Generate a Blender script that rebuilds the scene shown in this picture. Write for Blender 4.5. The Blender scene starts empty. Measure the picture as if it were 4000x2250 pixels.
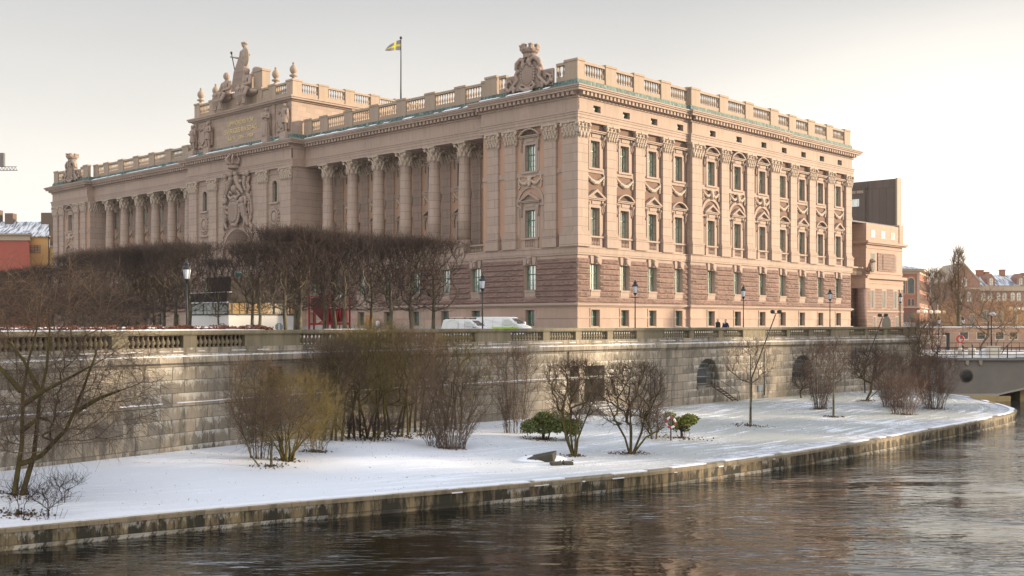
import bpy, math, random
import numpy as np
from mathutils import Vector, Matrix
SC = bpy.context.scene
COL = SC.collection
PI = math.pi
F = 4311.0; HZ = 1262.0; EYE = 1.4
random.seed(7)
def atD(x, D): return ((x - 2000) / F * D, D)
def atG(x, y, z):
    D = (EYE - z) * F / (y - HZ)
    return ((x - 2000) / F * D, D)
def zat(y, D): return EYE + (HZ - y) * D / F

# ---------------------------------------------------------------- mesh builder
class MB:
    def __init__(s): s.v = []; s.f = []; s.m = []; s.sm = []; s.uv = None
    def add(s, vs, fs, mi=0, smooth=False):
        o = len(s.v); s.v.extend(vs)
        for f in fs:
            s.f.append(tuple(i + o for i in f)); s.m.append(mi); s.sm.append(smooth)
    def quad(s, a, b, c, d, mi=0): s.add([a, b, c, d], [(0, 1, 2, 3)], mi)
    def box(s, x0, x1, y0, y1, z0, z1, mi=0):
        if x1 < x0: x0, x1 = x1, x0
        if y1 < y0: y0, y1 = y1, y0
        s.add([(x0, y0, z0), (x1, y0, z0), (x1, y1, z0), (x0, y1, z0), (x0, y0, z1), (x1, y0, z1), (x1, y1, z1), (x0, y1, z1)],
              [(0, 3, 2, 1), (4, 5, 6, 7), (0, 1, 5, 4), (1, 2, 6, 5), (2, 3, 7, 6), (3, 0, 4, 7)], mi)
    def taper(s, cx, cy, z0, z1, w0, d0, w1, d1, mi=0):
        a, b, c, d = w0 / 2, d0 / 2, w1 / 2, d1 / 2
        s.add([(cx - a, cy - b, z0), (cx + a, cy - b, z0), (cx + a, cy + b, z0), (cx - a, cy + b, z0),
               (cx - c, cy - d, z1), (cx + c, cy - d, z1), (cx + c, cy + d, z1), (cx - c, cy + d, z1)],
              [(0, 3, 2, 1), (4, 5, 6, 7), (0, 1, 5, 4), (1, 2, 6, 5), (2, 3, 7, 6), (3, 0, 4, 7)], mi)
    def prism(s, poly, y0, y1, mi=0):       # poly in (x, z), extruded along y
        n = len(poly)
        vs = [(x, y0, z) for x, z in poly] + [(x, y1, z) for x, z in poly]
        s.add(vs, [tuple(range(n)), tuple(range(2 * n - 1, n - 1, -1))] + [(i, i + n, (i + 1) % n + n, (i + 1) % n) for i in range(n)], mi)
    def slab(s, poly, z0, z1, mi=0, caps=True):        # poly in (x, y)
        n = len(poly)
        vs = [(x, y, z0) for x, y in poly] + [(x, y, z1) for x, y in poly]
        fs = [(i, (i + 1) % n, (i + 1) % n + n, i + n) for i in range(n)]
        if caps: fs += [tuple(range(n - 1, -1, -1)), tuple(range(n, 2 * n))]
        s.add(vs, fs, mi)
    def lathe(s, prof, n=10, cx=0, cy=0, cz=0, mi=0, smooth=True, ph=0):
        vs = []
        for r, z in prof:
            for i in range(n):
                a = 2 * PI * i / n + ph; vs.append((cx + r * math.cos(a), cy + r * math.sin(a), cz + z))
        fs = []
        for j in range(len(prof) - 1):
            for i in range(n):
                k = (i + 1) % n; fs.append((j * n + i, j * n + k, (j + 1) * n + k, (j + 1) * n + i))
        fs.append(tuple(range(n - 1, -1, -1))); fs.append(tuple((len(prof) - 1) * n + i for i in range(n)))
        s.add(vs, fs, mi, smooth)
    def tube(s, pts, rad, n=6, mi=0, smooth=True):
        pts = [Vector(p) for p in pts]
        if not hasattr(rad, '__len__'): rad = [rad] * len(pts)
        vs = []; u = None
        for i, p in enumerate(pts):
            d = (pts[min(i + 1, len(pts) - 1)] - pts[max(i - 1, 0)]).normalized()
            if u is None: u = d.cross(Vector((0, 0, 1)) if abs(d.z) < .9 else Vector((1, 0, 0))).normalized()
            else: u = (u - d * u.dot(d)).normalized()
            w = d.cross(u)
            for k in range(n):
                a = 2 * PI * k / n; q = p + (u * math.cos(a) + w * math.sin(a)) * rad[i]; vs.append(tuple(q))
        fs = []
        for j in range(len(pts) - 1):
            for i in range(n):
                k = (i + 1) % n; fs.append((j * n + i, j * n + k, (j + 1) * n + k, (j + 1) * n + i))
        fs.append(tuple(range(n - 1, -1, -1))); fs.append(tuple((len(pts) - 1) * n + i for i in range(n)))
        s.add(vs, fs, mi, smooth)
    def sph(s, c, r, n=8, m=6, mi=0, rot=None):
        if not hasattr(r, '__len__'): r = (r, r, r)
        vs = []; M = rot
        def pt(x, y, z):
            p = Vector((x * r[0], y * r[1], z * r[2]))
            if M is not None: p = M @ p
            return (c[0] + p.x, c[1] + p.y, c[2] + p.z)
        vs.append(pt(0, 0, -1))
        for j in range(1, m):
            t = PI * j / m
            for i in range(n):
                a = 2 * PI * i / n; vs.append(pt(math.sin(t) * math.cos(a), math.sin(t) * math.sin(a), -math.cos(t)))
        vs.append(pt(0, 0, 1)); L = len(vs) - 1; fs = []
        for i in range(n):
            k = (i + 1) % n
            fs.append((0, 1 + k, 1 + i)); fs.append((L, 1 + (m - 2) * n + i, 1 + (m - 2) * n + k))
            for j in range(m - 2): fs.append((1 + j * n + i, 1 + j * n + k, 1 + (j + 1) * n + k, 1 + (j + 1) * n + i))
        s.add(vs, fs, mi, True)
    def limb(s, p0, p1, r0, r1, n=8, mi=0):
        s.tube([p0, p1], [r0, r1], n, mi); s.sph(p0, r0, n, 6, mi); s.sph(p1, r1, n, 6, mi)
    def mesh(s, name, mats):
        me = bpy.data.meshes.new(name); me.from_pydata(s.v, [], s.f)
        for m in (mats if isinstance(mats, (list, tuple)) else [mats]): me.materials.append(m)
        me.polygons.foreach_set('material_index', s.m); me.polygons.foreach_set('use_smooth', s.sm)
        if s.uv is not None:
            l = me.uv_layers.new(name='UVMap')
            arr = np.zeros(len(me.loops) * 2, dtype=np.float32); vi = np.zeros(len(me.loops), dtype=np.int32)
            me.loops.foreach_get('vertex_index', vi); uv = np.array(s.uv, dtype=np.float32)
            l.data.foreach_set('uv', uv[vi].ravel())
        me.update(); return me
    def build(s, name, mats, parent=None, loc=(0, 0, 0), rz=0.0): return put(name, s.mesh(name, mats), parent, loc, rz)

def put(name, me, parent=None, loc=(0, 0, 0), rz=0.0):
    o = bpy.data.objects.new(name, me); COL.objects.link(o); o.location = loc; o.rotation_euler = (0, 0, rz)
    if parent is not None: o.parent = parent
    return o
def tag(o, label=None, cat=None, group=None, kind=None):
    if label: o['label'] = label
    if cat: o['category'] = cat
    if group: o['group'] = group
    if kind: o['kind'] = kind
    return o
def empty(name, loc, rz=0.0, label=None, cat=None, group=None):
    o = bpy.data.objects.new(name, None); COL.objects.link(o); o.location = loc; o.rotation_euler = (0, 0, rz)
    return tag(o, label, cat, group)
def copy_tree(o, parent=None):
    c = o.copy(); COL.objects.link(c)
    if parent is not None: c.parent = parent
    for ch in [q for q in KIDS.get(o.name, [])]: copy_tree(ch, c)
    return c
KIDS = {}
def reg(o):       # remember the children of a prototype
    KIDS[o.name] = [c for c in COL.objects if c.parent == o]
    for c in KIDS[o.name]: reg(c)
def remesh(o, v, smooth=True):
    m = o.modifiers.new('skin', 'REMESH'); m.mode = 'VOXEL'; m.voxel_size = v; m.use_smooth_shade = smooth
    return o
def bevel(o, w=.02, seg=2):
    m = o.modifiers.new('edge', 'BEVEL'); m.width = w; m.segments = seg; m.limit_method = 'ANGLE'; m.angle_limit = .6
    return o

# ---------------------------------------------------------------- materials
class NT:
    def __init__(s, name):
        s.mat = bpy.data.materials.new(name); s.mat.use_nodes = True; s.t = s.mat.node_tree
        s.p = s.t.nodes['Principled BSDF']; s.out = s.t.nodes['Material Output']
    def n(s, ty, **kw):
        nd = s.t.nodes.new(ty)
        for k, v in kw.items():
            if k.startswith('_'): setattr(nd, k[1:], v)
            else:
                key = int(k[1:]) if k[0] == 'i' and k[1:].isdigit() else k.replace('__', ' ')
                i = nd.inputs[key]
                if hasattr(v, 'node'): s.t.links.new(v, i)
                else: i.default_value = v
        return nd
    def l(s, a, b): s.t.links.new(a, b)
    def mix(s, f, a, b, ty='MIX'):
        nd = s.t.nodes.new('ShaderNodeMix'); nd.data_type = 'RGBA'; nd.blend_type = ty
        for i, v in ((0, f), (6, a), (7, b)):
            if hasattr(v, 'node'): s.t.links.new(v, nd.inputs[i])
            else: nd.inputs[i].default_value = v if i == 0 else c4(v)
        return nd.outputs[2]
    def math(s, op, a, b=0.0, clamp=False):
        nd = s.t.nodes.new('ShaderNodeMath'); nd.operation = op; nd.use_clamp = clamp
        for i, v in ((0, a), (1, b)):
            if hasattr(v, 'node'): s.t.links.new(v, nd.inputs[i])
            else: nd.inputs[i].default_value = v
        return nd.outputs[0]
    def ramp(s, fac, stops):
        nd = s.t.nodes.new('ShaderNodeValToRGB'); s.t.links.new(fac, nd.inputs[0])
        e = nd.color_ramp.elements
        while len(e) < len(stops): e.new(.5)
        for k, (p, c) in enumerate(stops): e[k].position = p; e[k].color = c4(c)
        return nd.outputs[0]
    def noise(s, vec, scale, detail=3.0, rough=.55):
        nd = s.n('ShaderNodeTexNoise', Scale=scale, Detail=detail, Roughness=rough)
        if vec is not None: s.l(vec, nd.inputs['Vector'])
        return nd.outputs[0]
    def mapping(s, vec, sc=(1, 1, 1), rot=(0, 0, 0)):
        nd = s.n('ShaderNodeMapping', Scale=sc, Rotation=rot); s.l(vec, nd.inputs[0]); return nd.outputs[0]
    def obj(s): return s.n('ShaderNodeTexCoord').outputs['Object']
    def pos(s): return s.n('ShaderNodeNewGeometry').outputs['Position']
    def wall(s):           # (x + y, z) of the object: unrolls walls facing either axis
        sp = s.n('ShaderNodeSeparateXYZ', Vector=s.obj())
        cb = s.n('ShaderNodeCombineXYZ', X=s.math('ADD', sp.outputs[0], sp.outputs[1]), Y=sp.outputs[2]); return cb.outputs[0]
    def bump(s, h, st=.3, dist=.05):
        nd = s.n('ShaderNodeBump', Strength=st, Distance=dist, Height=h); s.l(nd.outputs[0], s.p.inputs['Normal']); return nd
def c4(c):
    if hasattr(c, '__len__'): return tuple(c) + (1.0,) if len(c) == 3 else tuple(c)
    return (c, c, c, 1.0)
def sc_(c, k): return tuple(min(1, x * k) for x in c)

def plain(name, col, rough=.6, metal=0.0, var=.12, scale=3.0, bump=0.0, spec=.5):
    t = NT(name); v = t.obj(); n = t.noise(v, scale, 4)
    t.l(t.mix(n, sc_(col, 1 - var), sc_(col, 1 + var)), t.p.inputs['Base Color'])
    t.p.inputs['Roughness'].default_value = rough; t.p.inputs['Metallic'].default_value = metal
    t.p.inputs['Specular IOR Level'].default_value = spec
    if bump: t.bump(t.noise(v, scale * 6, 4), bump, .03)
    return t.mat
def stone(name, col, bw=1.4, bh=.62, joint=.55, mort=.018, var=.13, dirt=.25, bump=.25, grain=1.0, uv=False, rock=0.0, stain=None, stainc=(.05, .05, .045), white=None, sth=(.48, .6)):
    t = NT(name)
    vec = t.n('ShaderNodeTexCoord').outputs['UV'] if uv else t.wall()
    br = t.n('ShaderNodeTexBrick', Scale=1.0, Mortar__Size=mort, Mortar__Smooth=.3, Bias=0.0, Brick__Width=bw, Row__Height=bh,
             Color1=c4(sc_(col, 1 - var)), Color2=c4(sc_((col[0] * 1.03, col[1], col[2]), 1 + var)), Mortar=c4(sc_(col, joint)))
    t.l(vec, br.inputs['Vector'])
    c = br.outputs[0]
    n1 = t.noise(vec, .35, 5, .6); n2 = t.noise(t.mapping(vec, (2.2, .28, 1)), 1.0, 5, .65)
    c = t.mix(t.math('MULTIPLY', t.ramp(n2, [(.45, 0.0), (.75, 1.0)]), dirt), c, sc_(col, .42))
    c = t.mix(t.math('MULTIPLY', t.ramp(n1, [(.35, 0.0), (.7, 1.0)]), .22), c, sc_((col[0] * 1.0, col[1] * .97, col[2] * .95), 1.25))
    g = t.noise(vec, 22 * grain, 3, .7)
    c = t.mix(.16, c, t.ramp(g, [(.3, sc_(col, .45)), (.7, sc_(col, 1.5))]))
    if stain:
        ns = t.noise(t.mapping(vec, (1.5, .22, 1)), .9, 7, .72)
        c = t.mix(t.math('MULTIPLY', t.ramp(ns, [(sth[0], 0.0), (sth[1], 1.0)]), stain), c, stainc)
    if white:
        nw = t.noise(t.mapping(vec, (2.6, .8, 1)), 1.0, 8, .8); nb = t.noise(vec, .16, 3); sv_ = t.n('ShaderNodeSeparateXYZ', Vector=vec)
        fc = t.math('FRACT', t.math('DIVIDE', sv_.outputs[1], bh)); nw = t.math('ADD', nw, t.math('MULTIPLY', t.math('SUBTRACT', fc, .6), .22))
        fw = t.math('MULTIPLY', t.ramp(nw, [(.52, 0.0), (.58, 1.0)]), t.ramp(nb, [(.42, 0.0), (.58, 1.0)]))
        c = t.mix(t.math('MULTIPLY', fw, white), c, (.62, .59, .52))
    t.l(c, t.p.inputs['Base Color']); t.p.inputs['Roughness'].default_value = .8
    h = t.math('ADD', t.math('MULTIPLY', br.outputs[1], -1.0), t.math('MULTIPLY', g, .25))
    if rock: h = t.math('ADD', h, t.math('MULTIPLY', t.noise(t.mapping(vec, (1, 2.2, 1)), 2.6, 6, .7), rock))
    t.bump(h, bump, .06); return t.mat

GR = (.36, .277, .226)
M = {}
M['granite'] = stone('granite_ashlar', GR, 1.9, .98, .52, .016)
M['pilaster'] = stone('pilaster_granite', sc_(GR, 1.04), 7.0, 1.02, .36, .03, var=.08, dirt=.34)
M['smooth'] = stone('smooth_granite', (.375, .288, .236), 2.6, 3.0, .7, .014, var=.07, dirt=.5)
M['base'] = stone('base_granite', (.395, .288, .228), 1.7, 1.9, .6, .012, dirt=.25)
M['plinth'] = plain('grey_granite', (.33, .34, .34), .8, var=.2, scale=2)
M['rust'] = stone('rock_faced_granite', (.225, .145, .12), 2.1, .64, 1.7, .04, var=.2, dirt=.45, bump=.9, rock=3.2)
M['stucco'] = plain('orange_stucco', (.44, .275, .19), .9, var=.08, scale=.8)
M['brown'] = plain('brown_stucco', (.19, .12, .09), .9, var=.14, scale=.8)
M['attic'] = stone('attic_granite', GR, 1.5, .75, .55, .016)
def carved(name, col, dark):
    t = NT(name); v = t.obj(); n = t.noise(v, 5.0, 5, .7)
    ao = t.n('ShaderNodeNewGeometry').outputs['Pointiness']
    c = t.mix(n, sc_(col, .78), sc_(col, 1.15)); c = t.mix(t.ramp(ao, [(.46, 1.0), (.52, 0.0)]), c, dark)  # creases darkened in the colour as painted occlusion
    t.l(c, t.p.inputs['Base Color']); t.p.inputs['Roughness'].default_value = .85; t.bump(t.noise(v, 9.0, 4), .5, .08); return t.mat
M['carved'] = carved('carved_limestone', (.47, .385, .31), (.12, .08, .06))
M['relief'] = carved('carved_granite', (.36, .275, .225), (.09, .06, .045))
M['balus'] = stone('balustrade_granite', (.36, .282, .215), 3, 3, .6, .01, dirt=.4)
def copper():
    t = NT('green_copper'); v = t.obj(); n = t.noise(t.mapping(v, (1.6, 1.6, .5)), 2.2, 6, .75)
    c = t.ramp(n, [(.34, (.02, .035, .032)), (.48, (.06, .10, .09)), (.60, (.14, .23, .205)), (.72, (.55, .58, .6))])
    t.l(c, t.p.inputs['Base Color']); t.p.inputs['Roughness'].default_value = .7; return t.mat
M['copper'] = copper()
M['green'] = plain('green_painted_wood', (.04, .15, .10), .45)
M['gold'] = plain('gold_leaf', (.72, .58, .30), .4, .5, var=.05)
M['iron'] = plain('black_iron', (.016, .018, .02), .45)
M['roof'] = plain('roof_slate', (.12, .11, .11), .7)
def glass(name, inner, gl=.45):
    t = NT(name); v = t.obj()
    vv = t.math('MULTIPLY', t.n('ShaderNodeObjectInfo').outputs['Random'], 37.0)
    cb = t.n('ShaderNodeVectorMath', _operation='ADD'); t.l(v, cb.inputs[0]); t.l(t.n('ShaderNodeCombineXYZ', X=vv).outputs[0], cb.inputs[1])
    n = t.noise(t.mapping(cb.outputs[0], (1.6, 1, .25)), 1.6, 3)
    t.l(t.mix(t.ramp(n, [(.42, 0.0), (.5, 1.0)]), sc_(inner, .2), inner), t.p.inputs['Base Color'])
    t.p.inputs['Roughness'].default_value = .6
    g = t.n('ShaderNodeBsdfGlossy', Roughness=.04, Color=(.9, .95, .93, 1))
    b = t.n('ShaderNodeBump', Strength=.25, Distance=.02, Height=t.noise(cb.outputs[0], 2.2, 2)); t.l(b.outputs[0], g.inputs['Normal'])
    mx = t.n('ShaderNodeMixShader', i0=gl); t.l(t.p.outputs[0], mx.inputs[1]); t.l(g.outputs[0], mx.inputs[2]); t.l(mx.outputs[0], t.out.inputs[0]); return t.mat
M['glass'] = glass('window_glass', (.55, .56, .48), .5)
M['glassdark'] = glass('dark_window_glass', (.06, .07, .06), .14)

# ---------------------------------------------------------------- plants
def segmesh(name, P0, P1, R0, R1, sides, mat, parent, loc=(0, 0, 0)):
    n = len(P0)
    d = P1 - P0; d /= (np.linalg.norm(d, axis=1, keepdims=True) + 1e-9)
    ref = np.where(np.abs(d[:, 2:3]) > .9, np.array([[1., 0, 0]]), np.array([[0, 0, 1.]]))
    u = np.cross(d, ref); u /= (np.linalg.norm(u, axis=1, keepdims=True) + 1e-9); w = np.cross(d, u)
    V = np.zeros((n, 2 * sides, 3))
    for k in range(sides):
        a = 2 * PI * k / sides; o = u * math.cos(a) + w * math.sin(a)
        V[:, k] = P0 + o * R0[:, None]; V[:, sides + k] = P1 + o * R1[:, None]
    base = (np.arange(n) * 2 * sides)[:, None]
    Fc = np.concatenate([base + np.array([[k, (k + 1) % sides, (k + 1) % sides + sides, k + sides]]) for k in range(sides)], axis=0)
    me = bpy.data.meshes.new(name); me.vertices.add(n * 2 * sides); me.vertices.foreach_set('co', V.ravel())
    nf = len(Fc); me.loops.add(nf * 4); me.loops.foreach_set('vertex_index', Fc.ravel().astype(np.int32))
    me.polygons.add(nf); me.polygons.foreach_set('loop_start', (np.arange(nf) * 4).astype(np.int32))
    me.update(calc_edges=True)
    me.polygons.foreach_set('use_smooth', [True] * nf)
    me.materials.append(mat); return put(name, me, parent, loc)
def grow(seed, stems, cloud, rt=.012, k=.42, up=.5, step=.5, jit=.1, bow=.1, twigs=3, tl=.35, tup=.5, droop=0.0, rmax=.4, floor=None):
    ns_ = []
    for st_ in stems:
        o_ = [tuple(st_[0])]
        for a_, b_ in zip(st_[:-1], st_[1:]):
            L_ = math.dist(a_, b_); k_ = max(1, int(math.ceil(L_ / .45)))
            for q_ in range(1, k_ + 1): o_.append(tuple(a_[c] + (b_[c] - a_[c]) * q_ / k_ for c in range(3)))
        ns_.append(o_)
    stems = ns_
    rs = np.random.RandomState(seed); cap = 60000
    P = np.zeros((cap, 3)); par = np.full(cap, -1, dtype=int); n = 0
    for st in stems:
        for i, p in enumerate(st):
            P[n] = p; par[n] = n - 1 if i else -1; n += 1
    ns = n; c0 = P[:n].mean(axis=0) * np.array([1, 1, 0]) + np.array([0, 0, P[:n, 2].min()])
    order = np.argsort(np.linalg.norm(cloud - c0, axis=1) + rs.rand(len(cloud)) * .3)
    for c in cloud[order]:
        d = P[:n] - c; dist = np.linalg.norm(d, axis=1); cost = dist + up * np.maximum(d[:, 2], 0)
        j = int(np.argmin(cost)); L = dist[j]
        if L < .03: continue
        m = max(1, int(round(L / step))); a = P[j].copy(); prev = j
        for q in range(1, m + 1):
            t = q / m; p = a + (c - a) * t
            p[2] += (-bow) * L * math.sin(PI * t)
            if q < m: p = p + rs.randn(3) * jit * min(1, L)
            P[n] = p; par[n] = prev; prev = n; n += 1
    P = P[:n]; par = par[:n]; w = np.zeros(n)
    ch = par[ns:]; ii = np.arange(ns, n)
    for _ in range(10):
        sm = np.zeros((n, 3)); ct = np.zeros(n); np.add.at(sm, ch, P[ii]); np.add.at(ct, ch, 1)
        has = (ct > 0) & (np.arange(n) >= ns); avg = sm[has] / ct[has][:, None]; P[has] = P[has] * .5 + (avg + P[par[has]]) * .25
    for i in range(n - 1, -1, -1):
        if w[i] == 0: w[i] = 1
        if par[i] >= 0: w[par[i]] += w[i]
    r = np.minimum(rt * w ** k, rmax)
    if floor:
        q = 0
        for si, st_ in enumerate(stems):
            for i in range(len(st_)):
                t = i / max(1, len(st_) - 1); r[q] = max(r[q], floor[0] * (1 - t) + floor[1] * t); q += 1
    idx = np.where(par >= 0)[0]
    S0 = P[par[idx]]; S1 = P[idx]; Ra = np.minimum(r[par[idx]], r[idx] * 1.35); Rb = r[idx]
    T0 = []; T1 = []
    cen = P[ns:].mean(axis=0) if n > ns else P.mean(axis=0)
    base = P[ns:]; pr = P[par[ns:]] if n > ns else base
    for q in range(twigs):
        g = base - pr; g /= (np.linalg.norm(g, axis=1, keepdims=True) + 1e-6)
        out = base - cen; out /= (np.linalg.norm(out, axis=1, keepdims=True) + 1e-6)
        d = g * .7 + rs.randn(len(base), 3) * .75 + out * .35 + np.array([0, 0, tup - droop])
        d /= np.linalg.norm(d, axis=1, keepdims=True); ln = tl * (.5 + rs.rand(len(base), 1))
        e = base + d * ln; T0.append(base); T1.append(e)
        if droop or q % 2 == 0:
            d2 = d + rs.randn(len(base), 3) * .5 + np.array([0, 0, tup * .5 - droop]); d2 /= np.linalg.norm(d2, axis=1, keepdims=True)
            T0.append(e); T1.append(e + d2 * ln * .8)
    return S0, S1, Ra, Rb, (np.concatenate(T0) if T0 else None), (np.concatenate(T1) if T1 else None), rt
def plant_obj(name, label, cat, loc, g, bark, twig, group=None, thr=.03, rz=0.0, tr=.75, names=('trunk', 'crown')):
    S0, S1, Ra, Rb, T0, T1, rt = g
    root = empty(name, loc, rz, label, cat, group)
    big = Rb > thr
    if big.any(): segmesh(names[0], S0[big], S1[big] + (S1[big] - S0[big]) * .04, Ra[big], Rb[big], 7, bark, root)
    sm = ~big
    A = S0[sm]; B = S1[sm]; RA = Ra[sm]; RB = Rb[sm]
    if T0 is not None:
        A = np.concatenate([A, T0]); B = np.concatenate([B, T1]); RA = np.concatenate([RA, np.full(len(T0), rt * tr)]); RB = np.concatenate([RB, np.full(len(T0), rt * tr * .55)])
    segmesh(names[1], A, B, RA, RB, 3, twig, root)
    reg(root); return root
def bark(name, c1, c2, sc=4.0):
    t = NT(name); v = t.obj(); n = t.noise(t.mapping(v, (1, 1, .35)), sc, 5, .65)
    t.l(t.ramp(n, [(.35, c1), (.62, c2)]), t.p.inputs['Base Color']); t.p.inputs['Roughness'].default_value = .9
    t.p.inputs['Specular IOR Level'].default_value = .2; t.bump(n, .5, .02); return t.mat
M['bark'] = bark('lime_bark', (.05, .045, .032), (.17, .15, .10))
M['barkpale'] = bark('pale_bark', (.09, .085, .06), (.2, .19, .14))
M['twigp'] = bark('purple_brown_twigs', (.03, .022, .02), (.08, .058, .05), 1.2)
M['twigb'] = bark('brown_twigs', (.075, .052, .036), (.19, .13, .088), 1.0)
M['twigy'] = bark('yellow_green_twigs', (.075, .058, .028), (.27, .20, .07), .9)
M['twigr'] = bark('red_brown_twigs', (.075, .048, .036), (.18, .115, .085), .8)
M['twigg'] = bark('sunlit_gold_twigs', (.22, .12, .05), (.6, .38, .17), .8)  # gold of the low sun put into the twig colour
M['barkmoss'] = bark('mossy_bark', (.035, .026, .018), (.13, .105, .03), 2.0)
def rnd(seed): return np.random.RandomState(seed)
# ================================================================ PARLIAMENT
PC = (7.3, 123.0); TB = math.atan2(.722, .692); R90 = -PI / 2
da = (-math.sin(TB), math.cos(TB)); db = (math.cos(TB), math.sin(TB))
def wl(t, s):        # building local -> world
    return (PC[0] + db[0] * t + da[0] * s, PC[1] + db[1] * t + da[1] * s)
BLD = empty('parliament_building', (PC[0], PC[1], 0), TB, 'long pink granite palace with column loggias, raised attic and green copper eaves', 'building')
def pl(fac, u, off, z): return ((u, -off, z), 0.0) if fac == 'B' else ((-off, u, z), R90)
def fput(name, me, fac, u, off, z, parent=BLD):
    l, r = pl(fac, u, off, z); return put(name, me, parent, l, r)
def fb(mb, fac, u0, u1, o0, o1, z0, z1, mi=0):
    if fac == 'B': mb.box(u0, u1, -o0, -o1, z0, z1, mi)
    else: mb.box(-o0, -o1, u0, u1, z0, z1, mi)
def fp(fac, u, off, z): return fac(u, off, z) if callable(fac) else ((u, -off, z) if fac == 'B' else (-off, u, z))
def wall(mb, fac, u0, u1, z0, z1, off, holes=(), depth=.5, mi=0, mr=0):
    us = sorted({u0, u1, *[h[0] for h in holes], *[h[1] for h in holes]}); zs = sorted({z0, z1, *[h[2] for h in holes], *[h[3] for h in holes]})
    for i in range(len(us) - 1):
        for j in range(len(zs) - 1):
            cu = (us[i] + us[i + 1]) / 2; cz = (zs[j] + zs[j + 1]) / 2
            if any(h[0] < cu < h[1] and h[2] < cz < h[3] for h in holes): continue
            q = [fp(fac, us[i], off, zs[j]), fp(fac, us[i + 1], off, zs[j]), fp(fac, us[i + 1], off, zs[j + 1]), fp(fac, us[i], off, zs[j + 1])]
            mb.quad(*(q if fac == 'B' else q[::-1]), mi)
    for a, b, c, d in holes:
        o2 = off - depth
        for (p, q) in (((a, c), (b, c)), ((b, c), (b, d)), ((b, d), (a, d)), ((a, d), (a, c))):
            mb.quad(fp(fac, p[0], off, p[1]), fp(fac, p[0], o2, p[1]), fp(fac, q[0], o2, q[1]), fp(fac, q[0], off, q[1]), mr)
OUT = [(0, 0), (21.3, 0), (21.3, -.4), (42.6, -.4), (42.6, 0), (64.7, 0), (64.7, 134.3), (0, 134.3), (0, 119.3), (1.2, 119.3), (1.2, 81.6), (-1, 81.6), (-1, 52.8), (1.2, 52.8), (1.2, 15), (0, 15)]
def offs(poly, p):
    n = len(poly); r = []
    for i in range(n):
        a, b, c = poly[i - 1], poly[i], poly[(i + 1) % n]
        def nr(u, v):
            dx, dy = v[0] - u[0], v[1] - u[1]; L = math.hypot(dx, dy); return (dy / L, -dx / L)
        n1, n2 = nr(a, b), nr(b, c); r.append((b[0] + p * (n1[0] + n2[0]), b[1] + p * (n1[1] + n2[1])))
    return r
def band(mb, z0, z1, p, mi=0, caps=True): mb.slab(offs(OUT, p), z0, z1, mi, caps)
def loft(mb, p0, z0, p1, z1, mi=0, out=OUT):
    a = offs(out, p0); b = offs(out, p1); n = len(a)
    for i in range(n):
        k = (i + 1) % n; mb.quad((*a[i], z0), (*a[k], z0), (*b[k], z1), (*b[i], z1), mi)
SEGB = [('B', 0, 21.3, 0), ('B', 21.3, 42.6, .4), ('B', 42.6, 64.7, 0)]
SEGA = [('A', 0, 15, 0), ('A', 15, 52.8, -1.2), ('A', 52.8, 81.6, 1), ('A', 81.6, 119.3, -1.2), ('A', 119.3, 134.3, 0)]
WB = [3.1, 8.5, 13.9, 19.3, 25.9, 32.1, 38.3, 44.4, 49.8, 55.2, 60.7]
CR = [20.2, 25.84, 31.48, 37.12, 42.76, 48.4]; CL = [86.6, 92.25, 97.9, 103.5, 109.15, 114.8]
BR = [17.4, 23.0, 28.66, 34.3, 39.94, 45.58, 50.9]; BL = [83.9, 89.4, 95.1, 100.7, 106.3, 112.0, 117.3]
WA = [7.2] + BR + [57.5, 76.9] + BL + [127.1]
def holes(fac, u0, u1, w, z0, z1, ws=None):
    return [(u - w / 2, u + w / 2, z0, z1) for u in (ws or (WB if fac == 'B' else WA)) if u0 < u < u1]
# --- ground storey
mb = MB(); band(mb, 0, .92, .3); mb.build('plinth', M['plinth'], BLD)
mb = MB()
for sg in SEGB + SEGA:
    f, u0, u1, o = sg; wall(mb, f, u0, u1, .92, 3.3, o, holes(f, u0, u1, 1.4, 1.05, 2.9))
for (x0, y0, x1, y1) in [(21.3, 0, 21.3, -.4), (42.6, -.4, 42.6, 0), (64.7, 0, 64.7, 30), (0, 119.3, 1.2, 119.3), (0, 15, 1.2, 15), (-1, 52.8, 1.2, 52.8), (-1, 81.6, 1.2, 81.6), (0, 134.3, 40, 134.3)]:
    mb.quad((x0, y0, .92), (x1, y1, .92), (x1, y1, 3.3), (x0, y0, 3.3))
mb.build('ground_floor_wall', M['base'], BLD)
mb = MB(); band(mb, 2.02, 2.14, .05)
mb2 = MB()
for sg in SEGB + SEGA:      # thin string cut by the windows
    f, u0, u1, o = sg; hs = holes(f, u0, u1, 1.9, 0, 1); c = u0
    for h in hs + [(u1, u1, 0, 0)]:
        if h[0] > c: fb(mb2, f, c, h[0], o - .1, o + .06, 1.95, 2.1)
        c = h[1]
    for h in hs:            # raised window surrounds
        fb(mb2, f, h[0], h[0] + .2, o - .1, o + .07, .95, 3.12); fb(mb2, f, h[1] - .2, h[1], o - .1, o + .07, .95, 3.12)
        fb(mb2, f, h[0] + .2, h[1] - .2, o - .1, o + .07, 2.93, 3.12)
mb2.build('ground_floor_string', M['base'], BLD)
mb = MB(); band(mb, 3.28, 3.42, .18); band(mb, 3.42, 3.56, .36); loft(mb, .36, 3.56, .05, 3.72); mb.build('base_moulding', M['smooth'], BLD)
mb = MB(); mb.slab(offs([(1.2, 81.6), (-1, 81.6), (-1, 52.8), (1.2, 52.8)], .0), 3.5, 3.51); 
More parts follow.
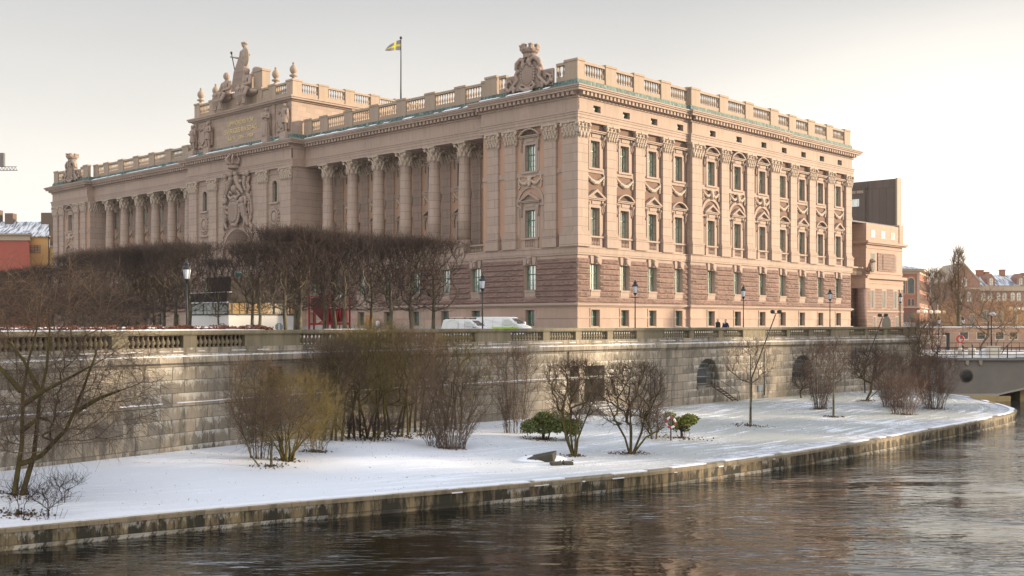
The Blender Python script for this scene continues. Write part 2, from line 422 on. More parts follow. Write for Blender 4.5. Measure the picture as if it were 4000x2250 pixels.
# --- rock-faced storey
mb = MB()
for f, u0, u1, o in SEGB + SEGA: wall(mb, f, u0, u1, 3.6, 9.1, o, holes(f, u0, u1, 1.7, 5.2, 8.1), .55)
for (x0, y0, x1, y1) in [(21.3, 0, 21.3, -.4), (42.6, -.4, 42.6, 0), (64.7, 0, 64.7, 30), (0, 119.3, 1.2, 119.3), (0, 15, 1.2, 15), (-1, 52.8, 1.2, 52.8), (-1, 81.6, 1.2, 81.6), (0, 134.3, 40, 134.3)]:
    mb.quad((x0, y0, 3.6), (x1, y1, 3.6), (x1, y1, 9.1), (x0, y0, 9.1))
mb.build('rusticated_wall', M['smooth'], BLD)
rr = random.Random(3)
def rockstrip(mb, fac, u0, u1, z0, z1, off):
    n = max(2, int((u1 - u0) / .33)); m = 4; V = []
    for j in range(m + 1):
        for i in range(n + 1):
            e = (i in (0, n)) or (j in (0, m))
            o = off + (.05 if e else .1 + rr.random() * .13 + (.05 if j == 1 else 0))
            du = 0 if i in (0, n) else (rr.random() - .5) * .14
            V.append(fp(fac, u0 + (u1 - u0) * i / n + du, o, z0 + (z1 - z0) * j / m + (0 if j in (0, m) else (rr.random() - .5) * .07)))
    fs = [((j * (n + 1) + i), (j * (n + 1) + i + 1), ((j + 1) * (n + 1) + i + 1), ((j + 1) * (n + 1) + i)) for j in range(m) for i in range(n)]
    if fac == 'A': fs = [q[::-1] for q in fs]
    mb.add(V, fs)
    for (ua, ub, zz) in ((u0, u1, z0), (u0, u1, z1)): mb.quad(fp(fac, ua, off, zz), fp(fac, ub, off, zz), fp(fac, ub, off + .05, zz), fp(fac, ua, off + .05, zz))
    for uu in (u0, u1): mb.quad(fp(fac, uu, off, z0), fp(fac, uu, off, z1), fp(fac, uu, off + .05, z1), fp(fac, uu, off + .05, z0))
mb = MB()
for f, u0, u1, o in SEGB + SEGA:
    for k in range(8):
        z0 = 3.72 + k * .632; z1 = z0 + .57; cuts = []
        if 4.3 < (z0 + z1) / 2: cuts = [(h[0] - .06, h[1] + .06) for h in holes(f, u0, u1, 1.7, 0, 1)]
        if k == 7: cuts = [(a - .15, b + .15) for a, b in cuts]
        c = u0 + .02
        for a, b in cuts + [(u1 - .02, u1)]:
            if a - c > .2: rockstrip(mb, f, c, a, z0, z1, o)
            c = b
mb.build('rock_faced_courses', M['rust'], BLD)
ap = MB(); ap.box(-.85, .85, -.06, .3, 0, .55); ap.box(-.87, .87, -.14, .3, .55, .73); 
for dx in (-.72, .72): ap.taper(dx, -.02, 3.69, 4.57, .42, .3, .62, .34)
APM = ap.mesh('window_apron', M['smooth'])
for f, u0, u1, o in SEGB + SEGA:
    for a, b, _, _ in holes(f, u0, u1, 1.7, 0, 1):
        if (a + b) / 2 < 100: fput('window_apron', APM, f, (a + b) / 2, o, 4.45)
k = MB(); k.taper(0, 0, 0, .95, .5, .4, .72, .66); k.sph((0, -.3, .5), (.26, .16, .3)); k.sph((0, -.36, .25), (.2, .14, .2)); k.sph((0, -.34, .78), (.34, .16, .14))
KEY = k.mesh('keystone', M['relief'])
for f, u0, u1, o in SEGB + SEGA[:2]:
    for a, b, _, _ in holes(f, u0, u1, 1.7, 0, 1): fput('keystone', KEY, f, (a + b) / 2, o, 8.12)
# --- string course and upper wall
mb = MB(); band(mb, 9.08, 9.3, .16); band(mb, 9.3, 9.88, .22); band(mb, 9.88, 10.0, .3); mb.build('string_course', M['smooth'], BLD)
mb = MB()
UPH = [(11.3, 14.5), (19.0, 22.06)]
def uph(f, u0, u1, ws=None, w=1.6): return [h for z in UPH for h in holes(f, u0, u1, w, z[0], z[1], ws)]
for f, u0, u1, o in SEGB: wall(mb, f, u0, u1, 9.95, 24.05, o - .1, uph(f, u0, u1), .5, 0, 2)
for f, u0, u1, o in (SEGA[0], SEGA[4]): wall(mb, f, u0, u1, 9.95, 24.05, o - .1, uph(f, u0, u1), .5, 1, 2)
for f, u0, u1 in (('A', 15, 52.8), ('A', 81.6, 119.3)):
    wall(mb, f, u0, u1, 9.95, 24.05, -4.2, uph(f, u0, u1), .5, 1, 2)
# returns at the jogs
for (x0, y0, x1, y1, mi) in [(21.3, .1, 21.3, -.3, 2), (42.6, -.3, 42.6, .1, 2), (64.7, .1, 64.7, 30, 0), (2.9, 119.3, 4.2, 119.3, 1), (.1, 119.3, 2.9, 119.3, 2), (.1, 15, 4.2, 15, 1), (.1, 134.3, 40, 134.3, 1)]:
    mb.quad((x0, y0, 9.95), (x1, y1, 9.95), (x1, y1, 24.05), (x0, y0, 24.05), mi)
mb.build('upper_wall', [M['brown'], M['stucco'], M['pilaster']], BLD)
mb = MB()          # stone band at the upper sills
for f, u0, u1, o in SEGB + [SEGA[0], SEGA[4]]:
    fb(mb, f, u0 + (0.3 if u0 == 0 else 0), u1, o - .2, o + .02, 18.42, 18.95)
for u0, u1 in ((15, 52.8), (81.6, 119.3)): fb(mb, 'A', u0, u1, -4.3, -4.08, 18.42, 18.95)
mb.build('sill_band', M['smooth'], BLD)

# --- windows
def window_mesh(w, h, rows, tr=.68, bar=.035):
    m = MB(); fw = .07
    m.box(-w / 2, -w / 2 + fw, 0, .07, 0, h); m.box(w / 2 - fw, w / 2, 0, .07, 0, h); m.box(-w / 2 + fw, w / 2 - fw, 0, .07, 0, fw); m.box(-w / 2 + fw, w / 2 - fw, 0, .07, h - fw, h)
    m.box(-.045, .045, -.01, .05, fw, h - fw)
    zt = h * tr; m.box(-w / 2 + fw, -.06, -.02, .05, zt, zt + .11); m.box(.06, w / 2 - fw, -.02, .05, zt, zt + .11)
    for r in range(1, rows): 
        z = zt * r / rows
        for a, b in ((-w / 2 + fw, -.06), (.06, w / 2 - fw)): m.box(a, b, .02, .05, z - bar / 2, z + bar / 2)
    for sx in (-1, 1):
        x = sx * w / 4; 
        if rows > 1: m.box(x - bar / 2, x + bar / 2, .025, .05, fw, h - fw)
    g = MB(); g.box(-w / 2 + .05, w / 2 - .05, .045, .075, .05, h - .05)
    return m, g
WM = {}
for nm, w, h, rows, gm in (('window', 1.58, 3.18, 3, 'glass'), ('upper_window', 1.58, 3.04, 3, 'glass'), ('tall_window', 1.68, 2.88, 3, 'glass'), ('ground_floor_window', 1.38, 1.83, 1, 'glassdark'), ('attic_window', 1.28, .73, 1, 'glassdark')):
    a, g = window_mesh(w, h, rows, .62 if rows > 1 else .55); WM[nm] = (a.mesh(nm, M['green']), g.mesh('pane', M[gm]))
def win(nm, f, u, off, z):
    fr = fput(nm, WM[nm][0], f, u, off, z); put('pane', WM[nm][1], fr)
for f, u0, u1, o in SEGB + SEGA:
    ws = [u for u in (WB if f == 'B' else WA) if u0 < u < u1]
    for u in ws:
        if u < 100:
            win('ground_floor_window', f, u, o - .42, 1.06); win('tall_window', f, u, o - .46, 5.21)
        if not (52 < u < 82 and f == 'A'):
            oo = o - .1 if (f == 'B' or u < 15 or u > 119) else -4.2
            win('window', f, u, oo - .42, 11.31); win('upper_window', f, u, oo - .42, 19.01)
        if f == 'B': win('attic_window', f, u, o - .2, 25.26)
# --- surrounds
def bal_lathe(m, x, y, z, h, r=.1, n=7):
    m.lathe([(r * .85, 0), (r * .85, h * .07), (r * .5, h * .12), (r * 1.05, h * .3), (r * .95, h * .42), (r * .42, h * .62), (r * .4, h * .78), (r * .75, h * .86), (r * .8, h)], n, x, y, z)
def pediment(m, kind, w, z, p=.3):
    m.box(-w / 2, w / 2, -p, 0, z, z + .16); m.box(-w / 2 - .1, w / 2 + .1, -p - .12, 0, z + .16, z + .26)
    z += .26; hh = w / 2 + .1
    if kind == 'tri':
        ap = .98
        m.prism([(-hh + .35, z), (hh - .35, z), (0, z + ap - .35)], -.06, 0, 1)
        for s in (-1, 1): m.prism([(s * hh, z), (s * (hh - .42), z), (0, z + ap - .3), (0, z + ap)], -p - .14, 0)
    else:
        n = 10; R = (hh * hh + .8 * .8) / 1.6; cz = z + .8 - R; a0 = math.asin(hh / R)
        o = [(R * math.sin(-a0 + 2 * a0 * i / n), cz + R * math.cos(-a0 + 2 * a0 * i / n)) for i in range(n + 1)]
        q = [(x * .88, max(z, cz + (zz - cz) * .93)) for x, zz in o]
        for i in range(n): m.prism([q[i], q[i + 1], o[i + 1], o[i]], -p - .14, 0)
        m.prism([(q[0][0], z)] + q[1:-1] + [(q[-1][0], z)], -.06, 0, 1)
def surround(kind, lower):
    m = MB(); h = 3.2 if lower else 3.06
    for s in (-1, 1):
        m.box(s * .8, s * 1.12, -.12, .1, 0, h + .25); m.box(s * 1.12, s * 1.42, -.05, .1, 0, h + .25)
        m.tube([(s * 1.32, -.1, h - .75), (s * 1.32, -.26, h - .3), (s * 1.34, -.2, h + .1), (s * 1.34, -.38, h + .55)], [.07, .11, .1, .16], 6)
    m.box(-.8, .8, -.12, .1, h, h + .25); m.box(-1.05, 1.05, -.08, .1, h + .25, h + .85); m.box(-.62, .62, -.16, -.07, h + .38, h + .75)
    for s in (-1, 1): m.box(s * 1.18, s * 1.48, -.16, .1, h + .3, h + .82)
    if kind == 'flat': m.box(-1.5, 1.5, -.38, .1, h + .85, h + 1.0); m.box(-1.62, 1.62, -.5, .1, h + 1.0, h + 1.12)
    else: pediment(m, kind, 3.1, h + .85)
    if lower:
        m.box(-1.35, 1.35, -.3, .1, -.22, -.02); m.box(-1.25, -.72, -.16, .1, -1.3, -.22); m.box(.72, 1.25, -.16, .1, -1.3, -.22); m.box(-.72, .72, -.16, .1, -1.3, -1.1); m.box(-.72, .72, .02, .1, -1.1, -.22, 1)
        for i in range(5): bal_lathe(m, -.56 + i * .28, -.06, -1.1, .88, .1, 6)
    else: m.box(-1.3, 1.3, -.28, .1, -.24, -.02)
    return m.mesh('window_surround', [M['smooth'], M['relief']])
SUR = {(k2, lo): surround(k2, lo) for k2 in ('flat', 'tri', 'seg') for lo in (True, False)}
gl = MB(); gr = random.Random(5)
for i in range(27):
    t = i / 26; x = -1.35 + 2.7 * t; z = .75 - math.sin(PI * t) * .62; r = .12 + .1 * math.sin(PI * t)
    gl.sph((x, -.1, z + gr.uniform(-.04, .04)), (r * .8, r * .8, r), 6, 4)
for s in (-1, 1):
    for i in range(9): gl.sph((s * (1.4 + gr.uniform(-.1, .1)), -.08, 1.0 - i * .13), (.13 + .05 * (i % 2), .1, .1), 6, 4)
GAR = gl.mesh('garland', M['carved'])
g2 = MB()
for i in range(31):
    t = i / 30; x = -1.7 + 3.4 * t; z = .75 - abs(math.sin(2 * PI * t)) * .5; r = .12 + .09 * abs(math.sin(2 * PI * t))
    g2.sph((x, -.12, z + gr.uniform(-.04, .04)), (r, r, r), 6, 4)
g2.sph((0, -.25, .55), (.34, .25, .42)); g2.sph((0, -.3, .15), (.22, .22, .3)); g2.sph((0, -.2, .95), (.5, .2, .16)); g2.box(-.9, -.3, -.14, 0, .98, 1.1); g2.box(.3, .9, -.14, 0, .98, 1.1)
for s in (-1, 1):
    for i in range(8): g2.sph((s * (1.72 + gr.uniform(-.08, .08)), -.1, 1.0 - i * .17), (.15, .12, .13), 6, 4)
GAR2 = g2.mesh('mask_garland', M['carved'])
ba = MB(); n = 16; ro, ri, zc = 2.2, 1.85, 3.9
for i in range(n):
    a, b = PI * i / n, PI * (i + 1) / n
    ba.prism([(ri * math.cos(a), zc + ri * math.sin(a)), (ro * math.cos(a), zc + ro * math.sin(a)), (ro * math.cos(b), zc + ro * math.sin(b)), (ri * math.cos(b), zc + ri * math.sin(b))], -.16, .1)
for s in (-1, 1): ba.box(s * 1.68, s * 2.15, -.1, .1, -1.25, zc - .25); ba.box(s * 1.6, s * 2.25, -.2, .1, zc - .25, zc)
BAR = ba.mesh('blind_arch', M['smooth'])
def dress(f, u, off, lo, hi, fancy):
    fput('window_surround', SUR[(lo, True)], f, u, off, 11.3); fput('window_surround', SUR[(hi, False)], f, u, off, 19.0)
    if fancy: fput('mask_garland', GAR2, f, u, off, 17.35); fput('blind_arch', BAR, f, u, off, 11.3)
    else: fput('garland', GAR, f, u, off, 17.2).scale = (1.08, 1.2, 1.15)
KS = ['tri', 'seg', 'tri', 'seg', None, None, None, 'seg', 'tri', 'seg', 'tri']
for i, u in enumerate(WB):
    o = .3 if 21.3 < u < 42.6 else -.1
    if KS[i]: dress('B', u, o, KS[i], 'flat', False)
    else: dress('B', u, o, 'tri', 'seg', True)
dress('A', 7.2, -.1, 'tri', 'seg', True); dress('A', 127.1, -.1, 'tri', 'seg', True)
for i, u in enumerate(BR): dress('A', u, -4.2, 'seg' if i % 2 == 0 else 'tri', 'flat', False)
for i, u in enumerate(BL): dress('A', u, -4.2, 'seg' if i % 2 == 0 else 'tri', 'flat', False)

# --- capitals, pilasters, columns
def leaf(m, x, y, z, h, w, ox, oy, mi=0):
    m.tube([(x, y, z), (x + ox * .05, y + oy * .05, z + h * .55), (x + ox * .16, y + oy * .16, z + h * .9), (x + ox * .27, y + oy * .27, z + h * .82)], [w * .5, w * .52, w * .38, w * .2], 5, mi)
def cap_pil(w, d, h=1.9):
    m = MB(); m.taper(0, 0, 0, h - .2, w, 2 * d, w * 1.12, 2 * d * 1.2); m.taper(0, 0, h - .2, h, w * 1.3, 2 * d + .45, w * 1.36, 2 * d + .55)
    m.box(-w / 2 - .05, w / 2 + .05, -d - .05, 0, 0, .1)
    nl = max(2, int(round(w / .5)))
    for i in range(nl):
        x = -w / 2 + w * (i + .5) / nl; leaf(m, x, -d, .1, .62, w / nl * .85, 0, -1)
    for i in range(nl + 1):
        x = -w / 2 + w * i / nl; leaf(m, x, -d, .5, .75, w / nl * .8, 0, -1.2)
    for s in (-1, 1):
        for z0 in (.1, .55): leaf(m, s * w / 2, -d * .6, z0, .62, .3, s, -.4)
        m.sph((s * w * .6, -d - .16, h - .38), (.2, .17, .22)); m.sph((s * w * .2, -d - .14, h - .42), (.14, .12, .16))
    m.sph((0, -d - .22, h - .12), (.2, .12, .17)); return m.mesh('capital', M['carved'])
def pil_mesh(w, d, ped=True):
    m = MB(); m.box(-w / 2, w / 2, -d, .05, 1.75, 12.1); m.box(-w / 2 - .06, w / 2 + .06, -d - .06, .05, 1.62, 1.75); m.box(-w / 2 - .14, w / 2 + .14, -d - .14, .05, 1.42, 1.62)
    m.box(-w / 2 - .2, w / 2 + .2, -d - .2, .05, -.02, 1.24); m.box(-w / 2 - .26, w / 2 + .26, -d - .26, .05, 1.24, 1.42)
    return m.mesh('pilaster', M['pilaster'])
PM = {}
def pil(f, u, off, w=1.75, d=.36):
    if (w, d) not in PM: PM[(w, d)] = (pil_mesh(w, d), cap_pil(w, d))
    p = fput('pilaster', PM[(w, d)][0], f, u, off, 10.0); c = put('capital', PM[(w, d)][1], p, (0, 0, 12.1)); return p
m = MB(); m.box(-.36, 1.45, -.36, 2.0, 11.75, 22.1); m.box(-.44, 1.55, -.44, 2.1, 11.6, 11.75); m.box(-.52, 1.62, -.52, 2.16, 11.42, 11.6); m.box(-.58, 1.7, -.58, 2.24, 9.99, 11.42)
cp = m.build('corner_pilaster', M['pilaster'], BLD)
a1 = put('capital', cap_pil(1.7, .36), cp, (.52, 0, 22.1)); a2 = put('capital', cap_pil(1.9, .36), cp, (0, .85, 22.1), R90)
for u in (5.8, 11.2, 16.6, 47.1, 52.5, 58.0): pil('B', u, -.1, 1.75)
pil('B', 63.7, -.1, 1.8)
for u in (22.45, 28.85, 35.0, 41.4): pil('B', u, .3, 2.2 if u in (22.45, 41.4) else 1.75)
for u in (3.9, 10.2, 13.1): pil('A', u, -.1); pil('A', 134.3 - u, -.1)
p_ = put('pilaster', pil_mesh(1.3, .36), BLD, (.75, 119.35, 10.0), 0.0); put('capital', cap_pil(1.3, .36), p_, (0, 0, 12.1))
pil('A', 133.1, -.1, 1.9)
for u in (54.3, 60.25, 74.15, 80.1): pil('A', u, .9, 2.4 if u in (54.3, 80.1) else 2.2)
p = put('pilaster', PM[(1.75, .36)][0], BLD, (2.2, 119.35, 10.0), 0.0); put('capital', PM[(1.75, .36)][1], p, (0, 0, 12.1))
for u in CR + CL: pil('A', u, -4.2, 1.5, .25)
def column():
    m = MB(); m.box(-1.0, 1.0, -1.0, 1.0, 0, 1.2); m.box(-1.06, 1.06, -1.06, 1.06, 1.2, 1.38); m.lathe([(.98, 1.38), (1.0, 1.48), (.9, 1.56), (.88, 1.6), (.95, 1.68), (.84, 1.78)], 20)
    m.lathe([(.82, 1.78), (.82, 5.2), (.8, 7.5), (.74, 10.2), (.69, 12.05), (.76, 12.12)], 20)
    c = MB(); c.lathe([(.66, 0), (.68, .2), (.74, 1.2), (.98, 1.72)], 14)
    c.taper(0, 0, 1.72, 1.9, 2.15, 2.15, 2.25, 2.25)
    for j, (z0, h, k0) in enumerate(((.03, .72, 0), (.5, .78, .5))):
        for i in range(8):
            a = 2 * PI * (i + k0) / 8; leaf(c, .68 * math.cos(a), .68 * math.sin(a), z0, h, .42, math.cos(a) * 1.15, math.sin(a) * 1.15)
    for i in range(4):
        a = PI / 4 + i * PI / 2; c.sph((1.24 * math.cos(a), 1.24 * math.sin(a), 1.5), (.21, .21, .23), 7, 5); c.sph((1.0 * math.cos(a - PI / 4), 1.0 * math.sin(a - PI / 4), 1.72), (.16, .16, .18), 6, 4)
        c.tube([(.75 * math.cos(a), .75 * math.sin(a), 1.0), (1.0 * math.cos(a), 1.0 * math.sin(a), 1.4), (1.2 * math.cos(a), 1.2 * math.sin(a), 1.58)], [.08, .11, .12], 5)
    return m.mesh('column', M['pilaster']), c.mesh('capital', M['carved'])
CM = column()
for u in CR + CL:
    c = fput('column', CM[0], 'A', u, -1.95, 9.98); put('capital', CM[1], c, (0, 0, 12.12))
# loggia balustrades, small frieze of carving at the head of the loggia wall
def balsec(L, hp, hb, hr, pitch, th=.34, r=.11, ends=.0, nm='balustrade', mat='balus', nn=6):
    m = MB(); m.box(-L / 2, L / 2, -th / 2, th / 2, 0, hp); m.box(-L / 2, L / 2, -th / 2 - .05, th / 2 + .05, hp + hb, hp + hb + hr)
    if ends:
        for s in (-1, 1): m.box(s * L / 2, s * (L / 2 - ends), -th / 2 + .03, th / 2 - .03, hp, hp + hb)
    n = int((L - 2 * ends) / pitch)
    for i in range(n): bal_lathe(m, -L / 2 + ends + (L - 2 * ends) * (i + .5) / n, 0, hp, hb, r, nn)
    return m.mesh(nm, M[mat])
LB = balsec(3.6, .15, .75, .2, .3)
for i in range(5): fput('balustrade', LB, 'A', (CR[i] + CR[i + 1]) / 2, -1.95, 10.0); 
fput('balustrade', balsec(3.0, .15, .75, .2, .3), 'A', 17.5, -1.95, 10.0)
fput('balustrade', balsec(2.6, .15, .75, .2, .3), 'A', 50.9, -1.95, 10.0)
for i in range(5): fput('balustrade', LB, 'A', (CL[i] + CL[i + 1]) / 2, -1.95, 10.0)
m = MB(); gr = random.Random(9)
for u0, u1 in ((15.4, 52.4), (82, 118.9)):
    fb(m, 'A', u0, u1, -4.3, -4.0, 22.3, 22.5)
    u = u0
    while u < u1:
        m.sph(fp('A', u, -4.1, 23.1 + .35 * math.sin(u * 2.3)), (.12, .3, .3), 6, 4); m.sph(fp('A', u + .2, -4.1, 23.5 - .3 * math.sin(u * 1.7)), (.1, .22, .2), 6, 4); u += .42
m.build('loggia_frieze', M['carved'], BLD)
# --- entablature
m = MB(); band(m, 24.0, 24.35, .3); band(m, 24.35, 24.7, .36); band(m, 24.7, 24.95, .42); band(m, 24.95, 25.08, .5)
m.build('architrave', M['smooth'], BLD)
m = MB()
for f, u0, u1, o in SEGB + SEGA: wall(m, f, u0, u1, 25.06, 26.6, o + .26, holes(f, u0, u1, 1.3, 25.25, 26.0) if f == 'B' else (), .45)
for (x0, y0, x1, y1) in [(21.3, -.26, 21.3, -.66), (-.26, 0, -.26, 0), (-1.26, 52.54, 1.2, 52.54), (-.26, 119.04, 1.2, 119.04), (-.26, -.26, 0, -.26), (0, -.26, -.26, -.26)]: m.quad((x0, y0, 25.06), (x1, y1, 25.06), (x1, y1, 26.6), (x0, y0, 26.6))
m.build('frieze', M['smooth'], BLD)
# patch the frieze corner between both faces
m = MB(); m.box(-.26, -.001, -.26, -.001, 25.06, 26.6); m.build('frieze_corner', M['smooth'], BLD)
m = MB(); band(m, 26.55, 26.75, .4); band(m, 26.75, 27.2, .3, 0, False); band(m, 27.2, 27.45, 1.15); band(m, 27.45, 27.62, 1.3); band(m, 27.62, 27.76, 1.42); m.build('cornice', M['smooth'], BLD)
m = MB()
for f, u0, u1, o in SEGB + SEGA:
    n = int((u1 - u0) / .68)
    for i in range(n + 1):
        u = u0 + (u1 - u0) * (i + .0) / n
        fb(m, f, u - .18, u + .18, o + .28, o + .98, 26.78, 27.22)
m.build('modillions', M['smooth'], BLD)
m = MB(); loft(m, 1.4, 27.765, .22, 28.2); loft(m, .22, 28.2, .14, 28.66)
q = offs(OUT, .14); m.slab(q, 28.40, 28.44); m.slab(offs(OUT, .139), 28.44, 28.66, 0, False); m.build('copper_eaves', M['copper'], BLD)
m = MB(); sr = random.Random(4)
def snowstrip(m, fac, u0, u1, off0, off1, z, prob=.8, step=.9, th=.05):
    u = u0
    while u < u1:
        L = step * sr.uniform(.4, 1.6)
        if sr.random() < prob: fb(m, fac, u, min(u1, u + L * .96), off0, off1, z, z + th)
        u += L
snowstrip(m, 'A', 0, 52, .1, .2, 27.83, .0)
for u0, u1, o in ((15, 52, -1.2), (0, 15, 0), (82, 119, -1.2), (53, 81, 1)):
    u = u0
    while u < u1:
        L = sr.uniform(.5, 2.2)
        if sr.random() < .72:
            o1 = o + 1.28; o0 = o + sr.uniform(.7, 1.1); za = 27.79 + (1.4 - 1.28) * .51; zb = 27.79 + (1.4 - (o0 - o)) * .51
            m.add([fp('A', u, o1, za), fp('A', u + L, o1, za), fp('A', u + L, o0, zb), fp('A', u, o0, zb), fp('A', u, o1, za + .05), fp('A', u + L, o1, za + .05), fp('A', u + L, o0, zb + .04), fp('A', u, o0, zb + .04)],
                  [(0, 1, 2, 3), (4, 5, 6, 7), (0, 1, 5, 4), (1, 2, 6, 5), (2, 3, 7, 6), (3, 0, 4, 7)])
        u += L
SNOWM = plain('thin_snow', (.82, .84, .88), .7, var=.05)
m.build('eaves_snow', SNOWM, BLD)
# roof behind the balustrades
m = MB(); m.slab([(6, 6), (60, 6), (60, 128), (6, 128)], 28.46, 29.3); m.build('roof', M['roof'], BLD)
# --- roof balustrades
RB = balsec(3.5, .75, 1.3, .3, .42, .4, .15, .1)
def pier(w=1.9, h=2.55, d=.6):
    m = MB(); m.box(-w / 2, w / 2, -d / 2, d / 2, 0, h - .25); m.box(-w / 2 - .08, w / 2 + .08, -d / 2 - .08, d / 2 + .08, h - .25, h); m.box(-w / 2 - .06, w / 2 + .06, -d / 2 - .06, d / 2 + .06, 0, .35); return m.mesh('pier', M['balus'])
PR = pier(); PRS = pier(1.4)
RBc = {}
def rail(f, u0, u1, off, z=28.44, prt=True):
    L = round(u1 - u0, 2)
    if L not in RBc: RBc[L] = balsec(L, .75, 1.3, .3, .42, .4, .15, .08)
    fput('roof_balustrade', RBc[L], f, (u0 + u1) / 2, off, z)
OFB = -.25
def railrow(f, piers, off, w=1.9, pm=None):
    for i, u in enumerate(piers):
        fput('pier', pm or PR, f, u, off, 28.44)
        if i: rail(f, piers[i - 1] + w / 2, u - w / 2, off)
railrow('B', [5.9, 11.2, 16.6, 22.2], OFB); railrow('B', [22.4, 28.8, 35.0, 41.4], OFB + .4); railrow('B', [42.2, 47.1, 52.5, 58.0, 63.6], OFB)
fput('roof_balustrade', balsec(3.75, .75, 1.3, .3, .42, .4, .15, .08), 'B', 3.07, OFB, 28.44)
m = MB(); m.box(-.02, 1.2, -.02, 1.9, 28.44, 30.75); m.box(-.1, 1.28, -.1, 1.98, 30.75, 31.0); m.build('corner_pier', M['balus'], BLD)
fput('roof_balustrade', balsec(1.3, .75, 1.3, .3, .42, .4, .15, .08), 'A', 2.55, OFB, 28.44); fput('roof_balustrade', balsec(1.2, .75, 1.3, .3, .42, .4, .15, .08), 'A', 11.7, OFB, 28.44)
fput('pier', PR, 'A', 13.6, OFB, 28.44); railrow('A', [15.4] + CR + [52.2], OFB - 1.2, 1.9)
railrow('A', [82.4] + CL + [118.9], OFB - 1.2); fput('pier', PR, 'A', 120.6, OFB, 28.44); fput('roof_balustrade', balsec(2.6, .75, 1.3, .3, .42, .4, .15, .08), 'A', 130.9, OFB, 28.44)
fput('roof_balustrade', balsec(1.2, .75, 1.3, .3, .42, .4, .15, .08), 'A', 122.2, OFB, 28.44); fput('pier', PR, 'A', 133.2, OFB, 28.44)
# --- crests with mural crowns (local: x right, y into the building)
def crest():
    m = MB(); m.box(-4.1, 4.1, -.2, .25, 0, 2.3); m.prism([(-2.1, 0), (2.1, 0), (2.3, 2.2), (1.7, 3.8), (.9, 4.5), (-.9, 4.5), (-1.7, 3.8), (-2.3, 2.2)], -.35, .35)
    m.sph((0, -.4, 1.95), (1.12, .32, 1.55), 20, 12)
    for i in range(26):
        a = 2 * PI * i / 26; m.sph((1.18 * math.cos(a), -.5, 1.95 + 1.62 * math.sin(a)), .14, 6, 4)
    for s in (-1, 1):
        m.tube([(s * .5, -.4, 3.9), (s * 1.2, -.45, 4.2), (s * 1.9, -.4, 3.7), (s * 2.1, -.3, 3.0), (s * 1.6, -.4, 2.6)], [.3, .34, .36, .3, .16], 8)
        for i in range(22): m.sph((s * (1.75 + .55 * math.sin(i * .5) * .4 + i * .045), -.45, 2.7 - i * .13), (.26, .2, .2), 6, 4)
        for i in range(12): m.sph((s * (2.4 + i * .16), -.45, .42 + .22 * math.sin(i * .8)), (.24, .2, .24), 6, 4)
        m.tube([(s * .2, -.4, -.1), (s * .9, -.5, .05), (s * 1.3, -.5, .4), (s * 1.0, -.5, .75), (s * .7, -.5, .5)], [.3, .26, .22, .18, .1], 7)
        m.tube([(s * 3.9, -.3, .5), (s * 3.8, -.35, 1.3), (s * 3.2, -.35, 1.6), (s * 2.9, -.35, 1.1)], [.16, .2, .18, .1], 6)
    m.sph((0, -.5, -.1), (.9, .4, .4)); m.sph((.35, -.55, 3.75), (.42, .34, .5)); m.sph((-.75, -.5, 3.4), (.35, .3, .6)); m.sph((.55, -.6, 3.3), (.22, .25, .3))
    m.lathe([(.85, 4.3), (.9, 4.6), (.88, 5.0), (1.0, 5.05)], 14, 0, 0, 0)
    m.lathe([(.98, 4.95), (1.15, 5.1), (1.2, 5.55), (1.2, 5.56)], 14, 0, 0, 0)
    for i in range(7):
        a = 2 * PI * i / 7 + .2; m.box(1.05 * math.cos(a) - .24, 1.05 * math.cos(a) + .24, 1.05 * math.sin(a) - .24, 1.05 * math.sin(a) + .24, 5.3, 6.0); m.box(1.05 * math.cos(a) - .3, 1.05 * math.cos(a) + .3, 1.05 * math.sin(a) - .3, 1.05 * math.sin(a) + .3, 5.9, 6.1)
    return m.mesh('roof_crest', M['relief'])
CRM = crest()
for u in (7.15, 126.0): o = remesh(fput('roof_crest', CRM, 'A', u, .1, 28.44), .09); o.scale = (.9, .9, .85)

# --- central pavilion
m = MB(); U0, U1, C0, C1 = 52.8, 81.6, 62.4, 72.0
H = [(56.9, 58.1, 19.2, 22.3), (76.3, 77.5, 19.2, 22.3), (56.9, 58.1, 11.2, 14.2), (76.3, 77.5, 11.2, 14.2)]
wall(m, 'A', U0, C0, 9.95, 24.05, .9, [h for h in H if h[0] < 62], .5); wall(m, 'A', C1, U1, 9.95, 24.05, .9, [h for h in H if h[0] > 72], .5)
m.quad((-1, 52.8, 9.95), (1.2, 52.8, 9.95), (1.2, 52.8, 24.05), (-1, 52.8, 24.05)); m.quad((-1, 81.6, 9.95), (4.2, 81.6, 9.95), (4.2, 81.6, 24.05), (-1, 81.6, 24.05)); m.quad((1.2, 52.8, 9.95), (4.2, 52.8, 9.95), (4.2, 52.8, 24.05), (1.2, 52.8, 24.05))
def archwall(m, f, uc, r, z0, u0, u1, z1, off, mi=0, n=24, ru=None):
    pts = []
    angs = sorted({PI * i / n for i in range(n + 1)} | {math.atan2(z1 - z0, u1 - uc), math.atan2(z1 - z0, u0 - uc)})
    def outer(a):
        c, s = math.cos(a), math.sin(a); k = 1e9
        if abs(c) > 1e-6: k = min(k, (u1 - uc) / c if c > 0 else (u0 - uc) / c)
        if s > 1e-6: k = min(k, (z1 - z0) / s)
        return (uc + c * k, z0 + s * k)
    for a, b in zip(angs[:-1], angs[1:]):
        oa, ob = outer(a), outer(b)
        m.quad(fp(f, uc + r * math.cos(a), off, z0 + r * math.sin(a)), fp(f, *((oa[0], off, oa[1]))), fp(f, *((ob[0], off, ob[1]))), fp(f, uc + r * math.cos(b), off, z0 + r * math.sin(b)), mi)
UC = 67.2; ZS = 11.6
archwall(m, 'A', UC, 4.15, ZS, C0, C1, 24.05, .9)
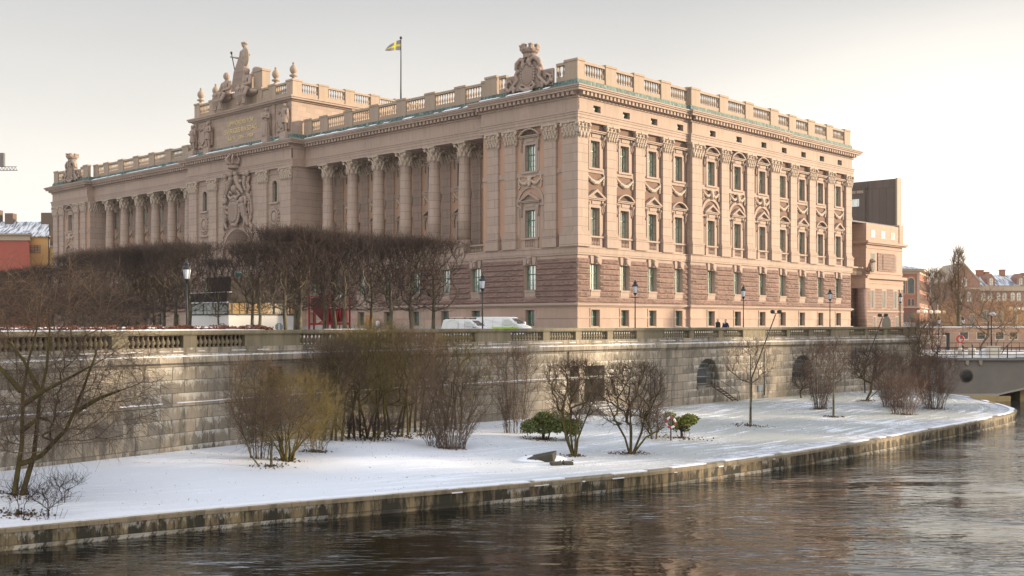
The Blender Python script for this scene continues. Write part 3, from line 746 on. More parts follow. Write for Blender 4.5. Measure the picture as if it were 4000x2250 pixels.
wall(m, 'A', C0, UC - 4.15, 9.95, ZS, .9); wall(m, 'A', UC + 4.15, C1, 9.95, ZS, .9)
n = 20        # flared niche
for (r0, o0, r1, o1) in ((4.15, .9, 3.9, .5), (3.9, .5, 3.1, -1.1), (3.1, -1.1, 3.1, -1.3), (3.1, -1.3, 2.45, -1.3), (2.45, -1.3, 2.3, -1.9)):
    for i in range(n):
        a, b = PI * i / n, PI * (i + 1) / n
        m.quad(fp('A', UC + r0 * math.cos(a), o0, ZS + r0 * math.sin(a)), fp('A', UC + r0 * math.cos(b), o0, ZS + r0 * math.sin(b)), fp('A', UC + r1 * math.cos(b), o1, ZS + r1 * math.sin(b)), fp('A', UC + r1 * math.cos(a), o1, ZS + r1 * math.sin(a)))
    for s in (-1, 1): m.quad(fp('A', UC + s * r0, o0, ZS), fp('A', UC + s * r1, o1, ZS), fp('A', UC + s * r1, o1, 9.9), fp('A', UC + s * r0, o0, 9.9))
m.build('central_wall', M['pilaster'], BLD)
m = MB()
m.prism([(-UC - 2.4, 9.9), (-UC + 2.4, 9.9)] + [(-UC + 2.4 * math.cos(PI * i / 16), ZS + 2.4 * math.sin(PI * i / 16)) for i in range(17)], 1.7, 1.8)
put('fanlight_window', m.mesh('fanlight_window', M['glassdark']), BLD, (0, 0, 0), R90)
m = MB()
for i in range(28):
    a, b = PI * i / 28, PI * (i + 1) / 28
    for r0, r1, o in ((4.16, 4.5, 1.1), (4.5, 5.0, 1.02), (5.0, 5.15, 1.16)):
        A = lambda r, t, off: fp('A', UC + r * math.cos(t), off, ZS + r * math.sin(t))
        m.add([A(r0, a, .85), A(r1, a, .85), A(r1, b, .85), A(r0, b, .85), A(r0, a, o), A(r1, a, o), A(r1, b, o), A(r0, b, o)], [(4, 5, 6, 7), (0, 1, 5, 4), (1, 2, 6, 5), (2, 3, 7, 6), (3, 0, 4, 7)])
    m.sph(fp('A', UC + 4.75 * math.cos(a), 1.05, ZS + 4.75 * math.sin(a)), .16, 6, 4)
    for rr_, oo in ((3.5, -.3),): 
        for k2 in range(1): m.sph(fp('A', UC + rr_ * math.cos(a), oo, ZS + rr_ * math.sin(a)), (.08, .08, .08), 5, 3)
m.build('archivolt', M['smooth'], BLD)
aw = MB(); w = .58; arc = [(w * math.cos(PI * i / 10), 2.45 + w * math.sin(PI * i / 10)) for i in range(11)]; arco = [((w + .07) * math.cos(PI * i / 10), 2.45 + (w + .07) * math.sin(PI * i / 10)) for i in range(11)]
for i in range(10): aw.prism([arc[i], arco[i], arco[i + 1], arc[i + 1]], -.04, .08)
for s in (-1, 1): aw.box(s * w, s * (w + .07), -.04, .08, 0, 2.45)
aw.box(-.04, .04, -.03, .07, 0, 3.0)
for z in (.8, 1.6, 2.4): aw.box(-w, -.04, -.02, .06, z, z + .06); aw.box(.04, w, -.02, .06, z, z + .06)
ag = MB(); ag.prism([(-w, 0), (w, 0)] + arc, .04, .09)
afr = MB()
for i in range(10):
    a, b = PI * i / 10, PI * (i + 1) / 10
    afr.prism([((w + r) * math.cos(t), 2.45 + (w + r) * math.sin(t)) for r, t in ((.05, a), (.36, a), (.36, b), (.05, b))], -.5, -.3)
for s in (-1, 1): afr.box(s * (w + .05), s * (w + .36), -.5, -.3, -.1, 2.45)
afr.box(-1.2, 1.2, -.75, -.3, -.35, -.1); afr.box(-1.1, 1.1, -.5, -.42, 3.6, 3.75); afr.box(-1.35, 1.35, -.6, -.42, 4.0, 4.15)
AW = (aw.mesh('arched_window', M['green']), ag.mesh('pane', M['glassdark']), afr.mesh('surround', M['smooth']))
med = MB(); med.sph((0, -.12, 0), (.55, .25, .8), 12, 8)
for i in range(30):
    a = 2 * PI * i / 30; med.sph((.85 * math.cos(a), -.15, 1.05 * math.sin(a)), (.2, .16, .2), 6, 4)
for i in range(16): a = 2 * PI * i / 16; med.sph((1.15 * math.cos(a), -.08, 1.4 * math.sin(a)), (.22, .12, .22), 6, 4)
med.box(-1.3, 1.3, -.35, .05, -1.95, -1.75)
MED = med.mesh('wreath_medallion', M['relief'])
for u in (57.5, 76.9):
    for z in (11.25, 19.25):
        q = fput('arched_window', AW[0], 'A', u, .45, z); put('pane', AW[1], q); put('surround', AW[2], q)
    fput('wreath_medallion', MED, 'A', u, .9, 17.0)
# arms above the portal: crown, shield, two rampant lions, drapery and putti
def lion(m, s, x0, z0):
    m.limb((x0, -.5, z0 + 1.2), (x0 - s * .1, -.7, z0 + 2.7), .55, .6); m.sph((x0 - s * .1, -.9, z0 + 3.35), (.52, .5, .55)); m.sph((x0 - s * .45, -1.1, z0 + 3.25), (.3, .3, .26))
    for i in range(14): a = 2 * PI * i / 14; m.sph((x0 + .1 * s + .5 * math.cos(a), -.7, z0 + 3.2 + .6 * math.sin(a)), (.22, .25, .3), 6, 4)
    m.limb((x0 - s * .1, -.8, z0 + 2.5), (x0 - s * .85, -.8, z0 + 2.5), .27, .22); m.limb((x0 - s * .1, -.8, z0 + 2.0), (x0 - s * .85, -.8, z0 + 1.6), .27, .2)
    m.limb((x0, -.5, z0 + 1.1), (x0 + s * .35, -.6, z0 + .3), .45, .28); m.limb((x0 + s * .35, -.6, z0 + .3), (x0 - s * .1, -.6, z0 - .6), .25, .2)
    m.limb((x0 + s * .2, -.4, z0 + 1.1), (x0 + s * .75, -.5, z0 - .3), .38, .2); m.tube([(x0 + s * .4, -.3, z0 + 1.0), (x0 + s * 1.0, -.4, z0 + 1.4), (x0 + s * .9, -.4, z0 + 2.4), (x0 + s * 1.1, -.4, z0 + 3.0)], [.14, .12, .12, .2], 6)
m = MB(); m.prism([(-1.35, 19.9), (-1.35, 18.0), (-.9, 16.9), (0, 16.4), (.9, 16.9), (1.35, 18.0), (1.35, 19.9), (0, 20.2)], -.9, .1)
m.prism([(-1.05, 19.6), (-1.05, 18.1), (-.7, 17.2), (0, 16.8), (.7, 17.2), (1.05, 18.1), (1.05, 19.6), (0, 19.8)], -1.05, -.85)
for i in range(30):
    t = i / 29 * 2 * PI; m.sph((1.5 * math.cos(t), -.75, 18.3 + 1.95 * math.sin(t)), (.2, .22, .24), 6, 4)
lion(m, -1, -2.5, 16.6); lion(m, 1, 2.5, 16.6)
for s in (-1, 1):
    m.tube([(s * 3.9, -.3, 21.2), (s * 3.4, -.4, 19.5), (s * 3.0, -.4, 18.2)], [.12, .1, .08], 6); m.prism([(s * 3.7, 20.6), (s * 3.1, 18.6), (s * 3.6, 17.0), (s * 4.1, 18.2)], -.35, .05)
    for i in range(16): m.sph((s * (4.0 - .04 * i + .2 * math.sin(i)), -.2, 14.2 + i * .22), (.32, .25, .22), 6, 4)
    m.limb((s * .75, -.8, 23.4), (s * 1.5, -.8, 22.1), .5, .42); m.sph((s * .6, -.95, 24.1), .36); m.limb((s * 1.5, -.8, 22.1), (s * 2.2, -.7, 21.2), .42, .2); m.limb((s * .8, -.8, 23.5), (s * .2, -.9, 24.4), .2, .16)
    m.limb((s * 1.2, -.6, 22.6), (s * 1.9, -.8, 22.9), .35, .3)
    m.sph((s * 2.7, -.6, 23.9), .38); m.limb((s * 2.7, -.6, 23.4), (s * 2.5, -.6, 22.4), .35, .3); m.limb((s * 2.5, -.6, 22.4), (s * 2.8, -.6, 21.5), .26, .16)
    m.sph((s * 3.3, -.6, 24.0), (.5, .35, .5)); 
    for i in range(14): m.sph((s * (3.2 + .2 * math.sin(i * 1.3)), -.35, 23.6 - i * .3), (.36, .26, .26), 6, 4)
    m.tube([(0, -.6, 20.7), (s * .8, -.8, 20.4), (s * 1.5, -.7, 20.9), (s * 1.0, -.8, 21.5), (s * .5, -.8, 21.1)], [.3, .3, .28, .22, .12], 7)
m.sph((0, -.7, 21.9), (.7, .5, .6)); m.sph((0, -.6, 16.4), (.8, .5, .4))
m.lathe([(.95, 24.9), (1.05, 25.1), (1.0, 25.5), (1.15, 25.7)], 14, 0, -.7)
for i in range(8):
    a = 2 * PI * i / 8; m.tube([(1.05 * math.cos(a), -.7 + 1.05 * math.sin(a), 25.6), (1.35 * math.cos(a), -.7 + 1.35 * math.sin(a), 26.3), (.8 * math.cos(a), -.7 + .8 * math.sin(a), 27.0), (0, -.7, 26.8)], [.2, .18, .16, .14], 6)
m.sph((0, -.7, 27.2), .25)
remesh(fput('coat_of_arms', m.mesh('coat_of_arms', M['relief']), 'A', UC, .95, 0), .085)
# attic
AO = [(-.5, 53.6), (31, 53.6), (31, 80.8), (-.5, 80.8)]
def aband(m, z0, z1, p): m.slab(offs(AO, p), z0, z1)
m = MB(); aband(m, 28.3, 28.9, .25); aband(m, 28.9, 33.6, 0)
for u0, u1 in ((53.6, 54.6), (57.9, 58.7), (75.7, 76.5), (79.8, 80.8)): fb(m, 'A', u0, u1, .45, .68, 28.9, 33.6)
m.build('attic_wall', M['attic'], BLD)
m = MB(); aband(m, 33.6, 33.8, .3); aband(m, 33.8, 34.05, .75); aband(m, 34.05, 34.25, .9); m.build('attic_cornice', M['smooth'], BLD)
m = MB(); m.slab([(0, 54), (30.6, 54), (30.6, 80.4), (0, 80.4)], 34.2, 34.5); m.build('attic_roof', M['roof'], BLD)
AB = balsec(3.2, .75, 1.25, .28, .4, .4, .15, .08)
def arow(f, ps, off, z, w, base=0):
    for i, u in enumerate(ps):
        (l, r) = ((base_x(u, off, f)))
        put('pier', pier(w, 2.5), BLD, (l[0], l[1], z), r)
        if i:
            L = round(u - ps[i - 1] - w, 2); (l, r) = base_x((u + ps[i - 1]) / 2, off, f)
            key = ('a', L)
            if key not in RBc: RBc[key] = balsec(L, .75, 1.27, .28, .4, .4, .15, .08)
            put('roof_balustrade', RBc[key], BLD, (l[0], l[1], z), r)
def base_x(u, off, f): return ((u, 53.9 - off, 0), 0.0) if f == 'S' else ((-off, u, 0), R90)
arow('S', [5.0, 9.9, 14.8, 19.7, 24.6, 29.5], 0, 34.25, 1.7)
put('roof_balustrade', balsec(3.4, .75, 1.27, .28, .4, .4, .15, .08), BLD, (2.5, 53.9, 34.25), 0)
arow('A', [59.3, 62.0], .2, 34.25, .8); 
for u in (56.6, 77.8): put('roof_balustrade', balsec(2.9, .75, 1.27, .28, .4, .4, .15, .08), BLD, (-.2, u, 34.25), R90)
m = MB()
for y in (53.6, 79.2): m.box(-.5, 1.1, y, y + 1.6, 34.26, 36.55); m.box(-.6, 1.2, y - .1, y + 1.7, 36.55, 36.8)
for y in (58.0, 74.6): m.box(-.45, .5, y, y + 1.8, 34.26, 36.55); m.box(-.55, .6, y - .1, y + 1.9, 36.55, 36.78)
m.box(-.3, .6, 59.8, 74.6, 34.26, 36.2); m.box(-.4, .9, 63.0, 71.4, 36.2, 37.0)
m.build('attic_parapet', M['balus'], BLD)
fin = MB(); fin.lathe([(.62, 0), (.62, .2), (.3, .35), (.36, .6), (.8, .72), (.85, .95), (.4, 1.1), (.32, 1.25), (.55, 1.4), (.78, 1.85), (.72, 2.35), (.45, 2.75), (.22, 2.95), (.2, 3.05), (.28, 3.2), (.2, 3.4), (.05, 3.5)], 14)
FM = fin.mesh('ball_finial', M['balus'])
for y in (54.4, 58.9, 75.5, 80.0): put('ball_finial', FM, BLD, (.2, y, 36.78)).scale = (.72, .72, .76)
# inscription
for txt, z, sz in (('UPPFÖRDES FÖR', 31.9, .95), ('SVERIGES RIKSDAG', 30.7, 1.06), ('ÅREN · 1895 - 1904', 29.6, .86)):
    cu = bpy.data.curves.new('inscription', 'FONT'); cu.body = txt; cu.size = sz; cu.align_x = 'CENTER'; cu.extrude = .03; cu.space_character = 1.02
    o = bpy.data.objects.new('inscription', cu); me = bpy.data.meshes.new_from_object(o); bpy.data.objects.remove(o); me.materials.clear(); me.materials.append(M['gold']); o = put('inscription', me, BLD)
    o.location = (-.56, UC, z); o.rotation_euler = (PI / 2, 0, R90); o.scale = (.98, 1, 1)
# shields in relief on the attic
sh = MB(); sh.prism([(-.8, 2.6), (-.8, 1.2), (0, .5), (.8, 1.2), (.8, 2.6)], -.25, 0); 
for i in range(34): a = 2 * PI * i / 34; sh.sph((1.15 * math.cos(a) + .15 * math.sin(5 * a), -.1, 1.7 + 1.5 * math.sin(a)), (.24, .15, .24), 6, 4)
for s in (-1, 1): sh.sph((s * .6, -.15, 3.3), (.4, .15, .3)); sh.sph((s * .9, -.15, .3), (.4, .15, .3))
SHM = sh.mesh('relief_shield', M['relief'])
for u in (56.2, 78.1): fput('relief_shield', SHM, 'A', u, .5, 29.3)
# --- statues (things of their own: they stand on the attic)
def figure(m, H=4.3, lean=0, arms=((.45, -.25, .52), (-.42, -.3, .5)), robe=True, hat=False, cloak=True, beard=False):
    k = H / 7.5
    m.sph((0, -.02, H - .5 * k), (.36 * k, .42 * k, .5 * k), 10, 8); m.sph((0, -.42 * k, H - .5 * k), (.08 * k, .12 * k, .12 * k), 6, 4); m.sph((0, .08, H - .38 * k), (.42 * k, .44 * k, .42 * k))
    if hat: m.lathe([(.55 * k, 0), (.6 * k, .1 * k), (.42 * k, .15 * k), (.4 * k, .5 * k), (.2 * k, .6 * k)], 10, 0, 0, H - .35 * k)
    if beard: m.sph((0, -.3 * k, H - .95 * k), (.22 * k, .2 * k, .4 * k))
    m.limb((0, 0, H - 1.0 * k), (0, .02, H - 1.4 * k), .2 * k, .28 * k)
    m.sph((0, 0, H - 1.75 * k), (.85 * k, .5 * k, .5 * k)); m.limb((0, 0, H - 2.0 * k), (0, 0, H - 3.4 * k), .62 * k, .58 * k)
    if robe: m.lathe([(.95 * k, 0), (.9 * k, 1.0 * k), (.75 * k, 2.4 * k), (.6 * k, 3.8 * k)], 12)
    if robe:
        for i in range(9):
            a = 2 * PI * i / 9; m.tube([(.92 * k * math.cos(a), .9 * k * math.sin(a), 0), (.75 * k * math.cos(a + .1), .7 * k * math.sin(a + .1), 2.2 * k), (.5 * k * math.cos(a), .5 * k * math.sin(a), 3.9 * k)], [.14 * k, .12 * k, .08 * k], 5)
    else:
        for s in (-1, 1):
            m.limb((s * .28 * k, 0, H - 3.5 * k), (s * .36 * k, -.1 * k, 2.0 * k), .36 * k, .26 * k); m.limb((s * .36 * k, -.1 * k, 2.0 * k), (s * .4 * k, .05 * k, .25 * k), .27 * k, .17 * k); m.limb((s * .4 * k, .05 * k, .14 * k), (s * .46 * k, -.5 * k, .1 * k), .16 * k, .12 * k)
        m.lathe([(.75 * k, 2.5 * k), (.68 * k, 3.4 * k), (.55 * k, 4.4 * k)], 10)
    if cloak: m.tube([(0, .3 * k, H - 1.5 * k), (.1 * k, .5 * k, H - 3.5 * k), (0, .6 * k, .9 * k)], [.62 * k, .7 * k, .62 * k], 8)
    for s, (ax, ay, az) in zip((1, -1), arms):
        e = (s * 1.0 * k, -.05, H - 2.8 * k); m.limb((s * .78 * k, 0, H - 1.65 * k), e, .28 * k, .22 * k); h = (ax * k * 2, ay * k * 2, H - 3.0 * k + az * k); m.limb(e, h, .2 * k, .13 * k); m.sph(h, (.15 * k, .17 * k, .15 * k))
sts = [(79.95, 'cloaked stone statue at the far left corner of the attic', dict(robe=False, beard=True)), (75.3, 'bearded stone statue with hand at belt, left of the gold inscription', dict(robe=False, beard=True, arms=((.2, -.3, .3), (-.3, -.3, .0)))),
       (59.1, 'robed stone statue holding a book, right of the gold inscription', dict(robe=True, arms=((.1, -.42, .5), (-.1, -.42, .35)))), (54.4, 'stone statue in short coat at the near right corner of the attic', dict(robe=False, hat=False, arms=((.5, -.1, -.5), (-.45, -.2, -.2))))]
for u, lab, kw in sts:
    x, y = wl(-1.3, u); r = empty('statue', (x, y, 28.44), TB + R90, lab, 'statue', 'statues on the attic front')
    m = MB(); m.box(-.75, .75, -.45, .8, -.62, .55); m.build('base', M['smooth'], r)
    m = MB(); figure(m, 4.25, **kw); o = m.build('figure', M['relief'], r, (0, 0, .52)); o.scale = (1.3, 1.25, 1); remesh(o, .06)
# rooftop group
x, y = wl(-.1, UC - .3); gsv = empty('sculpture_group', (x, y, 36.9), TB + R90, 'stone woman standing with staff and tall oval shield above the middle of the attic', 'statue')
m = MB(); m.taper(.2, .5, 0, 1.9, 2.6, 2.2, 1.7, 1.7); m.build('pedestal', M['balus'], gsv)
m = MB(); figure(m, 6.0, robe=True, hat=False, cloak=False, arms=((.95, -.15, .3), (-1.0, -.55, .5)))
m.lathe([(.4, 0), (.44, .15), (.42, .25), (.2, .34)], 12, 0, .05, 5.72)
for i in range(11): m.tube([(-.5 + i * .12, -.4, 3.6), (-.9 + i * .2, -.75, 1.6), (-1.3 + i * .27, -.9, -1.2)], [.14, .2, .2], 6)
m.limb((.9, .2, .6), (.3, .1, -.8), .7, .9)
o = m.build('figure', M['relief'], gsv, (0, 0, 1.3)); o.scale = (1.25, 1.2, 1.04); remesh(o, .05)
m = MB(); m.sph((1.45, -.75, 5.0), (1.0, .28, 1.5), 18, 14, rot=Matrix.Rotation(-.12, 3, 'Y')); m.sph((1.45, -1.02, 5.0), (.28, .14, .4)); m.build('shield', M['balus'], gsv)
m = MB(); m.tube([(-2.15, -.9, 6.1), (-1.1, -.8, 2.6)], [.08, .08], 6); m.sph((-2.15, -.9, 6.15), .2); m.sph((-2.08, -.88, 5.92), (.13, .13, .07)); m.build('staff', M['iron'], gsv)
def seated(x0, s, lab, ux):
    X, Y = wl(-.75, ux); r = empty('seated_statue', (X, Y, 36.2), TB + R90, lab, 'statue', 'seated figures below the standing woman')
    m = MB(); m.sph((0, 0, 2.55), (.36, .4, .46)); m.limb((0, 0, 2.1), (0, 0, 1.95), .17, .2); m.sph((0, .05, 1.7), (.75, .42, .4)); m.limb((0, .05, 1.5), (0, .1, .6), .55, .5)
    for q in (-1, 1):
        m.limb((q * .3, 0, .45), (q * .42 + s * .3, -.95, .4), .38, .3); m.limb((q * .42 + s * .3, -.95, .4), (q * .4 + s * .35, -.85, -1.1), .26, .16); m.limb((q * .4 + s * .35, -.85, -1.25), (q * .45 + s * .4, -1.15, -1.3), .15, .1)
        m.limb((q * .7, 0, 1.75), (q * .85, -.25, 1.0), .22, .18); m.limb((q * .85, -.25, 1.0), (q * .35, -.8, .8), .17, .12)
    for i in range(7): m.tube([(s * .2 + i * .28 - .8, -.7, .5), (s * .3 + i * .24 - .7, -1.0, -.3), (s * .5 + i * .16 - .5, -.9, -1.2 + .1 * i)], [.25, .2, .08], 6)
    m.sph((s * .5, .1, .1), (1.2, .7, .4)); o = m.build('figure', M['relief'], r); o.scale = (1.6, 1.4, 1.38); remesh(o, .07)
seated(0, -1, 'seated bare-chested stone man at the left of the rooftop group', UC + 3.6); seated(0, 1, 'seated stone figure in hanging drapery at the right of the rooftop group', UC - 1.9)
X, Y = wl(.3, UC - 4.2); r = empty('stone_altar', (X, Y, 36.2), TB + R90, 'tall stone block with a carved ram-like head behind the standing woman', 'sculpture')
m = MB(); m.box(-1.0, 1.3, -.6, .8, 0, 3.1); m.box(-1.1, 1.4, -.7, .9, 3.1, 3.45); m.build('block', M['balus'], r); m = MB(); m.sph((-1.0, -.2, 3.6), (.7, .5, .5)); m.sph((-1.3, -.5, 3.0), (.4, .3, .45)); m.limb((-.4, -.2, 3.7), (.4, -.1, 3.55), .3, .15); remesh(m.build('carving', M['relief'], r), .07)
# flag
X, Y = wl(24, 58.3); fl = empty('flagpole', (X, Y, 34.5), 0, 'slender dark flagpole flying a pale blue and yellow cross flag above the roof', 'flagpole')
m = MB(); m.lathe([(.16, 0), (.12, 6), (.07, 13.5)], 8); m.sph((0, 0, 13.6), .24); m.build('pole', M['iron'], fl)
def flagmat():
    t = NT('flag_cloth'); uv = t.n('ShaderNodeTexCoord').outputs['UV']; sp = t.n('ShaderNodeSeparateXYZ', Vector=uv)
    a = t.math('MULTIPLY', t.math('GREATER_THAN', sp.outputs[0], .3125), t.math('LESS_THAN', sp.outputs[0], .4375)); b = t.math('MULTIPLY', t.math('GREATER_THAN', sp.outputs[1], .4), t.math('LESS_THAN', sp.outputs[1], .6))
    c = t.mix(t.math('MAXIMUM', a, b), (.30, .30, .33), (.95, .74, .05)); t.l(c, t.p.inputs['Base Color'])
    tr = t.n('ShaderNodeBsdfTranslucent'); t.l(c, tr.inputs[0]); mx = t.n('ShaderNodeMixShader', i0=.5); t.l(t.p.outputs[0], mx.inputs[1]); t.l(tr.outputs[0], mx.inputs[2]); t.l(mx.outputs[0], t.out.inputs[0]); return t.mat
m = MB(); nx, nz = 22, 10; m.uv = []
for i in range(nx + 1):
    for j in range(nz + 1):
        u = i / nx; v = j / nz
        for_x = -2.45 * u - .12 * (1 - v) * u; z = 11.55 + 1.75 * v - u * u * (.75 * v + .1) - .5 * u * v - .25 * max(0, u - .75) * 4 * v
        m.v.append((for_x, -.28 * math.sin(u * 7 + v * 1.2) * u, z)); m.uv.append((u, v))
m.f = [(i * (nz + 1) + j, (i + 1) * (nz + 1) + j, (i + 1) * (nz + 1) + j + 1, i * (nz + 1) + j + 1) for i in range(nx) for j in range(nz)]; m.m = [0] * len(m.f); m.sm = [True] * len(m.f)
m.build('flag', flagmat(), fl)
# ================================================================ SETTING
ord0 = ['first', 'second', 'third', 'fourth', 'fifth', 'sixth']
def smooth_line(pts, n=8):
    out = []
    for i in range(len(pts) - 1):
        p0 = pts[max(i - 1, 0)]; p1 = pts[i]; p2 = pts[i + 1]; p3 = pts[min(i + 2, len(pts) - 1)]
        for k in range(n):
            t = k / n; out.append(tuple(.5 * ((2 * p1[j]) + (-p0[j] + p2[j]) * t + (2 * p0[j] - 5 * p1[j] + 4 * p2[j] - p3[j]) * t * t + (-p0[j] + 3 * p1[j] - 3 * p2[j] + p3[j]) * t ** 3) for j in (0, 1)))
    out.append(tuple(pts[-1])); return out
class Line:
    def __init__(s, pts):
        s.p = pts; s.c = [0.0]
        for a, b in zip(pts[:-1], pts[1:]): s.c.append(s.c[-1] + math.hypot(b[0] - a[0], b[1] - a[1]))
        s.L = s.c[-1]
    def at(s, u):
        u = min(max(u, 0), s.L - 1e-6); lo = 0; hi = len(s.c) - 1
        while hi - lo > 1:
            m = (lo + hi) // 2
            if s.c[m] <= u: lo = m
            else: hi = m
        a, b = s.p[lo], s.p[lo + 1]; L = s.c[lo + 1] - s.c[lo]; t = (u - s.c[lo]) / L
        return (a[0] + (b[0] - a[0]) * t, a[1] + (b[1] - a[1]) * t), ((b[0] - a[0]) / L, (b[1] - a[1]) / L)
    def upx(s, x):
        k = (x - 2000) / F; best = None
        for i, (a, b) in enumerate(zip(s.p[:-1], s.p[1:])):
            fa = a[0] - k * a[1]; fb_ = b[0] - k * b[1]
            if fa * fb_ <= 0 and fa != fb_: best = s.c[i] + (s.c[i + 1] - s.c[i]) * fa / (fa - fb_)
        return best
    def F(s, u, o, z):
        (x, y), (dx, dy) = s.at(u); return (x + dy * o, y - dx * o, z)
WL = Line(smooth_line([(-34, 21), (-26.5, 32), (-19.3, 43.7), (-12.6, 54.0), (-4.45, 64.2), (1.48, 70.9), (11.2, 81.0), (21.2, 90.9), (31, 99.4), (39, 105.8)]))
QL = Line(smooth_line([(-44, 18), (-30, 27), (-16.4, 35.3), (-9.2, 39.8), (0, 45.0), (6.9, 49.4), (12.6, 54.3), (16, 57.6), (21.2, 62.8), (27.9, 70.3), (32.5, 75.4), (36, 79.7), (38.2, 83.5), (39.4, 87.7), (40.2, 92.7), (40.8, 98.5), (40.2, 103.5)]))
WU = WL.upx
STW = stone('terrace_wall_granite', (.30, .26, .20), 1.35, .6, .35, .03, var=.36, dirt=.4, uv=True, stain=.7, stainc=(.075, .07, .062), white=.8)
STB = stone('terrace_balustrade_granite', (.21, .18, .12), 1.6, 5, .5, .012, var=.18, dirt=.6, stain=.5, stainc=(.12, .105, .05))
WALL = empty('retaining_wall', (0, 0, 0), 0, 'high grey granite terrace wall with balustrade, ledges of snow and barred arches', 'wall')
class UB(MB):
    def __init__(s): super().__init__(); s.uv = []
    def q(s, ln, pts, mi=0):          # pts = (u, off, z)
        s.add([ln.F(*p) for p in pts], [(0, 1, 2, 3)], mi); s.uv += [(p[0] + p[1], p[2]) for p in pts]
    def strip(s, ln, u0, u1, prof, step=2.0, mi=0, seed=None):
        n = max(1, int((u1 - u0) / step))
        for i in range(n):
            a = u0 + (u1 - u0) * i / n; b = u0 + (u1 - u0) * (i + 1) / n
            for (o0, z0), (o1, z1) in zip(prof[:-1], prof[1:]): s.q(ln, [(a, o0, z0), (b, o0, z0), (b, o1, z1), (a, o1, z1)], mi)
        for uu in (u0, u1):
            if len(prof) == 4: s.q(ln, [(uu, o, z) for o, z in prof], mi)
    def face(s, ln, u0, u1, z0, z1, off, holes=(), depth=.8, step=2.0, mr=0):
        us = {u0, u1, *[h[0] for h in holes], *[h[1] for h in holes]}
        k = u0
        while k < u1: us.add(k); k += step
        us = sorted(us); zs = sorted({z0, z1, *[h[2] for h in holes], *[h[3] for h in holes]})
        for i in range(len(us) - 1):
            for j in range(len(zs) - 1):
                cu = (us[i] + us[i + 1]) / 2; cz = (zs[j] + zs[j + 1]) / 2
                if any(h[0] < cu < h[1] and h[2] < cz < h[3] for h in holes): continue
                s.q(ln, [(us[i], off, zs[j]), (us[i + 1], off, zs[j]), (us[i + 1], off, zs[j + 1]), (us[i], off, zs[j + 1])])
G1 = (WU(2722), WU(2722) + 2.9); G2 = (WU(3094), WU(3094) + 3.1); DW = (WU(2225), WU(2362)); DK = (WU(1044), WU(1104))
hl = [(G1[0], G1[1], -3.42, -1.2), (G2[0], G2[1], -3.4, -1.2), (DW[0], DW[1], -3.95, -1.5), (DK[0], DK[1], -3.9, -.75)]
m = UB(); m.face(WL, 0, WL.L, -5.4, -.42, 0, hl)
for h in hl[2:]:
    for (p, q) in (((h[0], h[2]), (h[0], h[3])), ((h[1], h[2]), (h[1], h[3])), ((h[0], h[3]), (h[1], h[3])), ((h[0], h[2]), (h[1], h[2]))):
        m.q(WL, [(p[0], 0, p[1]), (p[0], -1.2, p[1]), (q[0], -1.2, q[1]), (q[0], 0, q[1])])
for h in hl[:2]:
    uc = (h[0] + h[1]) / 2; r = (h[1] - h[0]) / 2; zs = -1.32 - r; n = 16
    for i in range(n):
        a, b = PI * i / n, PI * (i + 1) / n
        def ou(t): 
            return (uc + (r + .0) * max(-1, min(1, math.cos(t) * 1.5)), -1.2 if abs(math.cos(t)) < .67 else zs + (-1.2 - zs) * min(1, math.sin(t) / .745))
        A, B = ou(a), ou(b)
        m.q(WL, [(uc + r * math.cos(a), 0, zs + r * math.sin(a)), (A[0], 0, A[1]), (B[0], 0, B[1]), (uc + r * math.cos(b), 0, zs + r * math.sin(b))])
        m.q(WL, [(uc + r * math.cos(a), 0, zs + r * math.sin(a)), (uc + r * math.cos(a), -1.2, zs + r * math.sin(a)), (uc + r * math.cos(b), -1.2, zs + r * math.sin(b)), (uc + r * math.cos(b), 0, zs + r * math.sin(b))])
    for uu in (h[0], h[1]): m.q(WL, [(uu, 0, -3.42), (uu, -1.2, -3.42), (uu, -1.2, zs), (uu, 0, zs)])
    m.q(WL, [(h[0], .12, -3.43), (h[1], .12, -3.43), (h[1], -1.3, -3.4), (h[0], -1.3, -3.4)]); m.q(WL, [(h[0], .12, -3.43), (h[1], .12, -3.43), (h[1], .12, -3.65), (h[0], .12, -3.65)])
m.strip(WL, 0, WL.L, [(0, -.5), (.14, -.46), (.3, -.4), (.3, -.13), (.1, -.12), (.1, .09), (0, .1), (0, .27), (-.62, .27), (-.62, -.3)])
u2 = WU(2420); m.strip(WL, 0, u2, [(0, -2.42), (.1, -2.38), (.1, -2.27), (0, -2.25)])
# end return of the wall
(ex, ey), (tx, ty) = WL.at(WL.L)
RT = Line([(ex, ey), (ex - 1.5, ey + 8), (ex - 1, ey + 26)])
m.face(RT, 0, 20, -6, .27, 0); m.build('masonry', STW, WALL)
# balustrade of the terrace
def lathe_at(m, p, prof, n=8, mi=0): m.lathe(prof, n, p[0], p[1], p[2], mi)
BP = [(.105, 0), (.105, .03), (.06, .05), (.06, .08), (.135, .2), (.12, .27), (.055, .4), (.05, .47), (.09, .5), (.1, .56)]
def seg_bal(u0, u1):
    m = MB(); n = max(1, int(round((u1 - u0) / .265)))
    for i in range(n): lathe_at(m, WL.F(u0 + (u1 - u0) * (i + .5) / n, -.25, .28), BP)
    return m.build('balusters', STB, WALL)
def seg_pier(u0, u1, nm='pier'):
    m = MB(); n = max(1, int((u1 - u0) / 1.6))
    for i in range(n):
        a = u0 + (u1 - u0) * i / n + .01; b = u0 + (u1 - u0) * (i + 1) / n - .01
        pts = [WL.F(a, .0, 0)[:2], WL.F(b, .0, 0)[:2], WL.F(b, -.5, 0)[:2], WL.F(a, -.5, 0)[:2]]
        m.slab(pts, .271, .845)
    return m.build(nm, STB, WALL)
marks = [('p', 0, None)]
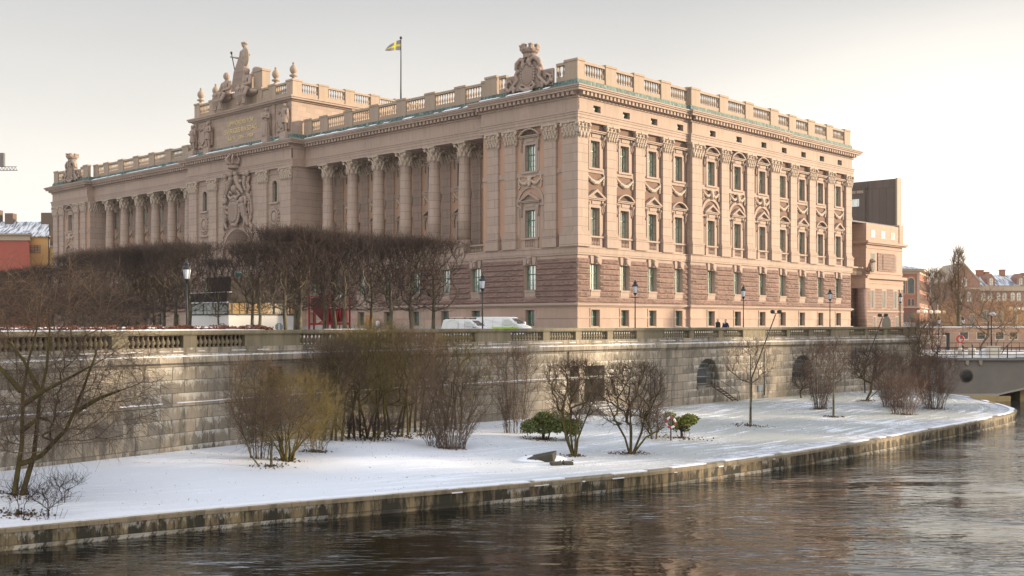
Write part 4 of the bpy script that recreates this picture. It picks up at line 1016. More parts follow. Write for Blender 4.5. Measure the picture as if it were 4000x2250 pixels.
px = [(-60, 's'), (0, 'b'), (205, 'p'), (211, 'b'), (436, 'p'), (501, 'b'), (716, 'p'), (770, 'b'), (957, 's'), (1172, 'b'), (1345, 'p'), (1390, 'b'), (1532, 'p'), (1562, 'b'), (1700, 'p'), (1729, 'b'), (1856, 's'), (1997, 'b'), (2122, 'p'), (2150, 'b'), (2249, 'p'), (2272, 'b'), (2373, 'p'), (2395, 'b'), (2487, 's'), (2592, 'b'), (2693, 'p'), (2711, 'b'), (2808, 'p'), (2823, 'b'), (2903, 's'), (2991, 'b'), (3074, 'p'), (3087, 'b'), (3160, 'p'), (3178, 'b'), (3246, 's'), (3317, 'b'), (3380, 'p'), (3393, 'b'), (3454, 'p'), (3466, 'b'), (3528, 's')]
us = [(WU(x), k) for x, k in px if WU(x) is not None] + [(WL.L - .02, 'e')]
for (ua, k), (ub, _) in zip(us[:-1], us[1:]):
    if k == 'b': seg_bal(ua, ub)
    else: seg_pier(ua, ub, 'pier' if k == 'p' else 'solid_parapet')
m = MB(); k = 0.0; rc = random.Random(8)
while k < WL.L - .01:
    b = min(WL.L, k + 2.4); 
    for (o0, o1, z0, z1) in ((.07, -.57, .845, .9), (.12, -.62, .9, 1.06)):
        m.slab([WL.F(k + .006, o0, 0)[:2], WL.F(b - .006, o0, 0)[:2], WL.F(b - .006, o1, 0)[:2], WL.F(k + .006, o1, 0)[:2]], z0, z1)
    k = b
m.build('handrail', STB, WALL)
m = MB(); rs_ = random.Random(12)
def wsnow(u0, u1, o0, o1, z, th, prob, st=1.0):
    u = u0
    while u < u1:
        L = st * rs_.uniform(.3, 1.7)
        if rs_.random() < prob:
            n = max(1, int(L / .25))
            for i in range(n):
                a = u + L * i / n; b = u + L * (i + 1) / n; t = th * rs_.uniform(.6, 1.3)
                m.slab([WL.F(a, o0 + rs_.uniform(-.02, .015), 0)[:2], WL.F(b, o0 + rs_.uniform(-.02, .015), 0)[:2], WL.F(b, o1, 0)[:2], WL.F(a, o1, 0)[:2]], z, z + t)
        u += L
wsnow(0, WL.L, .28, .11, -.13, .045, .98, .8); wsnow(0, WL.L, .09, .01, .095, .025, .55, .6); wsnow(0, u2, .09, .01, -2.25, .05, .92)
wsnow(0, WU(900), .1, -.6, 1.06, .045, .97); wsnow(WU(900), WU(1400), .0, -.6, 1.06, .025, .5)
m.build('ledge_snow', SNOWM, WALL)
# gates
DARK = plain('dark_interior', (.02, .025, .025), .9); BARM = plain('galvanised_bars', (.42, .44, .44), .6, 0.0)
for h in hl[:2]:
    uc = (h[0] + h[1]) / 2; r = (h[1] - h[0]) / 2; zs = -1.32 - r; m = MB(); n = 22
    for i in range(n):
        u = h[0] + .08 + (h[1] - h[0] - .16) * i / (n - 1); zt = zs + math.sqrt(max(0.02, r * r - (u - uc) ** 2))
        m.tube([WL.F(u, -.75, -3.4), WL.F(u, -.75, zt)], .015, 5)
    for z in (-3.3, -2.75, -2.1, -1.75):
        hw = r if z < zs else math.sqrt(max(.01, r * r - (z - zs) ** 2)); m.tube([WL.F(uc - hw, -.74, z), WL.F(uc + hw, -.74, z)], .03, 5)
    g = m.build('barred_gate', BARM, WALL)
    m = MB(); m.add([WL.F(h[0], -1.15, -3.4), WL.F(h[1], -1.15, -3.4), WL.F(h[1], -1.15, -1.2), WL.F(h[0], -1.15, -1.2)], [(0, 1, 2, 3)]); m.build('dark_backing', plain('teal_dark_backing', (.045, .065, .07), .9, spec=.1), WALL)  # dark sheet behind the bars stands for the unlit inside
m = MB(); m.add([WL.F(DW[0], -1.15, -3.95), WL.F(DW[1], -1.15, -3.95), WL.F(DW[1], -1.15, -1.5), WL.F(DW[0], -1.15, -1.5)], [(0, 1, 2, 3)]); m.build('recess_back', plain('recess_plaster', (.13, .115, .09), .9), WALL)
ud = DW[0] + (DW[1] - DW[0]) * .3
m = MB(); m.slab([WL.F(ud, -.1, 0)[:2], WL.F(ud + .55, -.1, 0)[:2], WL.F(ud + .55, -1.1, 0)[:2], WL.F(ud, -1.1, 0)[:2]], -3.94, -1.51); m.build('door_pier', STW if False else plain('pier_granite', (.3, .26, .2), .85, var=.25), WALL)
m = MB(); m.slab([WL.F(ud + .7, -.9, 0)[:2], WL.F(DW[1] - .3, -.9, 0)[:2], WL.F(DW[1] - .3, -1.0, 0)[:2], WL.F(ud + .7, -1.0, 0)[:2]], -3.9, -1.7); m.build('door', plain('green_door', (.08, .09, .06), .5, var=.3), WALL)
m = MB(); m.slab([WL.F(DK[0], -1.1, 0)[:2], WL.F(DK[1], -1.1, 0)[:2], WL.F(DK[1], -1.2, 0)[:2], WL.F(DK[0], -1.2, 0)[:2]], -3.9, -.75); m.build('recess_back', DARK, WALL)
m = MB()
for x0 in (2219,): m.tube([WL.F(WU(x0), .06, -.5), WL.F(WU(x0), .06, -1.6), WL.F(WU(x0) + .15, .06, -1.75)], .035, 6)
m.tube([WL.F(WU(2984), .06, -.9), WL.F(WU(2984), .06, -4.5)], .035, 6); m.tube([WL.F(WU(2539), .06, -2.0), WL.F(WU(2539), .06, -4.5)], .03, 6)
m.build('drainpipes', M['iron'], WALL)
m = MB(); (cx, cy, _) = WL.F(WU(2964), .12, 0); m.box(cx - .15, cx + .15, cy - .1, cy + .15, -4.1, -3.65); m.tube([(cx, cy, -4.6), (cx, cy, -4.1)], .04, 6); r = m.build('meter_box', plain('grey_enamel', (.45, .5, .52), .4)); tag(r, 'small grey meter box fixed low on the terrace wall between the two barred arches', 'meter box')
m = MB(); st = empty('entrance_steps', WL.F(ud + 1.9, .1, -4.75), math.atan2(WL.at(ud)[1][1], WL.at(ud)[1][0]), 'short flight of snowy stone steps under the doorway in the terrace wall', 'steps')
for i in range(5): m.box(-1.5 + .0 * i, 1.2, -1.9 + i * .36, -1.9 + (i + 1) * .36 - .004, -.3, .12 + i * .16)
m.build('steps', plain('step_granite', (.3, .28, .25), .85, var=.3), st)
m = MB()
for i in range(5): m.box(-1.45, 1.1, -1.85 + i * .36, -1.9 + (i + 1) * .36 - .06, .12 + i * .16, .15 + i * .16)
m.build('snow', SNOWM, st)
m = MB(); m.tube([(1.25, -1.9, 0), (1.25, -1.9, 1.1), (1.25, -.1, 1.8), (1.25, -.1, .7)], .025, 6); m.build('handrail', M['iron'], st)
# ladder at the first gate
ga, gb = WU(2745), WU(2848); lad = empty('wooden_ladder', WL.F(ga, .5, -4.7), 0, 'brown wooden step ladder leaning from the snow up to the first barred arch', 'ladder')
o = Vector(lad.location); m = MB()
for dz in (0, 1):
    a = Vector(WL.F(ga + .7, .35 + .5 * dz, -3.42)); b = Vector(WL.F(gb, .35 + .5 * dz, -4.7)); m.tube([a - o, b - o], .05, 4)
m.build('rails', plain('old_wood', (.1, .06, .04), .8), lad); m = MB()
for i in range(7):
    t = (i + .5) / 7; a = Vector(WL.F(ga + .7, .3, -3.42)).lerp(Vector(WL.F(gb, .3, -4.7)), t) - o; b = Vector(WL.F(ga + .7, .9, -3.42)).lerp(Vector(WL.F(gb, .9, -4.7)), t) - o; m.tube([a, b], .035, 4)
m.tube([Vector(WL.F(ga, .3, -3.42)) - o, Vector(WL.F(ga + .75, .3, -3.42)) - o, Vector(WL.F(ga + .75, .9, -3.42)) - o, Vector(WL.F(ga, .9, -3.42)) - o], .05, 4); m.build('rungs', plain('old_wood_2', (.1, .065, .045), .8), lad)
m = MB(); m.tube([Vector(WL.F(ga + .2, .95, -3.4)) - o, Vector(WL.F(ga + .2, .95, -2.7)) - o, Vector(WL.F(gb - .1, .95, -4.0)) - o, Vector(WL.F(gb + .1, .95, -4.7)) - o], .02, 5); m.build('handrail', M['iron'], lad)

# ---- snowy lawn, quay, water, terrace
def snowmat():
    t = NT('snow_with_grass'); p = t.pos(); sp = t.n('ShaderNodeSeparateXYZ', Vector=p)
    mask = t.n('ShaderNodeMapRange', i1=-6.0, i2=12.0, i3=.2, i4=1.0); t.l(sp.outputs[0], mask.inputs[0])
    v = t.mapping(t.n('ShaderNodeTexCoord').outputs['UV'], (.16, 1.7, 1)); n = t.noise(v, 1.3, 8, .7); n2 = t.noise(p, .16, 3); n3 = t.noise(p, 9.0, 3, .7)
    g = t.math('ADD', t.math('MULTIPLY', n, .62), t.math('ADD', t.math('MULTIPLY', n3, .3), t.math('MULTIPLY', n2, .35)))
    f = t.math('MULTIPLY', t.ramp(g, [(.53, 0.0), (.62, 1.0)]), mask.outputs[0])
    c = t.mix(t.noise(p, .5, 4), (.81, .845, .91), (.88, .90, .945)); c = t.mix(t.math('MULTIPLY', f, .72), c, (.22, .22, .16))
    t.l(c, t.p.inputs['Base Color']); t.p.inputs['Roughness'].default_value = .75; t.p.inputs['Specular IOR Level'].default_value = .2
    h = t.math('ADD', t.math('MULTIPLY', n, 1.0), t.math('MULTIPLY', n3, .35)); t.bump(h, .55, .12); return t.mat
M['snow'] = snowmat()
nu, nv = 260, 26; m = MB(); m.uv = []; rl = random.Random(1)
def lawnz(a, v, x, y):
    zw = -4.35 - .4 * min(1, max(0, (x + 20) / 25)); z = zw + (-5.2 - zw) * (v ** 1.25)
    return z + (.05 * math.sin(x * .7 + y * .35) + .04 * math.sin(x * .23 - y * .6 + 1) + .03 * math.sin(x * 1.7 + 2) * math.sin(y * 1.3)) * math.sin(PI * v)
for i in range(nu + 1):
    a = i / nu; (wx, wy), _ = WL.at(WL.L * a); wx, wy, _ = WL.F(WL.L * a, -.05, 0); qx, qy, _ = QL.F(QL.L * a, -.35, 0)
    for j in range(nv + 1):
        v = j / nv; x = wx + (qx - wx) * v; y = wy + (qy - wy) * v; m.v.append((x, y, lawnz(a, v, x, y))); m.uv.append((QL.L * a, math.hypot(qx - wx, qy - wy) * (1 - v)))
m.f = [(i * (nv + 1) + j, (i + 1) * (nv + 1) + j, (i + 1) * (nv + 1) + j + 1, i * (nv + 1) + j + 1) for i in range(nu) for j in range(nv)]; m.m = [0] * len(m.f); m.sm = [True] * len(m.f)
tag(m.build('snowy_lawn', M['snow']), kind='structure')
from mathutils.bvhtree import BVHTree
BV = BVHTree.FromPolygons([Vector(v) for v in m.v], m.f)
def gz(x, y):
    h = BV.ray_cast(Vector((x, y, 10)), Vector((0, 0, -1))); return h[0].z if h[0] else -5.0
def ground_px(x, y):      # where the ray through a pixel meets the lawn
    d = Vector(((x - 2000) / F, 1, (HZ - y) / F)).normalized(); h = BV.ray_cast(Vector((0, 0, EYE)), d)
    if h[0]: return (h[0].x, h[0].y, h[0].z)
    X, Y = atG(x, y, -4.8); return (X, Y, -4.8)
STQ = stone('quay_granite', (.235, .18, .10), 1.25, .48, .4, .035, var=.25, dirt=.6, uv=True, stain=.95, stainc=(.02, .019, .012), white=.5, sth=(.43, .53))
QW = empty('quay_wall', (0, 0, 0), 0, 'low mossy granite quay wall curving round the snowy lawn along the river', 'wall')
m = UB(); m.strip(QL, 0, QL.L, [(-.05, -7.5), (.07, -5.98), (.07, -5.86), (0, -5.84), (0, -5.34)]); m.build('masonry', STQ, QW)
m = UB(); m.strip(QL, 0, QL.L, [(0, -5.34), (.05, -5.33), (.05, -5.2), (0, -5.175), (-.45, -5.17), (-.45, -5.4)]); m.build('coping', stone('coping_granite', (.26, .21, .135), 1.6, 3, .5, .02, uv=True, stain=.6, stainc=(.05, .05, .03)), QW)
m = MB(); rq = random.Random(21); uq = 0
while uq < QL.L:
    L = rq.uniform(.3, 1.6); px_ = QL.at(uq)[0]; k = (px_[0] / px_[1]) * F + 2000
    if rq.random() < (.97 if k < 2050 else .75 if k > 2700 else .45):
        w = rq.uniform(.0, .1) if k < 2050 else rq.uniform(.1, .3)
        m.slab([QL.F(uq, -w, 0)[:2], QL.F(uq + L, -w + rq.uniform(-.03, .03), 0)[:2], QL.F(uq + L, -.5, 0)[:2], QL.F(uq, -.5, 0)[:2]], -5.172, -5.14 + rq.uniform(0, .02))
    if 1500 < k < 3100:
        for _ in range(3):
            if rq.random() < .1: a = uq + rq.random() * L; l2 = rq.uniform(.1, .5); z = -5.33; m.slab([QL.F(a, .09, 0)[:2], QL.F(a + l2, .085, 0)[:2], QL.F(a + l2, .0, 0)[:2], QL.F(a, .0, 0)[:2]], z, z + rq.uniform(.02, .05))
    uq += L
m.build('snow', SNOWM, QW)
def watermat():
    t = NT('river_water'); p = t.pos()
    t.p.inputs['Base Color'].default_value = (.006, .005, .003, 1); t.p.inputs['Roughness'].default_value = .04; t.p.inputs['IOR'].default_value = 1.4; t.p.inputs['Specular IOR Level'].default_value = .5
    w = t.noise(p, .35, 2); wv = t.n('ShaderNodeVectorMath', _operation='ADD'); t.l(p, wv.inputs[0]); sc = t.n('ShaderNodeVectorMath', _operation='SCALE'); t.l(t.n('ShaderNodeTexNoise', Scale=.25, Detail=3.0).outputs['Color'], sc.inputs[0]); sc.inputs['Scale'].default_value = 3.0; t.l(sc.outputs[0], wv.inputs[1])
    v = wv.outputs[0]
    n0 = t.noise(v, .14, 2); n1 = t.noise(t.mapping(v, (.14, .4, 1), (0, 0, .35)), 1.0, 4, .5); n2 = t.noise(t.mapping(v, (.7, 1.9, 1), (0, 0, .2)), 1.3, 3, .5)
    h = t.math('ADD', t.math('MULTIPLY', n1, 1.0), t.math('MULTIPLY', t.math('MULTIPLY', n2, .7), t.ramp(n0, [(.38, .12), (.62, 1.0)])))
    t.bump(h, .75, .15)
    fo = t.noise(t.mapping(v, (.35, 1.9, 1), (0, 0, .25)), 2.2, 10, .8); big = t.noise(v, .12, 3)
    f = t.math('MULTIPLY', t.ramp(fo, [(.555, 0.0), (.62, 1.0)]), t.ramp(big, [(.42, 0.0), (.6, 1.0)]))
    dif = t.n('ShaderNodeBsdfDiffuse', Color=(.55, .58, .6, 1)); mx = t.n('ShaderNodeMixShader'); t.l(t.math('MULTIPLY', f, .6), mx.inputs[0]); t.l(t.p.outputs[0], mx.inputs[1]); t.l(dif.outputs[0], mx.inputs[2]); t.l(mx.outputs[0], t.out.inputs[0])
    return t.mat
m = MB(); m.add([(-400, -120, -5.9), (500, -120, -5.9), (500, 900, -5.9), (-400, 900, -5.9)], [(0, 1, 2, 3)]); tag(m.build('river_water', watermat()), kind='structure')
m = MB(); wp = [WL.F(WL.L * i / 60, -.3, 0)[:2] for i in range(61)]
PAVE = plain('terrace_paving', (.3, .29, .28), .85, var=.25, scale=.6)
m.slab(wp + [(36.5, 112), (44, 132), (78, 195), (78, 420), (-300, 420), (-300, -30)], -.28, 0); wq = [WL.F(WL.L * i / 60, -1.7, 0)[:2] for i in range(60)]; m.slab(wq + [(36, 113), (43, 132), (77, 195), (77, 419), (-299, 419), (-299, -29)], -7, -.281); tag(m.build('terrace_ground', PAVE), kind='structure')
m = MB(); m.slab([(40.6, 104), (60, 125), (240, 125), (900, 200), (900, 1200), (-600, 1200), (-600, 410), (40.6, 410)], -8, -1.9)
def gmat():
    t = NT('snowy_ground'); p = t.pos(); t.l(t.mix(t.ramp(t.noise(p, .4, 5), [(.42, 0.0), (.55, 1.0)]), (.75, .77, .8), (.25, .23, .21)), t.p.inputs['Base Color']); t.p.inputs['Roughness'].default_value = .85; return t.mat
GM = gmat(); tag(m.build('far_ground', GM), kind='structure')

# unseen houses added beyond the right edge to shade the bank, gaps passing sun
SHP = plain('ochre_plaster', (.5, .38, .24), .9, var=.08)
for i, (y0, y1, h) in enumerate(((28, 58.5, 26), (62.5, 69, 25), (73.5, 81, 27), (88, 95, 25), (100.5, 113, 26))):
    r = empty('added_shade_house', (92, y0, -5.9), 0, ord0[i] + ' added ochre shade-casting house beyond the right edge of the picture, counting away from the camera', 'building', 'added shade-casting houses'); L = y1 - y0
    m = MB(); m.box(0, 12, 0, L, 0, h + 4); m.build('wall', SHP, r); m = MB(); m.add([(-.4, -.3, h + 4), (12.4, -.3, h + 4), (12.4, L + .3, h + 4), (-.4, L + .3, h + 4), (6, -.3, h + 7), (6, L + .3, h + 7)], [(0, 1, 4), (2, 3, 5), (0, 4, 5, 3), (1, 2, 5, 4)]); m.build('roof', M['roof'], r)
    m = MB()
    for q in range(int(L / 3)):
        for k in range(7): m.box(-.02, .1, 1 + q * 3, 2.2 + q * 3, 3 + k * 3.2, 4.9 + k * 3.2)
    m.build('windows', M['glass'], r)

# withered leaves and grass poking through the snow

PATHM = NT('trodden_path_snow'); PATHM.l(PATHM.mix(PATHM.ramp(PATHM.noise(PATHM.mapping(PATHM.pos(), (1, 1.6, 1), (0, 0, -.8)), 1.6, 7, .7), [(.42, 0.0), (.6, 1.0)]), (.62, .64, .68), (.33, .32, .31)), PATHM.p.inputs['Base Color']); PATHM.p.inputs['Roughness'].default_value = .8
m = MB(); ua = QL.upx(2560); ub_ = QL.L - 6; n = 110; W2 = 5
for i in range(n + 1):
    u = ua + (ub_ - ua) * i / n
    for j in range(W2 + 1):
        o = -.62 - (1.15 * min(1, i / 12 + .12)) * j / W2; x, y, _ = QL.F(u, o, 0); m.v.append((x, y, gz(x, y) + .012))
m.f = [(i * (W2 + 1) + j, (i + 1) * (W2 + 1) + j, (i + 1) * (W2 + 1) + j + 1, i * (W2 + 1) + j + 1) for i in range(n) for j in range(W2)]; m.m = [0] * len(m.f); m.sm = [True] * len(m.f)
tag(m.build('quay_path', PATHM.mat), kind='structure')
# ================================================================ STREET FURNITURE, VEHICLES, PEOPLE
M['lampglass'] = plain('frosted_lamp_glass', (.62, .66, .72), .25)
def lamp_parts(root):
    m = MB(); m.lathe([(.16, 0), (.17, .05), (.12, .12), (.11, .75), (.13, .8), (.06, .95), (.05, 1.1), (.042, 2.2), (.04, 3.35)], 10); m.tube([(-.28, 0, 3.3), (.28, 0, 3.3)], .02, 5); m.build('pole', M['iron'], root)
    m = MB(); m.lathe([(.05, 3.4), (.08, 3.5), (.14, 3.58), (.15, 3.61), (.05, 3.62)], 8); m.lathe([(.21, 4.08), (.235, 4.1), (.22, 4.16), (.15, 4.25), (.1, 4.27), (.1, 4.33), (.14, 4.35), (.1, 4.42), (.04, 4.46), (.05, 4.5), (.02, 4.56)], 12)
    for i in range(4):
        a = PI / 4 + i * PI / 2; m.tube([(.14 * math.cos(a), .14 * math.sin(a), 3.6), (.2 * math.cos(a), .2 * math.sin(a), 4.1)], .01, 4)
    m.build('lantern_cap', M['iron'], root)
    m = MB(); m.lathe([(.125, 3.62), (.195, 4.09)], 8, smooth=False); m.build('lamp_glass', M['lampglass'], root)
lamps = [(730, 55.2, 'black street lamp standing in front of the hedge, nearest of the lamps'), (1885, 70.2, 'black street lamp standing beside the two white vans'), (2481, 81, 'black street lamp in front of the near corner of the palace, over the balustrade'),
         (2904, 92, 'black street lamp just right of the two walking people'), (3242, 102, 'black street lamp near the far end of the palace side'), (3518, 114, 'black street lamp at the far corner of the smaller bank wing'), (1327, 100, 'black street lamp half hidden between trees and the red steel frame')]
l0 = None
for x, D, lab in lamps:
    X, Y = atD(x, D)
    if l0 is None: l0 = empty('street_lamp', (X, Y, 0), .3, lab, 'street lamp', 'lantern lamps along the terrace'); lamp_parts(l0); reg(l0)
    else: c = copy_tree(l0); c.location = (X, Y, 0); c['label'] = lab
X, Y, Z = ground_px(2935, 1560)
def mast(px0, y0, px1, y1, px2, y2, D, lab):
    X, Y = atD(px0, D); z = gz(X, Y); r = empty('floodlight_mast', (X, Y, z), 0, lab, 'floodlight', 'leaning floodlight masts')
    a = Vector((0, 0, 0)); b = Vector(atD(px1, D) + (zat(y1, D),)) - r.location; c = Vector(atD(px2, D) + (zat(y2, D),)) - r.location
    m = MB(); m.tube([a, b, c], [.06, .055, .045], 8); m.build('pole', M['iron'], r)
    m = MB(); m.tube([c + Vector((-.28, 0, .08)), c + Vector((.3, 0, .08))], .03, 5)
    for s in (-1, 1): m.sph(c + Vector((s * .27, 0, .2)), (.17, .2, .16), 8, 6); m.box(c.x + s * .27 - .13, c.x + s * .27 + .13, c.y - .28, c.y - .1, c.z + .1, c.z + .32)
    m.build('floodlights', M['iron'], r)
mast(2935, 1560, 2936, 1478, 3030, 1228, 87, 'thin black floodlight mast leaning right, nearer one by the ladder arch')
mast(3379, 1554, 3376, 1436, 3447, 1240, 98, 'thin black floodlight mast leaning right, farther one near the brown shrubs')
# vans
WHITE = plain('white_paint', (.78, .79, .8), .25, var=.02); TIRE = plain('tyre_rubber', (.02, .02, .02), .8); LIME = plain('lime_green_stripe', (.42, .72, .02), .4); GL2 = glass('vehicle_glass', (.04, .05, .06), .3)
def van(root, L, H, W, hood, stripe, rack):
    n = hood; P = [(-L / 2, .35), (-L / 2, H * .55), (-L / 2 + .12, H - .12), (-L / 2 + .35, H), (n['rf'], H), (n['rf'] + .25, H - .05), (n['wb'], n['hb']), (L / 2 - .25, n['hf']), (L / 2, n['hf'] - .28), (L / 2, .35)]
    hw = lambda z: W / 2 if z < H * .55 else W / 2 - .16 * ((z - H * .55) / (H * .45))
    m = MB(); vs = [(x, -hw(z), z) for x, z in P] + [(x, hw(z), z) for x, z in P]; k = len(P)
    m.add(vs, [tuple(range(k)), tuple(range(2 * k - 1, k - 1, -1))] + [(i, i + k, (i + 1) % k + k, (i + 1) % k) for i in range(k)])
    b = m.build('body', WHITE, root); bevel(b, .06, 3)
    def side(poly, mat, nm, e=.012):
        m = MB()
        for s in (-1, 1):
            a = [(x, s * (hw(z) + e), z) for x, z in poly]; bb = [(x, s * (hw(z) - .03), z) for x, z in poly]; q = len(poly)
            m.add(a + bb, [tuple(range(q))] + [(i, (i + 1) % q, (i + 1) % q + q, i + q) for i in range(q)])
        return m.build(nm, mat, root)
    side(n['win'], GL2, 'side_window')
    m = MB(); (xa, za), (xb, zb) = (n['rf'] + .3, H - .11), (n['wb'] - .04, n['hb'] + .06); nx, nz = (za - zb), (xb - xa); l = math.hypot(nx, nz); nx, nz = nx / l * .015, nz / l * .015
    wa, wb_ = hw(za) - .12, hw(zb) - .1
    m.add([(xa + nx, -wa, za + nz), (xb + nx, -wb_, zb + nz), (xb + nx, wb_, zb + nz), (xa + nx, wa, za + nz), (xa - nx * 3, -wa, za - nz * 3), (xb - nx * 3, -wb_, zb - nz * 3), (xb - nx * 3, wb_, zb - nz * 3), (xa - nx * 3, wa, za - nz * 3)], [(0, 1, 2, 3), (0, 1, 5, 4), (1, 2, 6, 5), (2, 3, 7, 6), (3, 0, 4, 7)])
    m.build('windscreen', GL2, root)
    m = MB(); m.add([(x, s * (hw(z) + .008), z) for s in (-1, 1) for x, z in n['door']], []); 
    for s in (-1, 1):
        for x in n['seams']: m.tube([(x, s * (hw(.5) + .003), .45), (x, s * (hw(H * .55) + .003), H * .55), (x, s * (hw(H - .12) + .003), H - .12)], .009, 4)
        m.box(n['seams'][-1] - .25, n['seams'][-1] - .08, s * (W / 2), s * (W / 2 + .03), 1.0, 1.05)
    m.build('door_seams', plain('dark_seam', (.1, .1, .1), .6), root)
    for x in (-L / 2 + .85, L / 2 - .9):
        for s in (-1, 1):
            m = MB(); m.tube([(x, s * (W / 2 - .22), .33), (x, s * (W / 2 + .01), .33)], .33, 18); w_ = m.build('wheel', TIRE, root); m = MB(); m.tube([(x, s * (W / 2 - .02), .33), (x, s * (W / 2 + .02), .33)], .2, 14); m.build('rim', M['lampglass'], w_)
    for s in (-1, 1):
        m = MB(); m.sph((L / 2 - .2, s * (W / 2 - .22), n['hf'] - .22), (.22, .16, .13)); m.build('headlight', M['lampglass'], root)
        m = MB(); m.box(n['wb'] - .25, n['wb'] - .1, s * (W / 2), s * (W / 2 + .2), n['hb'] - .02, n['hb'] + .25); m.build('mirror', WHITE, root)
    m = MB(); m.box(L / 2 - .05, L / 2 + .04, -W / 2 + .1, W / 2 - .1, .35, .62); m.build('bumper', TIRE, root)
    if stripe: side([(n['seams'][0] - .7, 1.02), (n['wb'] - .1, 1.06), (n['wb'] + .15, 1.0), (n['wb'] - .25, .8), (n['seams'][0] - .4, .78)], LIME, 'green_stripe', .014)
    else:
        m = MB()
        for s in (-1,):
            pts = [(-1.1 + .62 * math.cos(2 * PI * i / 28), s * (hw(1.12 + .55 * math.sin(2 * PI * i / 28)) + .012), 1.12 + .55 * math.sin(2 * PI * i / 28)) for i in range(29)]
            m.tube(pts, .012, 4)
        m.build('green_ring', plain('pale_green_line', (.35, .6, .35), .5), root)
    if rack:
        m = MB()
        for x in (-1.6, 0.0):
            for s in (-1, 1): m.box(x - .04, x + .04, s * .55 - .04, s * .55 + .04, H - .01, H + .12)
        m.build('rack_feet', M['iron'], root); m = MB(); m.tube([(-1.6, -.55, H + .15), (-.2, -.55, H + .17)], .03, 6); m.tube([(0.0, -.5, H + .15), (1.5, -.5, H + .17)], .03, 6); m.build('roof_tubes', M['lampglass'], root)
def px2(x, y, z): return atG(x, y, z)
X, Y = atD(1828, 97); v1 = empty('van', (X, Y, 0), -.42, 'smaller white van with a thin green ring on its side and tubes on the roof', 'van')
van(v1, 4.4, 1.74, 1.8, dict(rf=.35, wb=1.35, hb=1.12, hf=.98, win=[(.12, 1.15), (.12, 1.52), (.45, 1.53), (.75, 1.42), (1.15, 1.08), (.2, 1.08)], door=[], seams=[-.55, .08, 1.15]), False, True)
X, Y = atD(1968, 103.5); v2 = empty('van', (X, Y, 0), -.42, 'larger white van with a lime green stripe, parked partly behind the smaller van', 'van')
van(v2, 5.2, 1.98, 1.98, dict(rf=.75, wb=1.85, hb=1.28, hf=1.08, win=[(.35, 1.3), (.4, 1.74), (.85, 1.75), (1.15, 1.6), (1.55, 1.22), (.55, 1.2)], door=[], seams=[-.7, .28, 1.5]), True, False)
